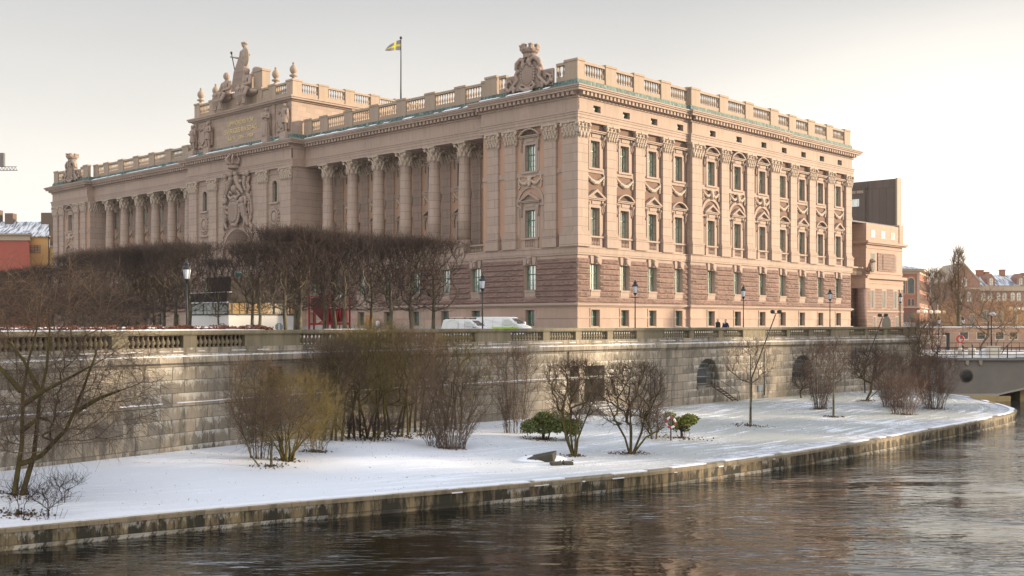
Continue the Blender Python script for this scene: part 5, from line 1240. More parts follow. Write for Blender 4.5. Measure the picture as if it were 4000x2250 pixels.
# people
SKIN = plain('skin', (.55, .33, .24), .55, var=.04)
def person(x, D, yaw, lab, coat, hair, trousers, Ht, stride, bald=False, shirt=None):
    X, Y = atD(x, D); r = empty('person', (X, Y, 0), yaw, lab, 'person', None); k = Ht / 1.78
    b = MB(); hip = .93 * k
    feet = []
    for s, st in ((-1, stride), (1, -stride)):
        kn = (s * .1 * k, -st * .45 * k - .03, .5 * k); an = (s * .1 * k, -st * k, .09 * k + abs(min(0, st)) * .12)
        b.limb((s * .09 * k, 0, hip), kn, .095 * k, .062 * k); b.limb(kn, an, .06 * k, .042 * k); b.limb((an[0], an[1] + .04, .05), (an[0] + s * .02, an[1] - .17 * k, .035), .04, .032); feet.append((kn, an))
    b.limb((0, 0, hip), (0, .01, 1.3 * k), .14 * k, .17 * k); b.sph((0, 0, 1.4 * k), (.2 * k, .11 * k, .1 * k)); b.limb((0, 0, 1.45 * k), (0, -.02, 1.56 * k), .058 * k, .055 * k)
    b.sph((0, -.02, 1.665 * k), (.078 * k, .098 * k, .118 * k), 12, 10); b.sph((0, -.118 * k, 1.65 * k), (.014, .022, .024)); b.sph((0, -.07, 1.59 * k), (.045, .05, .04))
    for s in (-1, 1): b.sph((s * .08 * k, -.01, 1.66 * k), (.014, .025, .034)); b.sph((s * .03, -.1 * k, 1.685 * k), (.018, .012, .011))
    b.sph((0, -.108 * k, 1.61 * k), (.028, .012, .008))
    arms = []
    for s, sw in ((-1, -stride * .7), (1, stride * .7)):
        e = (s * .27 * k, -sw * .3 + .04, 1.14 * k); h = (s * .27 * k, -sw * .75 - .05, .9 * k); b.limb((s * .2 * k, 0, 1.4 * k), e, .052 * k, .042 * k); b.limb(e, h, .04 * k, .028 * k)
        b.sph((h[0], h[1] - .01, h[2] - .05), (.022, .042, .05)); arms.append((s, e, h))
        for f in range(4):
            y0 = h[1] - .04 + f * .02; L = (.07, .078, .074, .06)[f]; b.tube([(h[0], y0, h[2] - .085), (h[0] - s * .004, y0 - .002, h[2] - .085 - L * .5), (h[0] - s * .02, y0, h[2] - .085 - L)], [.009, .0085, .007], 5)
        b.tube([(h[0] - s * .01, h[1] - .045, h[2] - .03), (h[0] - s * .02, h[1] - .07, h[2] - .07)], [.011, .008], 5)
    remesh(b.build('body', SKIN, r), .0125)
    c = MB(); c.limb((0, 0, .98 * k), (0, .01, 1.33 * k), .185 * k, .2 * k); c.sph((0, .0, 1.41 * k), (.235 * k, .14 * k, .1 * k), 12, 8); c.lathe([(.2 * k, .78 * k), (.195 * k, .98 * k)], 14); c.lathe([(.095 * k, 1.43 * k), (.085 * k, 1.53 * k)], 12, 0, -.01)
    for s, e, h in arms: c.limb((s * .205 * k, 0, 1.4 * k), e, .078 * k, .066 * k); c.limb(e, (h[0], h[1], h[2] + .03), .064 * k, .05 * k)
    remesh(c.build('coat', coat, r), .018)
    t = MB()
    for (kn, an), s in zip(feet, (-1, 1)): t.limb((s * .095 * k, 0, hip), kn, .115 * k, .08 * k); t.limb(kn, (an[0], an[1], an[2] + .03), .078 * k, .062 * k)
    remesh(t.build('trousers', trousers, r), .018)
    t = MB()
    for (kn, an), s in zip(feet, (-1, 1)): t.limb((an[0], an[1] + .05, .05), (an[0] + s * .02, an[1] - .18 * k, .045), .055, .045)
    remesh(t.build('shoes', TIRE, r), .015)
    if hair is not None:
        t = MB(); t.sph((0, .015, 1.705 * k), (.088 * k, .1 * k, .088 * k), 12, 8); t.sph((0, .05, 1.66 * k), (.078 * k, .065 * k, .09 * k))
        if bald: t = MB(); t.sph((0, .055, 1.655 * k), (.084 * k, .055 * k, .06 * k), 10, 8)
        t.build('hair', hair, r)
    if shirt: t = MB(); t.prism([(-.05, 1.38 * k), (.05, 1.38 * k), (.06, 1.5 * k), (-.06, 1.5 * k)], -.155, -.1); t.build('shirt_front', shirt, r)
GREYH = plain('grey_hair', (.5, .48, .45), .8); BRNH = plain('brown_hair', (.12, .07, .04), .8)
person(2804, 93.0, -1.05, 'walking man with bald head in a dark olive jacket, left of the pair', plain('olive_black_jacket', (.018, .02, .012), .8), GREYH, plain('dark_trousers', (.03, .03, .035), .9), 1.79, .22, True)
person(2834, 93.6, -.8, 'walking man with brown hair in a navy blue overcoat, right of the pair', plain('navy_coat', (.012, .014, .07), .8), BRNH, plain('charcoal_trousers', (.05, .05, .06), .9), 1.72, -.2, False, plain('white_shirt', (.7, .7, .72), .8))
# kiosk with glass band
KX, KY = atD(893, 88); kr = empty('kiosk', (KX, KY, 0), TB, 'flat-roofed kiosk with white lower walls, window band painted with amber reflection and dark brown metal fascia', 'kiosk')
W_, D_ = 6.6, 5.8
m = MB(); m.box(0, W_, 0, D_, -.02, 2.08); m.build('wall', plain('white_render', (.74, .73, .7), .85, var=.04), kr)
m = MB(); m.box(.12, W_ - .12, .12, D_ - .12, 2.08, 3.1); m.build('interior', plain('amber_interior', (.18, .11, .04), .6, var=.7, scale=1.2), kr)
m = MB(); m.box(.03, W_ - .03, .03, D_ - .03, 2.09, 3.09)
SG_ = MB(); SG_.box(-.008, .03, .08, D_ - .08, 2.12, 3.06); SG_.build('side_window_band', glass('painted_grey_reflection', (.10, .11, .10), .18), kr)  # grey reflection on this face put into the pane colour
AMB = glass('painted_amber_reflection', (.5, .3, .08), .3); m.build('window_band', AMB, kr)  # amber reflection put into the pane colour
m = MB()
for t_ in (0, 1.75, 2.9, 4.3, 5.5, W_): m.box(t_ - .05, t_ + .05, -.03, .1, 2.08, 3.1)
for t_ in (1.9, 3.8, D_): m.box(-.03, .1, t_ - .05, t_ + .05, 2.08, 3.1)
m.box(-.04, W_, -.04, .08, 2.03, 2.14); m.box(-.041, .08, .08, D_, 2.03, 2.14); m.build('window_frames', M['iron'], kr)
FASC = stone('dark_brown_cladding', (.035, .026, .022), .55, 9, .35, .03, var=.1, dirt=.1)
m = MB(); m.box(-.25, W_ + .2, -.25, D_ + .2, 3.1, 3.85); m.box(1.3, W_ - .5, 1.8, D_ - .3, 3.85, 5.2); m.build('roof', FASC, kr)
m = MB(); m.box(-.2, .2, -.2, D_, 3.855, 3.9); m.box(-.28, -.2, -.28, D_, 3.02, 3.1); m.build('roof_snow', SNOWM, kr)
m = MB(); m.lathe([(.22, 5.2), (.22, 5.5), (.3, 5.52), (.3, 5.7), (.05, 5.75)], 10, 2.9, 3.2); m.build('vent', plain('teal_metal', (.12, .3, .3), .4), kr)
# red steel hopper frame
RED = plain('red_painted_steel', (.27, .014, .016), .45, var=.15); DRED = plain('dark_red_steel', (.12, .012, .012), .6, var=.4)
RX, RY = atD(1208, 92); rr_ = empty('red_hopper', (RX, RY, 0), 0, 'red steel hopper on four posts standing among the clipped trees', 'hopper')
m = MB()
for x in (0, 1.55, 3.05):
    for y in (0, 2.2): m.box(x - .075, x + .075, y - .075, y + .075, 0, 3.7)
for y in (0, 2.2):
    m.box(.1, 1.45, y - .07, y + .07, 1.25, 1.4); m.box(1.65, 2.95, y - .07, y + .07, 1.25, 1.45); m.box(.1, 1.45, y - .04, y + .04, 3.55, 3.64)
    m.tube([(.7, y, 1.33), (1.45, y, 1.75)], .06, 4); m.tube([(1.7, y, 1.4), (2.3, y, 1.8)], .06, 4)
m.build('frame', RED, rr_)
m = MB(); m.prism([(.12, 3.5), (.12, 2.6), (1.05, 1.55), (1.43, 1.45), (1.43, 3.5)], .2, 2.0); m.build('hopper', DRED, rr_)
m = MB()
for i in range(5): m.tube([(1.95 + i * .24, .1, 1.5), (1.85 + i * .24, .02, 2.1), (1.9 + i * .25, .1, 2.9)], [.07, .1, .05], 6)
m.box(1.7, 2.9, .2, 2.0, 1.5, 2.6); m.build('tanks', RED, rr_)
# small things on the terrace
for i, (x, lab) in enumerate(((868, 'octagonal grey sign back behind the hedge, left of the kiosk corner'), (1090, 'octagonal grey sign back behind the hedge, at the right end of the kiosk'))):
    X, Y = atD(x, 80); s = empty('road_sign', (X, Y, 0), .1, lab, 'road sign', 'grey sign backs by the kiosk')
    m = MB(); m.tube([(0, .06, 0), (0, .06, 1.3)], .03, 6); m.build('post', M['lampglass'], s); m = MB(); m.prism([(.3 * math.cos(PI / 8 + k * PI / 4), 1.12 + .3 * math.sin(PI / 8 + k * PI / 4)) for k in range(8)], -.01, .02); m.build('plate', plain('grey_sign_back', (.22, .25, .26), .5, .4), s); m = MB(); m.box(-.04, .04, -.03, -.012, .9, 1.35); m.build('strip', plain('pale_strip', (.6, .65, .6), .6), s)
X, Y = wl(-.02, 36.6); nb = MB(); q = tag(put('notice_board', (nb.box(-.35, .35, -.06, .02, 0, .75), nb.mesh('notice_board', plain('white_notice', (.75, .75, .78), .6)))[1], None, (X - .69 * -1.2 * 0, Y, 1.0), TB + R90), 'small white notice board on the ground floor wall of the palace', 'notice board')
q.location = (*wl(1.2 - .12, 36.2), .95)
m = MB(); m.box(-.55, .55, -.05, .05, 0, 2.3); m.box(-.04, .04, -.09, -.05, 0, 2.3); d_ = m.build('door', plain('orange_wood_door', (.42, .2, .07), .6, var=.25), BLD, (1.2 - .1, 38.3, .2), R90)
m = MB(); m.prism([(2.5 * math.cos(PI * i / 14), 3.3 + 1.5 * math.sin(PI * i / 14)) for i in range(15)], -.3, .0); m.build('door_pediment', M['smooth'], BLD, (1.2, 38.3, 0), R90)
# life ring post on the lawn
X, Y, Z = ground_px(2620, 1722); lr = empty('life_ring', (X, Y, Z), -.25, 'red and white life ring hanging on a post beside the right green bush', 'life ring')
m = MB(); m.tube([(0, .06, 0), (0, .06, 1.55)], .045, 6); m.build('post', plain('grey_post', (.12, .11, .1), .8), lr)
RW = []
for nm, cc, par in (('ring_white', (.8, .79, .76), 0), ('ring_red', (.32, .045, .035), 1)):
    m = MB()
    for k in range(4):
        a0 = k * PI / 2 + (.0 if par == 0 else PI / 4) + .1; pts = [((.25) * math.cos(a0 + t * PI / 4 * 1.0), -.03, 1.0 + .27 * math.sin(a0 + t * PI / 4 * 1.0)) for t in (0, .25, .5, .75, 1)]; m.tube(pts, .062, 8)
    m.build(nm, plain(nm, cc, .5), lr)
# rock seat
X, Y, Z = ground_px(2140, 1800); rk = empty('stone_block', (X, Y, Z), .2, 'broken dark stone slab lying in the snow in front of the bushes', 'stone')
m = MB(); m.add([(-.9, .1, -.1), (.2, -.4, -.25), (.45, .3, -.2), (-.7, .8, -.1), (-1.0, .1, .10), (.1, -.5, .38), (.5, .25, .46), (-.75, .85, .16), (.1, -.45, -.1)], [(4, 5, 6, 7), (0, 1, 5, 4), (1, 2, 6, 5), (2, 3, 7, 6), (3, 0, 4, 7)]); ROCK = plain('mossy_rock', (.065, .06, .045), .9, var=.5, scale=4, bump=.6); bevel(m.build('slab', ROCK, rk), .05)
for x, w in ((.15, .5), (.7, .45)): m = MB(); m.box(x - w / 2, x + w / 2, -1.2, -.75, -.15, .12); bevel(m.build('step', ROCK, rk, (0, 0, -.05)), .03)
m = MB(); m.sph((.35, .2, .02), (1.3, .9, .3), 16, 8); m.build('snow', SNOWM, rk, (-.5, .4, -.1))

# ================================================================ BRIDGE AND FAR BANK
BX = 40.3; BY = 103.0
br = empty('bridge', (BX, BY, -1.85), 0, 'grey concrete bridge at the right edge with a round black opening and a shallow arch', 'bridge')
CONC = plain('bridge_concrete', (.20, .182, .16), .85, var=.22, scale=.7, bump=.2)
m = MB(); top = -.22
xs = [(0, -3.35), (5.1, -3.35)] + [(5.1 + 18 * i / 14, -3.35 + 2.6 * math.sin(PI * .5 * i / 14)) for i in range(1, 15)] + [(60, -.75)]
m.prism([(0, top)] + xs + [(60, top)], 0, 1.2); m.box(0, 60, 1.2, 24, -.75, -.22); m.build('side_wall', CONC, br)
m = MB(); m.box(-.2, 60, -.3, 24, -.22, 0.0); m.build('deck_edge', plain('deck_edge_granite', (.2, .19, .17), .8, var=.2), br)
m = MB()
pp = [(5.1 + 18 * i / 14, -3.35 + 2.6 * math.sin(PI * .5 * i / 14)) for i in range(0, 15)]
for (a, b), (c, d) in zip(pp[:-1], pp[1:]): m.prism([(a, b - .12), (c, d - .12), (c, d + .03), (a, b + .03)], -.16, 0)
m.box(-.5, 5.1, -.16, 0, -3.55, -3.35); m.build('arch_rim', plain('lit_edge_rim', (.36, .33, .29), .8), br)  # paler tone puts the lit arch edge into the colour
m = MB(); m.box(-2.0, 5.6, -.35, 3, -5.5, -3.56); m.box(5.2, 6.2, -.1, 3, -5.5, -3.56); m.box(7.6, 8.0, 1.0, 12, -5.5, -1.5); m.box(10.2, 10.7, 1.0, 12, -5.5, -1.2); m.box(4, 5.2, 2.5, 24, -5.5, -.7); m.build('abutment', plain('yellow_and_golden_lit_stone', (.42, .31, .15), .85, var=.35, scale=1.2), br)  # yellowish stone; the same yellow paints golden light on the columns behind
m = MB()
m.tube([(2.1, -.06, -1.66), (2.1, .05, -1.66)], .62, 28); m.build('round_frame', plain('dark_bronze', (.09, .08, .07), .5), br)
m = MB(); m.tube([(2.1, -.09, -1.66), (2.1, 0, -1.66)], .5, 28); m.build('round_opening', DARK, br)
for x in (.75, 2.1, 3.35): m = MB(); m.prism([(x - .17, -.22), (x + .17, -.22), (x + .14, -.62), (x - .02, -.7), (x - .14, -.5)], -.25, 0); m.build('bracket', plain('stone_bracket', (.3, .26, .2), .8), br)
m = MB(); m.box(0, 60, .2, 23, .004, .05); m.build('deck_snow', GM, br)
# railing on the bridge
rg = empty('bridge_railing', (BX - .6, BY + .05, -1.85), 0, 'black iron railing with thin bars along the near edge of the bridge', 'railing')
m = MB()
for i in range(36):
    x = .0 + i * .82; m.tube([(x, 0, 0), (x, 0, 1.25 if i % 4 == 0 else 1.0)], .05 if i % 4 == 0 else .025, 6)
for z in (.3, .62, .98): m.tube([(0, 0, z), (29, 0, z)], .028, 5)
m.build('bars', M['iron'], rg)
r2 = empty('bridge_railing', (BX + 3, BY + 22.5, -1.85), 0, 'black iron railing along the far edge of the bridge', 'railing'); m = MB()
for i in range(40): m.tube([(i * .9, 0, 0), (i * .9, 0, 1.05)], .035, 5)
for z in (.4, 1.0): m.tube([(0, 0, z), (35, 0, z)], .03, 5)
m.build('bars', M['iron'], r2)
for i, (x, D) in enumerate(((3751, 110), (3789, 110), (3803, 109))):
    X, Y = atD(x, D); b = MB(); b.lathe([(.2, 0), (.2, .7), (.17, .78), (.05, .8)], 10); tag(b.build('bollard', plain('pale_stone_bollard', (.55, .5, .42), .8), None, (X, Y, -1.85)), ['pale stone bollard on the bridge, leftmost of three', 'pale stone bollard on the bridge, middle of three', 'pale stone bollard on the bridge, rightmost of three'][i], 'bollard', 'bollards on the bridge')
X, Y = atD(3879, 107); b = MB(); b.box(-.55, .55, -.4, .4, 0, .95); b.box(-.6, .6, -.45, .45, .95, 1.02); tag(b.build('utility_box', plain('cream_box', (.62, .56, .45), .6), None, (X, Y, -1.84)), 'cream utility box on the bridge behind the railing', 'utility box')
X, Y = atD(3846, 107.5); b = MB(); b.box(-.35, .35, -.3, .3, 0, .55); b.sph((0, 0, .55), (.36, .3, .25)); tag(b.build('grit_bin', plain('white_bin', (.66, .66, .66), .6), None, (X, Y, -1.84)), 'small white grit bin with rounded lid beside the cream box', 'grit bin')
X, Y = atD(3751, 118); lr2 = empty('life_ring', (X, Y, -1.85), 0, 'red and white life ring on a stand beyond the bridge railing', 'life ring')
m = MB(); m.tube([(.36 * math.cos(2 * PI * i / 20), 0, 1.55 + .36 * math.sin(2 * PI * i / 20)) for i in range(21)], .09, 6); m.build('ring', plain('ring_red_2', (.55, .05, .03), .5), lr2); m = MB(); m.tube([(0, .1, 0), (0, .1, 1.9)], .04, 5); m.build('post', M['lampglass'], lr2)
# lamps of the far bank
def globes(x, yt, D, lab):
    X, Y = atD(x, D); r = empty('globe_lamp', (X, Y, -1.9), 0, lab, 'street lamp', 'five-globe lamp posts'); zt = zat(yt, D) + 1.9
    m = MB(); m.tube([(0, 0, 0), (0, 0, zt + 1.2)], [.1, .06], 8); m.tube([(-.95, 0, zt - .15), (.95, 0, zt - .15)], .04, 5); m.tube([(0, -.9, zt - .15), (0, .9, zt - .15)], .04, 5); m.build('post', plain('pale_post', (.5, .42, .33), .6), r)
    g = MB()
    for dx, dy in ((-.95, 0), (.95, 0), (-.45, -.6), (.4, .6), (0, -.2)): g.sph((dx, dy, zt), .28, 10, 8)
    g.build('globes', plain('opal_globes', (.85, .76, .6), .3), r)
globes(3612, 1218, 165, 'lamp post with white globes, leftmost of three in front of the brick hall'); globes(3663, 1219, 170, 'lamp post with white globes, middle one in front of the pink house'); globes(3973, 1206, 165, 'lamp post with white globes, far right by the long brick building')
X, Y = atD(3873, 112); r = empty('street_lamp', (X, Y, -1.85), 0, 'single dark street lamp with a white mushroom shade on the bridge', 'street lamp'); m = MB(); m.tube([(0, 0, 0), (0, 0, 4.1)], [.08, .06], 8); m.build('pole', M['iron'], r); m = MB(); m.lathe([(.1, 4.0), (.38, 4.1), (.36, 4.25), (.1, 4.36)], 12, .1); m.build('shade', M['lampglass'], r)
for x, D, lab in ((3668, 121, 'small lantern lamp on the far bank left of the tall poplar'), (3762, 123, 'small lantern lamp on the far bank right of the tall poplar')):
    c = copy_tree(l0); X, Y = atD(x, D); c.location = (X, Y, -1.85); c['label'] = lab; c.scale = (.9, .9, .88)

# ---- generic far building
def bldg(name, lab, loc, rz, boxes): return empty(name, loc, rz, lab, 'building')
def facade_windows(root, y, xs, zs, w, h, mat, arch=False, trim=None, fr=None):
    key = (w, h, arch); 
    m = MB(); t = MB(); n = 8
    poly = ([(-w / 2, 0), (w / 2, 0), (w / 2, h - w / 2)] + [(w / 2 * math.cos(PI * i / n), h - w / 2 + w / 2 * math.sin(PI * i / n)) for i in range(1, n)] + [(-w / 2, h - w / 2)]) if arch else [(-w / 2, 0), (w / 2, 0), (w / 2, h), (-w / 2, h)]
    m.prism(poly, -.03, .12); me = m.mesh('window', mat)
    k = 1.22; p2 = [(x * k, -.1 + (z - 0) * (1 + .12) if z > 0 else -.15) for x, z in poly]; t.prism(p2, -.015, .12); m3 = MB(); m3.box(-.04, .04, -.06, .0, 0, h * .98); 
    for q in (.35, .68): m3.box(-w / 2, w / 2, -.055, .0, h * q - .03, h * q + .03)
    tm = t.mesh('surround', trim) if trim else None; fm = m3.mesh('frame', fr or M['iron'])
    for x in xs:
        for z in zs:
            o = put('window', me, root, (x, y, z))
            if tm: put('surround', tm, o, (0, 0, 0))
            put('frame', fm, o)
BRICK = lambda nm, c: stone(nm, c, .9, .28, .75, .02, var=.12, dirt=.2, bump=.1)
WARM = glass('warm_pale_glass', (.5, .42, .3), .35)  # warm, paler pane colour
# smaller bank wing beyond the far end
GD2 = glass('dull_dark_glass', (.035, .04, .035), .05)
PK = stone('pink_granite', (.38, .27, .21), 1.6, .8, .6, .016, var=.06); PKR = stone('pink_rock_granite', (.24, .16, .13), 1.3, .62, .5, .04, var=.15, bump=.8, rock=2.5)
sX, sY = atD(3385, 186); bw = empty('bank_wing', (sX, sY, 0), TB, 'smaller pink granite wing with lion statues behind the far end of the palace', 'building'); bw.scale = (1, 1, .82)
t1 = 14.2
m = MB(); m.box(0, t1, 0, 30, -.1, 8.9); m.box(-8, 0, 2.0, 30, -.1, 8.9); m.build('lower_wall', PKR, bw)
m = MB(); m.box(0, t1, .0, 30, 8.9, 10.9); m.box(-8, 0, 2.0, 30, 8.9, 10.4); m.box(-.9, t1 + .3, -.6, 30, 10.9, 11.3); m.box(-.6, t1 + .3, -.6, 30, 11.3, 11.5); m.box(-1.4, 0, -.5, 2.5, 8.9, 10.9); m.build('frieze', PK, bw)
m = MB(); m.box(.2, t1, .2, 30, 11.5, 18.0); m.box(-8, .2, 3.5, 30, 11.5, 18); m.build('upper_wall', PK, bw)
m = MB(); m.box(-.3, t1 + .7, -.3, 30, 18.0, 18.25); m.box(-.6, t1 + .8, -.6, 30, 18.25, 18.7); m.box(-8, -.8, 3.0, 30, 18.0, 18.6); m.build('cornice', PK, bw)
m = MB(); m.box(.1, t1 - .3, .1, 28, 18.7, 22.3); m.box(-8, .1, 3.8, 28, 18.7, 22.3); m.box(t1 - 1.6, t1, -.02, 2, 18.7, 22.8); m.build('attic', PK, bw)
m = MB(); m.box(-8, t1 - 2, .5, 26, 22.3, 22.6); m.build('roof', M['roof'], bw)
facade_windows(bw, 0, (2.2, 6.6, 11), (4.9,), 1.5, 3.6, GD2, trim=PK); facade_windows(bw, .2, (2.8, 11), (12.6,), 1.6, 3.6, GD2, trim=PK); facade_windows(bw, .1, (2.6, 6.4, 10.2), (19.5,), 1.4, 1.5, M['glass'], trim=PK); facade_windows(bw, 0, (3, 11.6), (.9,), 1.1, 2.1, GD2, trim=PK)
m = MB(); m.prism([(1.6 * math.cos(PI * i / 10) + 7.5, 1.6 + 1.6 * math.sin(PI * i / 10)) for i in range(11)] + [(5.9, 0), (9.1, 0)], -.05, .2); m.prism([(2.0 * math.cos(PI * i / 10) - 3, 2.6 + 2.0 * math.sin(PI * i / 10)) for i in range(11)] + [(-5, 0), (-1, 0)], 1.9, 2.1); m.build('dark_arches', DARK, bw)
m = MB(); m.lathe([(.9, 22.3), (1.2, 22.6), (.7, 23.0), (1.0, 23.6), (1.3, 24.6), (1.0, 25.5), (.5, 25.9), (.6, 26.2), (.2, 26.6)], 12, -1.5, 4.5); m.box(-3.2, .2, 3.2, 5.5, 22.3, 22.9); m.build('urn', M['balus'], bw)
m = MB(); 
for i in range(9): bal_lathe(m, -5 + i * .5, .6, 11.5, 1.4, .16, 6)
m.box(-5.5, -.6, .3, .9, 12.9, 13.2); m.build('balustrade', M['balus'], bw)
m = MB(); m.box(-.9, .4, -1.0, .1, 11.5, 12.0); m.limb((-.2, -.4, 12.6), (-.2, -.9, 14.4), .55, .6); m.sph((-.2, -1.2, 15.2), (.6, .7, .6)); m.sph((-.2, -1.8, 15.0), (.35, .35, .3)); m.limb((-.5, -1.0, 14.2), (-.5, -1.3, 12.2), .3, .22); m.limb((.1, -1.0, 14.2), (.1, -1.3, 12.2), .3, .22); m.limb((-.2, 0, 12.9), (-.2, -.2, 12.3), .6, .4); o = remesh(m.build('lion_statue', M['relief'], bw, (-.2, -.3, 3.2)), .08); o.scale = (.72, .72, .74)
m = MB(); m.box(t1 - 1.7, t1 - 1.4, -.16, 0, .2, 8.9); m.box(0, t1, -.1, 0, 4.0, 4.3); m.box(0, t1, -.1, 0, 9.9, 10.1); m.box(.2, t1, .08, .2, 12.0, 12.3); m.box(.2, t1, .08, .2, 17.2, 17.5); m.build('string_courses', PK, bw)
m = MB(); m.box(4.4, 11.0, .06, .2, 12.6, 16.4); m.box(6.2, 9.0, -.02, .2, 13.0, 16.0); m.build('rock_panel', PKR, bw)
m = MB(); m.lathe([(.85, 0), (.8, 8.9)], 14, -.8, .4); m.build('corner_column', PKR, bw)
# dark chamber tower
DXx, DYy = atD(3502, 232); tw = empty('chamber_tower', (DXx, DYy, 0), TB + R90, 'tall dark brown metal-clad hall rising behind the bank wing', 'building')
CL_ = stone('brown_metal_cladding', (.10, .078, .066), 1.6, 30, .55, .06, var=.08, dirt=.15, bump=.4); CL2 = plain('light_edge_cladding', (.3, .24, .18), .7)
m = MB(); m.box(-34, 0, 0, 1.6, 0, 31.8); m.box(-6.0, -.02, -.35, 0, 0, 31.6); m.box(-34, -6.8, -.3, 0, 10, 30.2); m.box(-34, -6.3, -.32, -.28, 30.25, 30.5); m.build('wall', CL_, tw)
m = MB(); m.box(.0, .35, -.4, 1.6, 0, 31.9); m.build('edge', CL2, tw)
m = MB(); m.box(-10.7, -8.2, -.36, .1, 26.5, 28.1); m.box(-11.2, -9.7, -.36, .1, 22.4, 24.2); m.build('window', M['glass'], tw)
m = MB(); 
for i in range(8): m.box(-21 + i * 1.75, -19.5 + i * 1.75, -.4, -.29, 29.3, 29.9)
m.build('vents', CL2, tw)
# red brick hall
hX, hY = atD(3590, 262); bh = empty('brick_hall', (hX, hY, -1.9), 0, 'red brick hall with tall arched windows, cream trim and shallow metal roof', 'building')
RB_ = BRICK('red_brick', (.34, .13, .085)); CR_ = plain('cream_stone', (.42, .34, .25), .8, var=.12); RBD = BRICK('striped_brick', (.22, .085, .06))
SL = lambda e: [(-16, -e), (e, -e), (12.9 + e, 28 + e), (-16, 28 + e)]
m = MB(); m.slab(SL(0), 7.0, 15.0); m.build('wall', RB_, bh)
m = MB(); m.slab(SL(.1), 3.5, 6.9); m.build('lower_wall', RBD, bh)
m = MB(); m.slab(SL(.3), 0, 3.49); m.build('base', M['plinth'], bh)
m = MB(); m.slab(SL(.35), 6.9, 7.2); m.slab(SL(.12), 15.0, 15.7); m.slab(SL(.9), 15.7, 16.1); m.box(-.5, .1, -.1, .5, 7.2, 15.0); m.build('trim', CR_, bh)
m = MB(); m.add([(-17, -1.1, 16.1), (1.1, -1.1, 16.1), (14, 29, 16.1), (-17, 29, 16.1), (-14, 8, 18.0), (-5, 8, 18.0)], [(0, 1, 5, 4), (1, 2, 5), (2, 3, 4, 5), (3, 0, 4)])
ROOFS = NT('snow_streaked_roof'); _v = ROOFS.obj(); ROOFS.l(ROOFS.mix(ROOFS.ramp(ROOFS.noise(ROOFS.mapping(_v, (2.2, .25, .3)), 1.2, 4), [(.42, 0.0), (.55, 1.0)]), (.09, .1, .11), (.6, .63, .68)), ROOFS.p.inputs['Base Color']); ROOFS = ROOFS.mat
m.build('roof', ROOFS, bh)
facade_windows(bh, 0, (-1.9, -4.1), (10.3,), 1.5, 3.7, GD2, True, CR_); facade_windows(bh, 0, (-2.35, -1.45, -4.5), (7.4,), .62, 1.7, GD2, True, CR_); facade_windows(bh, -.1, (-1.9, -4.1), (3.6,), 1.5, 2.3, GD2, True, RBD)
sw = empty('side_wall_windows', (0, 0, 0)); sw.parent = bh; sw.rotation_euler = (0, 0, math.atan2(28, 12.9)); facade_windows(sw, 0, [2 + i * 1.6 for i in range(16)], (8.0, 11.2), .6, 2.4, GD2, True, CR_)
# pink house
X, Y = atD(3680, 330); ph = empty('pink_house', (X, Y, -1.9), 0, 'pale pink plastered house with snow on its roof between the brick buildings', 'building'); ph.scale = (1, 1, .8)
PKP = plain('pink_plaster', (.5, .30, .22), .9, var=.06, scale=.4); m = MB(); m.box(-9, 8, 0, 12, 0, 15.0); m.build('wall', PKP, ph); m = MB(); m.prism([(-9.4, 15.0), (8.4, 15.0), (4, 20.2), (-7, 20.2)], -.4, 12); m.build('roof', ROOFS, ph)
m = MB(); m.box(-.6, 3, 3, 5, 19, 23); m.box(-6.5, -4.5, 3, 5, 19, 23); m.box(4.8, 8, 4, 6, 18, 22); m.build('chimneys', BRICK('chimney_brick', (.3, .17, .1)), ph)
facade_windows(ph, 0, (-7, -3, 1, 5), (1.5, 5.8, 10.8), 1.5, 2.6, GD2, trim=plain('grey_trim', (.3, .2, .17), .8))
X, Y = atD(3705, 345); p2_ = empty('pale_house', (X, Y, -1.9), 0, 'taller pale house just left of the gabled brick building', 'building'); p2_.scale = (1, 1, .78); m = MB(); m.box(-6, 10, 0, 10, 0, 19); m.build('wall', plain('pale_plaster', (.5, .36, .28), .9, var=.05), p2_); m = MB(); m.prism([(-6.4, 19), (10.4, 19), (8, 21.5), (-3, 21.5)], -.3, 10); m.build('roof', ROOFS, p2_); facade_windows(p2_, 0, (-4, 0, 4), (14,), 1.4, 2.4, GD2)
# gabled brick building with long wing
X, Y = atD(3720, 290); gbd = empty('gabled_building', (X, Y, -1.9), 0, 'long brown brick building with a steep gable, dormers and chimneys at the right', 'building')
BB = BRICK('brown_brick', (.29, .17, .12)); m = MB(); m.prism([(0, 0), (7.2, 0), (7.2, 14.4), (3.4, 18.7), (2.9, 18.7), (-.3, 14.4)], 0, 14); m.box(7.2, 45, 1.2, 14, 0, 11.8); m.build('wall', BB, gbd)
m = MB(); m.box(7.2, 45, .8, 14, 11.8, 13.2); m.box(-.1, 7.3, -.1, 0, 12.2, 12.6); m.box(7.2, 45, 1.1, 1.3, 3.2, 3.6); m.build('trim', CR_, gbd)
m = MB(); m.add([(7.25, .6, 13.2), (45, .6, 13.2), (45, 7, 16.2), (7.25, 7, 16.2)], [(0, 1, 2, 3)]); m.add([(7.25, 7, 16.2), (45, 7, 16.2), (45, 13, 13.2), (7.25, 13, 13.2)], [(0, 1, 2, 3)]); m.build('roof', ROOFS, gbd)
m = MB()
for s in (-1, 1): m.prism([(3.15, 19.1), (3.15 + s * 4.3, 14.35), (3.15 + s * 4.3, 13.9), (3.15, 18.6)], -.2, 14.1)
m.build('gable_coping', CR_, gbd)
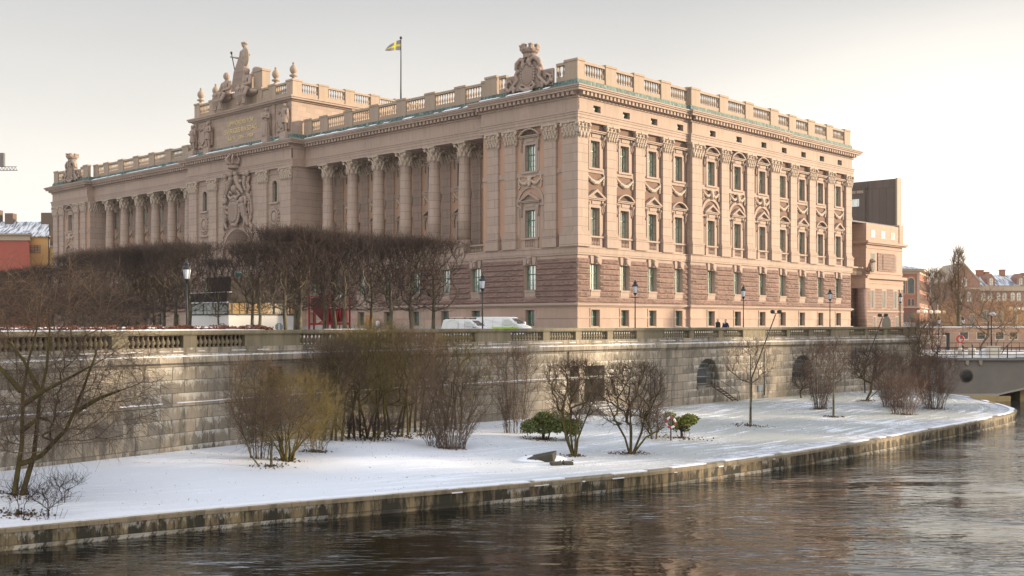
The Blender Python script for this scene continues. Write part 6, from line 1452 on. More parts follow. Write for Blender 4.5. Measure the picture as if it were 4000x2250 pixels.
for x in (10.6, 18.4, 26.2):
    d = MB(); d.prism([(x - 1.0, 13.2), (x + 1.0, 13.2), (x + 1.0, 15.2), (x, 16.4), (x - 1.0, 15.2)], .9, 5); o = d.build('dormer', BB, gbd); facade_windows(o, .9, (x,), (13.4,), .8, 1.7, WARM, True, CR_)
m = MB(); 
for x, w, h in ((9.3, 1.6, 17.6), (11.2, 1.2, 17.1), (15.6, 1.1, 17.7), (21.5, .6, 16.8), (7.7, .5, 16.8)): m.box(x, x + w, 6.2, 7.6, 15.5, h); m.box(x - .1, x + w + .1, 6.1, 7.7, h - .3, h)
m.build('chimneys', BRICK('chimney_brick_2', (.32, .15, .09)), gbd)
facade_windows(gbd, 1.2, [8.6, 10.4, 12.6, 14.2, 16.4, 18.0, 20.2, 21.8, 24.2, 25.8], (9.2,), 1.0, 2.1, WARM, True, CR_); facade_windows(gbd, 1.2, [9.2, 13, 17, 21, 25], (4.2,), 1.4, 2.4, M['glassdark'], True, CR_); facade_windows(gbd, 0, (3.1,), (13.0,), 1.3, 2.2, WARM, True, CR_); facade_windows(gbd, 0, (1.9, 4.4), (9.0,), 1.0, 2.4, WARM, True, CR_); facade_windows(gbd, 0, (1.6, 5.2), (3.0,), 1.2, 2.6, M['glassdark'], True, CR_)
# low orange site building along the far quay
X, Y = atD(3610, 136); sb = empty('low_building', (X, Y, -1.9), 0, 'long low orange brick building with small windows and snow on its flat roof', 'building')
m = MB(); m.box(0, 40, 0, 8, 0, 2.75); m.build('wall', BRICK('orange_brick', (.42, .28, .20)), sb); m = MB(); m.box(-.1, 40, -.1, 8, 2.75, 2.86); m.build('roof_snow', SNOWM, sb)
facade_windows(sb, 0, [4.9, 7.0, 9.3, 11.0, 14, 17, 20], (1.35,), .95, .8, M['glassdark'], trim=plain('white_trim', (.6, .5, .4), .7)); m = MB()
for x in (1.9, 3.6, 8.2, 12.6, 16): m.box(x - .04, x + .04, -.06, 0, 0, 2.75)
m.build('downpipes', CR_, sb)
m = MB(); m.box(2.6, 3.1, -.08, 0, 0, 2.1); m.build('door', M['iron'], sb)
X, Y = atD(3640, 118); fn = empty('site_fence', (X, Y, -1.9), 0, 'pale construction fence panel between the terrace end and the bridge', 'fence'); m = MB()
for i in range(4): m.tube([(i * .9 - 1.2, 0, 0), (i * .9 - 1.2, 0, 2.0)], .03, 5)
for z in (.4, 1.2, 1.95): m.tube([(-1.2, 0, z), (1.5, 0, z)], .025, 5)
m.tube([(-1.2, 0, .4), (-.3, 0, 1.95)], .02, 5); m.tube([(.6, 0, .4), (-.3, 0, 1.95)], .02, 5); m.build('bars', plain('white_bars', (.6, .58, .55), .6), fn)
m = MB(); rx = random.Random(4)
# left houses
X, Y = atD(115, 235); rh = empty('red_house', (X, Y, 0), 0, 'red plastered house wall at the left edge under a snowy metal roof', 'building')
m = MB(); m.slab([(-30, 0), (0, 0), (-6.2, 14), (-36, 14)], 0, 19.0); m.build('wall', plain('red_plaster', (.38, .10, .07), .9, var=.12, scale=.6), rh); m = MB(); m.slab([(-30, -.3), (.3, -.3), (-5.9, 14), (-36, 14)], 19.0, 20.1); m.slab([(-30, -.8), (.8, -.8), (-5.4, 14), (-36, 14)], 20.1, 20.4); m.build('cornice', CR_, rh)
m = MB(); m.add([(-30, -.9, 20.4), (.9, -.9, 20.4), (-5.3, 14, 20.4), (-36, 14, 20.4), (-30, 5, 22.6), (-7, 5, 22.6)], [(0, 1, 5, 4), (1, 2, 5), (2, 3, 4, 5), (3, 0, 4)]); m.build('roof', ROOFS, rh)
X, Y = atD(190, 243); yh = empty('yellow_house', (X, Y, 0), 0, 'yellow plastered house beside the red one, with chimneys and snowy metal roof', 'building'); yh.scale = (1, 1, 1.07)
m = MB(); m.slab([(-5.5, 0), (0, 0), (-5.9, 14), (-11, 14)], 0, 19.2); m.slab([(0, .5), (4.5, .5), (-1.3, 14), (-5.9, 14)], 0, 16.9); m.build('wall', plain('yellow_plaster', (.62, .40, .16), .9, var=.07, scale=.6), yh)
m = MB(); m.add([(-16, -.5, 19.2), (.4, -.5, 19.2), (-2.2, 5, 22.6), (-14, 5, 22.6)], [(0, 1, 2, 3)]); m.add([(.4, -.5, 19.2), (-5.6, 14, 19.2), (-2.2, 5, 22.6)], [(0, 1, 2)]); m.box(-16, .4, -.5, 0, 19.0, 19.2); m.slab([(.2, .3), (4.8, .3), (-1.0, 14), (-5.6, 14)], 16.9, 17.3); m.build('roof', ROOFS, yh)
m = MB(); m.box(-3.4, -.4, 4, 6, 19, 24.4); m.box(-.6, .9, 2, 4, 16, 21); m.box(-15.2, -12.8, 4, 6, 21, 25.0); m.box(-11.5, -9.7, 4, 6, 21, 24.3); m.build('chimneys', plain('brown_chimney', (.14, .1, .075), .9), yh)
m = MB(); m.tube([(.1, -.1, 0), (.1, -.1, 19)], .12, 6); m.build('downpipe', M['iron'], yh)
facade_windows(yh, 0, (-3.1,), (15.8,), 2.2, 1.5, WARM, trim=plain('olive_trim', (.25, .2, .1), .8)); facade_windows(yh, 0, (-3.1,), (7.2,), 1.9, 2.8, WARM, trim=plain('olive_trim2', (.25, .2, .1), .8)); facade_windows(yh, 0, (-3.1,), (2.6,), 2.0, 1.5, WARM, trim=plain('olive_trim3', (.25, .2, .1), .8))
X, Y = atD(8, 600); cr = empty('crane', (X, Y, 0), 0, 'dark top of a tower crane at the left edge of the picture', 'crane'); m = MB(); m.box(-6, 1.3, -1, 1, 86.5, 93.8); m.build('cab', M['roof'], cr); m = MB()
for i in range(5): m.tube([(i * 1.8 - 1, 0, 84.4), (i * 1.8, 0, 86.4), (i * 1.8 + .8, 0, 84.4)], .18, 4)
m.tube([(-8, 0, 84.4), (8.5, 0, 84.4)], .2, 4); m.tube([(-8, 0, 86.4), (8, 0, 86.4)], .2, 4); m.box(-8, -6.2, -1, 1, 0, 86.5); m.build('mast', M['roof'], cr)
# ================================================================ VEGETATION
def cl_lime(seed, n, R=2.0, H=7.35, zb=2.9):
    rs = rnd(seed); out = []
    while len(out) < n:
        z = zb + (H - zb) * rs.rand() ** .55; t = (z - zb) / (H - zb); r = R * min(1, .2 + 1.5 * t)
        x, y = rs.uniform(-r, r), rs.uniform(-r, r)
        if max(abs(x), abs(y)) < r * .35 and rs.rand() < .5: continue
        out.append((x, y, z))
    for _ in range(int(n * .45)): out.append((rs.uniform(-R, R), rs.uniform(-R, R), H - rs.rand() ** 2 * .7))
    for _ in range(int(n * .16)): z = rs.uniform(2.2, 4.6); r = R * .95; out.append((rs.uniform(-r, r), rs.uniform(-r, r), z))
    return np.array(out)
LIME = []
for i in range(4):
    rs = rnd(40 + i); st = [[(0, 0, -.1), (.02, 0, 1), (rs.uniform(-.08, .08), rs.uniform(-.08, .08), 2.2), (rs.uniform(-.12, .12), rs.uniform(-.1, .1), 3.6), (0, 0, 4.9)]]
    g = grow(50 + i, st, cl_lime(60 + i, 780), rt=.0085, k=.39, up=1.3, step=.55, jit=.07, bow=.12, twigs=4, tl=.30, tup=.6, rmax=.2, floor=(.17, .075))
    LIME.append(plant_obj('lime_tree', 'x', 'tree', (0, 0, 0), g, M['bark'], M['twigp'], 'clipped lime trees on the terrace', thr=.034))
ord_ = ['first', 'second', 'third', 'fourth', 'fifth', 'sixth', 'seventh', 'eighth', 'ninth', 'tenth', 'eleventh', 'twelfth', 'thirteenth', 'fourteenth', 'fifteenth']
used = set()
def put_lime(i, x, D, lab, sc=1.0, z=0, sxy=1.0):
    k = i % 4
    if k not in used: c = LIME[k]; used.add(k)
    else: c = copy_tree(LIME[k])
    X, Y = atD(x, D); c.location = (X, Y, z); c.rotation_euler = (0, 0, TB + (i * 7 % 4) * PI / 2); c.scale = (sc * sxy, sc * sxy, sc); c['label'] = lab
    return c
right = [(1692, 83.3, 1.02, 1), (1607, 81.9, 1.02, 1), (1525, 80.4, 1.02, 1), (1450, 86.5, 1.02, 1), (1344, 77.5, 1.02, 1.0), (1309, 84, 1.04, 1.05), (1268, 80.0, 1.03, 1.0), (1171, 74.8, 1.03, 1.0), (1154, 82, 1.06, 1.1), (1116, 73.4, 1.02, 1.0), (1014, 72.2, .88, .9), (985, 86, .99, .95)]
for i, (x, D, s, w) in enumerate(right): put_lime(i, x, D, ord_[i] + ' clipped lime tree counting from the right end of the clump before the columns', s, 0, w)
left = [(855, 83, .82, .7), (740, 88, 1.03, 1.1), (685, 93, 1.05, 1.05), (640, 95, 1.06, 1.0), (606, 98, 1.08, 1.1), (572, 99, 1.08, 1.05), (536, 96, 1.05, 1.1), (480, 104, 1.1, 1.05), (425, 108, 1.12, 1.05), (368, 112, 1.14, 1.05), (325, 117, 1.15, 1.0), (292, 122, 1.16, .9)]
for i, (x, D, s, w) in enumerate(left): put_lime(i + 1, x, D, ord_[i] + ' clipped lime tree left of the kiosk, counting leftwards from its corner', s, 0, w)
for i, (x, D) in enumerate(((205, 128), (150, 134), (95, 139), (42, 144), (-12, 149))): put_lime(i + 2, x, D, ord_[i] + ' lower clipped lime of the far row below the red and yellow houses', 1.06, 0, 1.15)

def vase(seed, n, R, H, z0=.3, base=.35, p=1.4, top=.75, flat=.75):
    rs = rnd(seed); out = []
    for _ in range(n):
        t = rs.rand() ** .7; z = z0 + (H - z0) * t; r = R * (base + (1 - base) * math.sin(min(1, t / top) * PI / 2) ** p) * (1 if t < top else math.sqrt(max(.04, 1 - ((t - top) / (1 - top)) ** 2 * .85)))
        a = rs.rand() * 2 * PI; q = r * math.sqrt(rs.rand()); out.append((q * math.cos(a), q * math.sin(a) * flat, z))
    return np.array(out)
def ell(seed, n, c, r, hollow=.0):
    rs = rnd(seed); out = []
    while len(out) < n:
        p = rs.uniform(-1, 1, 3); d = np.linalg.norm(p)
        if d < 1 and d >= hollow * rs.rand(): out.append((c[0] + p[0] * r[0], c[1] + p[1] * r[1], c[2] + p[2] * r[2]))
    return np.array(out)
def stubs(seed, n, r, h=.3, lean=.5):
    rs = rnd(seed); o = []
    for i in range(n):
        a = 2 * PI * i / n + rs.rand(); q = r * rs.rand(); x, y = q * math.cos(a), q * math.sin(a); o.append([(x, y, -.15), (x * (1 + lean), y * (1 + lean), h * (.6 + rs.rand() * .6))])
    return o
def fans(seed, n, R, H, r0, lean=1.0, flat=.75):
    rs = rnd(seed); o = []
    for i in range(n):
        a = rs.rand() * 2 * PI; q = r0 * math.sqrt(rs.rand()); e = R * math.sqrt(rs.rand()); b = a + rs.uniform(-.5, .5); h = H * rs.uniform(.62, .97) * (1 - .28 * (e / R) ** 2); pts = []
        for k in range(7):
            t = k / 6; rr = q + (e - q) * t ** 1.25 * lean; an = a + (b - a) * t; pts.append((rr * math.cos(an) + rs.randn() * .03, flat * rr * math.sin(an), -.15 + h * (t ** .85)))
        o.append(pts)
    return o
def dense(px_, py_, lab, seed, n, R, H, tw, r0=.5, nc=300, rt=.0075, **kw):
    flat = kw.pop('flat', .75)
    return shrub(px_, py_, lab, seed, nc, R, H, fans(seed, n, R, H, r0, flat=flat), tw, base=.35, rt=rt, k=.33, up=.9, tup=.55, bow=-.05, tl=.42, step=.5, flat=flat, **kw)
def shrub(px_, py_, lab, seed, n, R, H, stems, twig='twigb', bk='barkmoss', rt=.010, k=.42, cloud=None, name='bare_shrub', z0=.35, base=.3, twn=4, tl=.32, tup=.3, up=.6, thr=.02, step=.45, sr=.25, bow=.1, jit=.1, droop=0.0, loc=None, top=.75, flat=.75, cat='shrub', floor=None):
    X, Y, Z = loc or ground_px(px_, py_)
    g = grow(seed, stems if isinstance(stems, list) else stubs(seed, stems, sr), cloud if cloud is not None else vase(seed + 1, n, R, H, z0, base, top=top, flat=flat), rt=rt, k=k, up=up, step=step, jit=jit, bow=bow, twigs=twn, tl=tl, tup=tup, droop=droop, floor=floor)
    return plant_obj(name, lab, cat, (X, Y, Z), g, M[bk], M[twig], 'bare shrubs on the snowy bank' if cat == 'shrub' else None, thr=thr, names=('stems', 'twigs') if cat == 'shrub' else ('trunk', 'crown'))
# a: left yellowish bush group
shrub(1122, 1800, 'many-stemmed yellow-green bush on the left part of the lawn', 101, 1300, 2.5, 3.8, fans(101, 14, 1.6, 2.6, .35), 'twigy', base=.5, z0=.5, tup=.2, rt=.0055, k=.46, tl=.34, twn=3, floor=(.05, .02))
shrub(1061, 1822, 'small crooked two-stemmed tree just left of the yellow-green bush', 103, 600, 2.0, 3.1, [[(0, 0, -.1), (-.02, 0, .6), (.05, 0, 1.1), (-.15, .1, 1.5)], [(-.45, 0, -.1), (-.9, 0, .5), (-1.1, .1, 1.1)]], 'twigb', z0=1.4, base=.75, name='bare_tree', cat='tree', bk='bark', rt=.0055, k=.47)
dense(1235, 1765, 'low arching yellowish shrub right behind the yellow-green bush', 105, 26, 1.4, 2.2, 'twigy', .4, 260)
dense(1010, 1790, 'loose reddish shrub behind the crooked tree by the wall', 106, 24, 1.7, 4.2, 'twigb', .4, 420)
# b: thicket by the wall
for i, (x, y, R, H, tw, lab) in enumerate(((1395, 1712, 2.2, 5.4, 'twigy', 'tall mossy thicket tree by the wall, leftmost of the thicket'), (1470, 1708, 2.4, 5.9, 'twigy', 'tall dark thicket tree by the wall, second from left'), (1560, 1700, 2.5, 5.7, 'twigb', 'tall leaning thicket tree by the wall below the solid parapet, third from left'),
        (1630, 1690, 2.3, 5.3, 'twigb', 'tall thicket tree by the wall behind the dense upright shrub'), (1300, 1722, 1.9, 5.0, 'twigb', 'slim thicket tree by the wall behind the yellow-green bush'), (1770, 1680, 2.3, 5.2, 'twigy', 'arching mossy tree by the wall above the dense upright shrub'))):
    rs = rnd(200 + i); st = []
    for q in range(4):
        a = rs.uniform(-.6, .6); st.append([(q * .3 - .45, rs.uniform(-.2, .2), -.2), (q * .35 - .5 + a * .3, 0, .9), (q * .4 - .55 + a * .8, rs.uniform(-.2, .2), 1.9), (q * .5 - .7 + a * 1.1, 0, 2.7)])
    shrub(x, y, lab, 210 + i * 3, 1100, R, H, st, tw, z0=1.3, base=.6, name='bare_tree', cat='tree', rt=.0055, k=.47, tl=.36, top=.55, flat=.5, tup=.15, twn=3, floor=(.075, .035))
shrub(1440, 1722, 'low tangle of dark suckers at the foot of the thicket', 240, 300, 1.9, 1.0, 14, 'twigp', base=.8, sr=1.4, flat=.4, twn=3)
# c, d
dense(1762, 1752, 'dense upright dark brown shrub in the middle of the lawn', 251, 110, 2.35, 3.9, 'twigb', .7, 500)
dense(1690, 1742, 'low fan of thin twigs at the left foot of the dense upright shrub', 255, 36, 1.3, 2.0, 'twigb', .3, 80)
dense(2005, 1692, 'tall loose twiggy shrub against the wall right of the dense shrub', 258, 30, 1.7, 4.5, 'twigb', .6, 420, flat=.5)
# f, g
shrub(2241, 1781, 'slender many-stemmed tree before the left green bush and the stone slab', 261, 620, 1.55, 4.5, [[(0, 0, -.1), (-.35, 0, .9), (-.55, .1, 2.1)], [(.05, 0, -.1), (.1, 0, 1.0), (.3, 0, 2.0)], [(0, .1, -.1), (-.15, .1, 1.1), (-.1, .1, 2.3)], [(.1, 0, -.1), (.2, .1, .8), (.75, .1, 2.2)]], 'twigb', z0=1.6, base=.7, name='bare_tree', cat='tree', twn=4, tl=.28, floor=(.06, .03))
shrub(2461, 1772, 'wide many-stemmed tree with curving branches left of the life ring', 264, 760, 1.95, 4.4, [[(0, 0, -.1), (-.25, 0, .8), (-.75, .1, 1.7), (-1.0, 0, 2.3)], [(.03, 0, -.1), (.05, 0, 1.0), (.0, 0, 2.2)], [(.1, 0, -.1), (.55, 0, 1.0), (.8, 0, 2.1)], [(.1, .1, -.1), (.8, .1, .8), (1.7, .1, 1.3)]], 'twigb', z0=1.2, base=.75, name='bare_tree', cat='tree', twn=4, tl=.28, floor=(.06, .03))
shrub(2550, 1715, 'low arching bare shrub hanging left of the life ring', 266, 200, .9, 1.5, 6, 'twigb', base=.5, rt=.009, bow=-.2, droop=.4)
# thin young trees
shrub(2931, 1663, 'young tree with a straight thin trunk on the lawn, before the ladder arch', 270, 330, 1.75, 5.2, [[(0, 0, -.1), (.02, 0, 1.5), (0, 0, 3.0), (.02, 0, 4.3)]], 'twigr', z0=2.6, base=.7, name='young_tree', cat='tree', rt=.006, k=.46, twn=4, floor=(.085, .03), tl=.32, top=.4, bk='bark', thr=.018)
shrub(3256, 1629, 'young tree with a straight thin trunk in front of the dense red-brown shrub', 272, 330, 1.7, 5.3, [[(0, 0, -.1), (.0, 0, 1.5), (0, 0, 3.0), (.02, 0, 4.6)]], 'twigr', z0=2.4, base=.6, name='young_tree', cat='tree', rt=.006, k=.46, twn=4, floor=(.085, .03), tl=.32, top=.4, bk='bark', thr=.018)
dense(3205, 1596, 'tall dense red-brown shrub behind the second young tree', 274, 55, 2.0, 4.6, 'twigr', .5, 450)
shrub(3139, 1556, 'small dark leaning shrub beside the second barred arch', 276, 200, 1.1, 2.4, 3, 'twigp', base=.5, rt=.01)
shrub(3386, 1566, 'crooked dark tree leaning right at the left edge of the big brown shrubs', 278, 460, 1.7, 4.2, [[(0, 0, -.1), (.35, 0, .35), (.85, 0, .8), (1.3, .1, 1.5)], [(-.1, 0, -.1), (.3, 0, .7), (.5, .1, 1.8)]], 'twigp', z0=1.5, base=.8, name='bare_tree', cat='tree', rt=.012)
dense(3490, 1590, 'big brown rounded shrub, left one of the large pair near the point', 280, 80, 2.3, 3.8, 'twigr', .8, 700)
dense(3530, 1619, 'low spreading brown shrub in front of the large pair near the point', 283, 80, 2.1, 2.5, 'twigr', .9, 350)
dense(3645, 1596, 'big brown rounded shrub, right one of the large pair near the point', 285, 80, 2.4, 3.9, 'twigr', .8, 700)
shrub(3560, 1530, 'tall thin tree rising behind the brown shrubs at the end of the wall', 288, 320, 1.6, 6.6, 2, 'twigb', z0=3, base=.6, rt=.01, name='bare_tree', cat='tree', loc=(*atD(3590, 100), -4.9))
shrub(3640, 1530, 'thin twiggy tree beyond the wall end, left of the bridge railing', 290, 300, 1.7, 6.4, [[(0, 0, 0), (.1, 0, 2), (.2, 0, 4)]], 'twigr', z0=3, base=.6, rt=.011, name='bare_tree', cat='tree', loc=(*atD(3625, 104), -4.9))
# suckers bottom left
for i, (x, y, lab) in enumerate(((75, 2010, 'clump of upright dark suckers in the snow at the bottom left'), (190, 2025, 'clump of thin upright reddish suckers right of the bottom left clump'), (250, 1960, 'few scattered thin twigs standing in the snow right of the big tree'))):
    shrub(x, y, lab, 300 + i, 110, (.9, .8, .8)[i], (1.15, 1.0, .9)[i], 14, 'twigp', base=.4, sr=.5, rt=.006, k=.3, twn=2, tl=.25, tup=.6, step=.4)
# big left tree
X, Y, Z = ground_px(52, 1933)
st = [[(0, 0, -.2), (.12, 0, .6), (.31, 0, 1.8), (.3, .1, 3.65), (.5, .1, 4.8), (.85, .2, 6.3), (1.0, .2, 7.6)],
      [(.25, .1, -.1), (.7, .1, 1.4), (.85, .2, 3.3), (1.12, .2, 4.6), (1.2, .3, 6.2), (1.5, .3, 7.8)],
      [(.22, 0, 1.1), (.55, 0, 1.2), (1.05, -.1, 1.42), (2.0, -.2, 2.4), (2.6, -.2, 3.85), (3.05, -.2, 5.1), (3.4, -.2, 6.5)],
      [(.32, 0, 3.2), (1.2, -.2, 3.75), (2.3, -.3, 4.3), (3.6, -.4, 5.0)], [(.3, 0, 2.3), (1.1, -.4, 2.8), (1.5, -.5, 2.7), (2.1, -.6, 2.3)], [(.9, .2, 3.6), (.2, .4, 4.8), (-.9, .4, 6.2)], [(.3, 0, 3.7), (-.7, 0, 4.8), (-1.6, 0, 6.0)], [(2.3, -.2, 3.0), (3.2, -.2, 3.5), (4.6, -.3, 4.0)]]
cloud = np.concatenate([ell(401, 850, (1.2, 0, 5.2), (3.9, 2.2, 3.3), .5), ell(402, 330, (2.9, -.2, 3.6), (2.6, 1.6, 1.9)), ell(403, 200, (.6, -.3, 2.6), (2.4, 1.2, 1.3))])
g = grow(400, st, cloud, rt=.0075, k=.36, up=.2, step=.4, jit=.1, bow=-.05, twigs=3, tl=.5, tup=0, droop=.4, rmax=.2, floor=(.105, .01))
S0, S1, Ra, Rb, T0, T1, rt = g
plant_obj('riverside_tree', 'large mossy many-trunked bare tree at the left edge of the snowy bank', 'tree', (X, Y, Z), g, M['barkmoss'], M['twigb'], None, thr=.028)
# shrubs and trees behind the balustrade at far left
for i, (x, D, R, H) in enumerate(((60, 62, 3.0, 3.3), (230, 68, 3.2, 3.4), (400, 74, 3.4, 3.2), (500, 80, 3.0, 2.8), (-40, 58, 3.0, 3.4))):
    shrub(0, 0, ('big loose bare shrub behind the hedge at the far left', 'loose brown bare shrub behind the hedge, second from the left edge', 'loose brown bare shrub behind the hedge, third from the left edge', 'low brown bare shrub behind the hedge left of the nearest lamp', 'bare shrub behind the hedge cut by the left edge')[i], 500 + i * 3, 800, R, H, 14, 'twigp', base=.5, sr=1.2, rt=.007, k=.4, twn=4, tl=.5, tup=.3, loc=(*atD(x, D), 0), top=.6)
# far bank trees
shrub(0, 0, 'tall narrow poplar rising in front of the gabled brick building', 601, 420, 1.1, 12.4, [[(0, 0, 0), (0, 0, 3), (.05, 0, 7), (0, 0, 11)]], 'twigb', floor=(.3, .05), z0=4, base=.5, rt=.02, k=.36, twn=3, tl=.6, tup=1.2, up=2.2, step=.9, name='poplar', cat='tree', loc=(*atD(3743, 140), -1.9), top=.45, flat=1, thr=.045)
shrub(0, 0, 'round-crowned bare tree in front of the pink house', 604, 420, 2.9, 14.3, [[(0, 0, 0), (0, 0, 4), (.2, 0, 7)], [(0, 0, 4), (-.9, 0, 6.8)], [(0, 0, 4), (1.0, 0, 7)]], 'twigb', z0=7, base=.7, rt=.03, k=.34, twn=3, tl=.8, tup=.6, up=1.2, step=1.2, name='bare_tree', cat='tree', loc=(*atD(3657, 235), -1.9), top=.5, flat=1, thr=.07)
shrub(0, 0, 'wide old tree with crooked spreading limbs behind the bridge railing', 607, 800, 5.2, 6.6, [[(0, 0, -.1), (.2, 0, 1.0), (.9, 0, 2.2), (.9, 0, 4.0), (1.3, 0, 5.4)], [(.1, 0, .9), (1.0, 0, 2.0), (-.2, .2, 2.9), (-1.6, .2, 4.2), (-2.6, .2, 4.6)], [(1.6, .2, -.1), (1.9, .2, 1.4), (2.6, .3, 2.8), (3.6, .4, 4.2), (3.8, .5, 5.2)], [(2.6, .3, 2.8), (4.0, .2, 3.0), (5.6, .2, 2.4)]], 'twigb', z0=2.3, base=.9, rt=.0085, k=.41, twn=3, tl=.4, name='spreading_tree', cat='tree', loc=(*atD(3825, 112), -1.9), top=.3, flat=.6, bk='bark', step=.6)
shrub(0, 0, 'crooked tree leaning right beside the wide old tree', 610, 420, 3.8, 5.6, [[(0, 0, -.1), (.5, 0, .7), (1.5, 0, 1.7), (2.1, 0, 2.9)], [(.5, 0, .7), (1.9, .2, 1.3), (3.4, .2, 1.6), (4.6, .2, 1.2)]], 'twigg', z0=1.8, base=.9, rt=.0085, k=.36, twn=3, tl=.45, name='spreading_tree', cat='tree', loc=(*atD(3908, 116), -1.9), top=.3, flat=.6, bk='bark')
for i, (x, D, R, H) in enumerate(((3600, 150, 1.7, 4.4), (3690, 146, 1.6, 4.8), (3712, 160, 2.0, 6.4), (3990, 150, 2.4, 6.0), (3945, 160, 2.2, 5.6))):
    shrub(0, 0, ('small weeping tree coloured sunlit gold left of the brick hall lamps', 'tree with twigs coloured sunlit gold left of the poplar trunk', 'tree with twigs coloured sunlit gold close behind the poplar', 'sunlit golden tree at the far right edge', 'sunlit golden tree second from the right edge')[i], 620 + i * 3, 200, R, H, [[(0, 0, 0), (.1, 0, 1.5), (0, 0, 3)]], 'twigg', z0=1.8, base=.7, rt=.009, k=.4, twn=2, tl=.6, droop=.5, tup=0, name='bare_tree', cat='tree', loc=(*atD(x, D), -1.9), top=.5, flat=1)
# leafy bushes
def leafmat(name, a, b):
    t = NT(name); n = t.noise(t.obj(), 2.2, 3); i = t.noise(t.obj(), 14, 1)
    t.l(t.mix(t.ramp(i, [(.35, 0.0), (.65, 1.0)]), a, b), t.p.inputs['Base Color']); t.p.inputs['Roughness'].default_value = .45; return t.mat
SITES = [(1122, 1800), (1061, 1822), (1235, 1765), (1440, 1715), (1560, 1706), (1762, 1752), (2241, 1781), (2461, 1772), (2668, 1712), (2931, 1663), (3256, 1629), (3205, 1598), (3530, 1619), (3645, 1598), (3386, 1566), (1650, 1700), (2125, 1716), (75, 2010), (52, 1933), (2140, 1790)]
LEAF = leafmat('rhododendron_leaf', (.035, .06, .015), (.2, .22, .05)); LEAF2 = leafmat('yellow_rhododendron_leaf', (.05, .08, .01), (.26, .26, .03)); BEECH = leafmat('dry_beech_leaf', (.10, .028, .012), (.30, .10, .04))  # second leaf tone is yellower and brighter
def leaves(seed, pts, size, el=2.4, upn=.3):
    rs = rnd(seed); n = len(pts); d = rs.randn(n, 3); d[:, 2] = d[:, 2] * .6 + upn; d /= np.linalg.norm(d, axis=1, keepdims=True); w = np.cross(d, rs.randn(n, 3)); w /= np.linalg.norm(w, axis=1, keepdims=True)
    L = size * (.7 + .6 * rs.rand(n, 1)); V = np.zeros((n, 4, 3)); V[:, 0] = pts; V[:, 1] = pts + d * L * .5 + w * L / el / 1.0; V[:, 2] = pts + d * L; V[:, 3] = pts + d * L * .5 - w * L / el
    me = bpy.data.meshes.new('leaves'); me.vertices.add(n * 4); me.vertices.foreach_set('co', V.ravel()); me.loops.add(n * 4); me.loops.foreach_set('vertex_index', np.arange(n * 4, dtype=np.int32)); me.polygons.add(n); me.polygons.foreach_set('loop_start', (np.arange(n) * 4).astype(np.int32)); me.update(calc_edges=True); return me
def rhodo(px_, py_, lab, seed, R, H, mat, n=6800):
    X, Y, Z = ground_px(px_, py_); r = empty('rhododendron', (X, Y, Z), 0, lab, 'shrub', 'evergreen bushes on the lawn')
    S = grow(seed, stubs(seed, 8, .3), vase(seed, 160, R * .85, H * .85, .3, .5), rt=.012, twigs=1, tl=.2); segmesh('stems', S[0], S[1], S[2], S[3], 4, M['twigp'], r)
    rs = rnd(seed + 5); pts = []
    cl = [(rs.uniform(-.8, .8) * R, rs.uniform(-.55, .55) * R, H * rs.uniform(.35, .85), rs.uniform(.25, .5) * R) for _ in range(16)]
    for c in cl:
        p = rs.randn(n // 16, 3); p /= np.linalg.norm(p, axis=1, keepdims=True); q = p * c[3] * (.75 + .3 * rs.rand(len(p), 1)) * np.array([1, 1, .7]) + np.array(c[:3]); pts.append(q)
    pts = np.concatenate(pts); pts = pts[pts[:, 2] > .15]; me = leaves(seed, pts, .11); me.materials.append(mat); put('foliage', me, r)
rhodo(2125, 1716, 'dark green leafy bush left of the slender many-stemmed tree', 701, 1.2, 1.55, LEAF); rhodo(2220, 1722, 'second dark green leafy bush just behind the slender stems', 704, .75, 1.25, LEAF, 2600)
rhodo(2668, 1712, 'bright yellow-green leafy bush right of the life ring', 707, .85, 1.45, LEAF2, 3600)
rs = rnd(900); P = []
for x, y in SITES:
    X, Y, Z = ground_px(x, y); n = rs.randint(120, 260); rr0 = rs.uniform(.5, 1.5)
    for _ in range(n):
        a = rs.rand() * 2 * PI; q = rr0 * rs.rand() ** 1.5; xx, yy = X + q * math.cos(a) * 1.4, Y + q * math.sin(a); P.append((xx, yy, gz(xx, yy) + .01))
me = leaves(901, np.array(P), .10, 2.0, .1); me.materials.append(leafmat('withered_leaves', (.05, .03, .015), (.14, .085, .04))); tag(put('leaf_litter', me), kind='stuff')
P = []
for _ in range(22000):
    a = rs.rand() ** .6; v = rs.rand(); (wx, wy), _t = WL.at(WL.L * (.25 + .73 * a)); (qx, qy), _t = QL.at(QL.L * (.25 + .73 * a)); x = wx + (qx - wx) * (.02 + .93 * v); y = wy + (qy - wy) * (.02 + .93 * v)
    w = math.sin(x * 1.1 - y * 2.3) + .8 * math.sin(x * .31 + y * .9) + .6 * math.sin(y * 5.1 - x * 2.2)
    if w > .5 + .3 * rs.randn(): P.append((x, y, gz(x, y) - .005))
me = leaves(905, np.array(P), .06, 5.0, .5); me.materials.append(leafmat('dry_grass_blades', (.12, .12, .07), (.26, .25, .15))); tag(put('grass_tufts', me), kind='stuff')
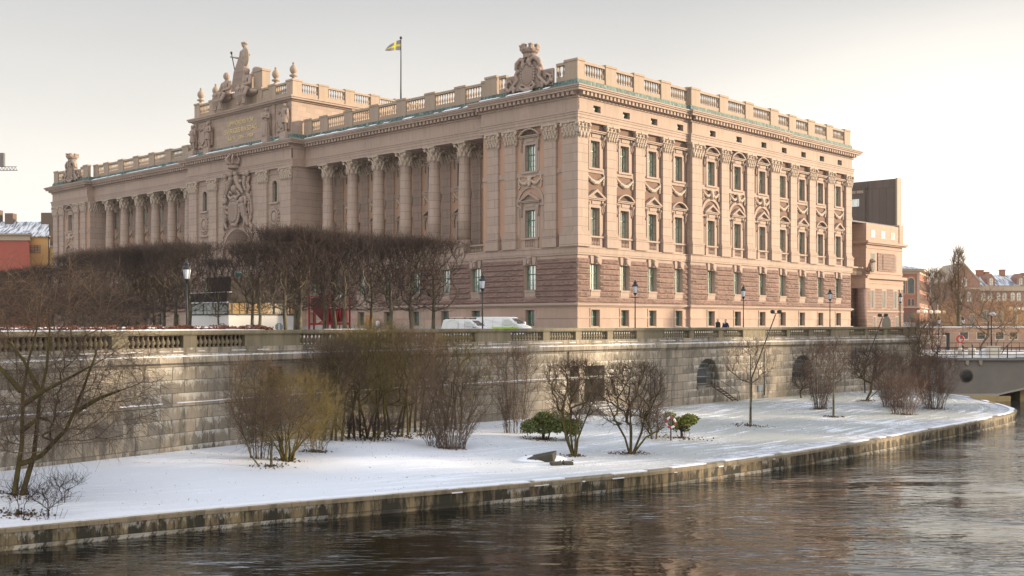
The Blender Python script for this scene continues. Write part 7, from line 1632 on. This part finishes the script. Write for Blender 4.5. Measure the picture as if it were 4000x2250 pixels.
# beech hedge behind the balustrade
hd = empty('beech_hedge', (*WL.F(WU(20), -1.1, 0)[:2], 0), 0, 'low clipped beech hedge with rust-brown dry leaves and snow on top', 'hedge'); ho = np.array(hd.location)
rs = rnd(77); uu = rs.uniform(0, WU(1110), 26000); side = rs.rand(26000); P = []
for u, s in zip(uu, side):
    o = -.75 - (0 if s < .4 else rs.rand() * 1.0) - rs.rand() * .06; z = rs.uniform(.05, 1.18) if s < .4 else 1.1 + rs.rand() * .12 + .05 * math.sin(u * 3)
    P.append(WL.F(u, o, z))
me = leaves(78, np.array(P) - ho, .085, 1.9); me.materials.append(BEECH); put('foliage', me, hd)
m = UB(); m.uv = None; m = MB(); n = 60
for i in range(n):
    a, b = WU(1110) * i / n, WU(1110) * (i + 1) / n; m.slab([WL.F(a, -.8, 0)[:2], WL.F(b, -.8, 0)[:2], WL.F(b, -1.7, 0)[:2], WL.F(a, -1.7, 0)[:2]], .0, 1.08)
c_ = m.build('branch_core', plain('dark_twig_core', (.05, .025, .015), .9), hd, (-ho[0], -ho[1], 0)); m = MB(); rs = random.Random(5); u = 0
while u < WU(1080):
    L = rs.uniform(.15, .5)
    if rs.random() < (.85 if u < WU(560) else .5): m.sph(tuple(np.array(WL.F(u, -.95 - rs.random() * .5, 1.17)) - ho), (L * .6, .3, .05 + rs.random() * .03), 7, 4)
    u += L * .7
m.build('snow_cap', SNOWM, hd)

# ================================================================ LIGHT, SKY, CAMERA
W = bpy.data.worlds.new('World'); SC.world = W; W.use_nodes = True; nt = W.node_tree
SUN_AZ = math.radians(84); SUN_EL = math.radians(12)      # azimuth measured clockwise from +Y
bg = nt.nodes['Background']; bg.inputs[1].default_value = 1.06
sky = nt.nodes.new('ShaderNodeTexSky'); sky.sky_type = 'NISHITA'; sky.sun_disc = False; sky.sun_elevation = SUN_EL; sky.sun_rotation = SUN_AZ; sky.air_density = 1.2; sky.dust_density = 3.0
def wn(ty, **kw):
    n = nt.nodes.new(ty)
    for k, v in kw.items(): setattr(n, k, v)
    return n
tc = wn('ShaderNodeTexCoord'); sp = wn('ShaderNodeSeparateXYZ'); nt.links.new(tc.outputs['Generated'], sp.inputs[0])
def wm(op, a, b=0.0, clamp=False):
    n = wn('ShaderNodeMath', operation=op, use_clamp=clamp)
    for i, v in ((0, a), (1, b)):
        if hasattr(v, 'node'): nt.links.new(v, n.inputs[i])
        else: n.inputs[i].default_value = v
    return n.outputs[0]
def wmix(f, a, b):
    n = wn('ShaderNodeMix', data_type='RGBA')
    for i, v in ((0, f), (6, a), (7, b)):
        if hasattr(v, 'node'): nt.links.new(v, n.inputs[i])
        else: n.inputs[i].default_value = v if i == 0 else c4(v)
    return n.outputs[2]
skc = wmix(1.0, (0, 0, 0), sky.outputs[0]); sm_ = wn('ShaderNodeVectorMath', operation='SCALE'); nt.links.new(skc, sm_.inputs[0]); sm_.inputs['Scale'].default_value = .1
up = wm('MAXIMUM', sp.outputs[2], 0.0)
f1 = wm('MULTIPLY', wm('SUBTRACT', up, .03), 3.4, True)                          # thin high overcast: bright and cream low down, greyer overhead
veil = wmix(f1, (.90, .875, .825), (.40, .41, .43)); f2 = wm('MULTIPLY', wm('SUBTRACT', up, .3), 2.2, True); veil = wmix(f2, veil, (.66, .76, .95))
fr = wm('ADD', wm('MULTIPLY', sp.outputs[0], .5), .5, True); veil = wmix(wm('MULTIPLY', wm('SUBTRACT', 1.0, f1), wm('MULTIPLY', fr, .5)), veil, (1.35, 1.12, .82))
lo = wm('SUBTRACT', 1.0, wm('MULTIPLY', wm('SUBTRACT', up, .12), 6.0, True), True); rt_ = wm('MULTIPLY', wm('SUBTRACT', sp.outputs[0], .12), 4.0, True); rt_ = wm('MULTIPLY', rt_, wm('MULTIPLY', wm('ADD', sp.outputs[1], .3), 4.0, True)); veil = wmix(wm('MULTIPLY', wm('MULTIPLY', lo, rt_), .5), veil, (1.5, 1.38, 1.2))
bk = wm('MULTIPLY', wm('MULTIPLY', wm('MULTIPLY', sp.outputs[1], -1.0), 1.6, True), wm('ADD', wm('MULTIPLY', up, 2.2, True), .3), True)
veil = wmix(wm('MULTIPLY', bk, .8), veil, (1.35, 1.28, 1.22))
cn = wn('ShaderNodeTexNoise'); cn.inputs['Scale'].default_value = 2.2; cn.inputs['Detail'].default_value = 5; cmap = wn('ShaderNodeMapping'); cmap.inputs['Scale'].default_value = (1, 1, 4); nt.links.new(tc.outputs['Generated'], cmap.inputs[0]); nt.links.new(cmap.outputs[0], cn.inputs['Vector']); cs = wn('ShaderNodeVectorMath', operation='SCALE'); nt.links.new(veil, cs.inputs[0]); nt.links.new(wm('ADD', wm('MULTIPLY', cn.outputs[0], .22), .9), cs.inputs['Scale']); veil = cs.outputs[0]
res = wmix(.88, sm_.outputs[0], veil); nt.links.new(res, bg.inputs[0])
sl = bpy.data.lights.new('sun', 'SUN'); sl.energy = 6.0; sl.angle = math.radians(2); sl.color = (1.0, .80, .56); so = bpy.data.objects.new('sun', sl); COL.objects.link(so)
d = Vector((math.sin(SUN_AZ) * math.cos(SUN_EL), math.cos(SUN_AZ) * math.cos(SUN_EL), math.sin(SUN_EL))); so.rotation_euler = d.to_track_quat('Z', 'Y').to_euler(); so.location = (60, 0, 60)
cam = bpy.data.cameras.new('camera'); co = bpy.data.objects.new('camera', cam); COL.objects.link(co); co.location = (0, 0, EYE); co.rotation_euler = (PI / 2, 0, 0)
cam.sensor_width = 36; cam.lens = 36 * F / 4000; cam.shift_y = (HZ - 1125) / 4000; cam.clip_end = 4000; SC.camera = co
SC.view_settings.view_transform = 'Standard'; SC.view_settings.look = 'None'; SC.view_settings.exposure = .38; SC.view_settings.gamma = 1
HB = MB(); HB.box(-330, 330, -60, 420, -9, 62); hz_ = HB.build('haze', NT('haze_air').mat); tag(hz_, kind='stuff'); hm = hz_.data.materials[0]; hn = hm.node_tree; hn.nodes.remove(hn.nodes['Principled BSDF'])
hv = hn.nodes.new('ShaderNodeVolumePrincipled'); hv.inputs['Density'].default_value = .00012; hv.inputs['Color'].default_value = (1, .97, .93, 1); hn.links.new(hv.outputs[0], hn.nodes['Material Output'].inputs['Volume'])
SC.cycles.max_bounces = 6; SC.cycles.transparent_max_bounces = 4; SC.cycles.use_denoising = True
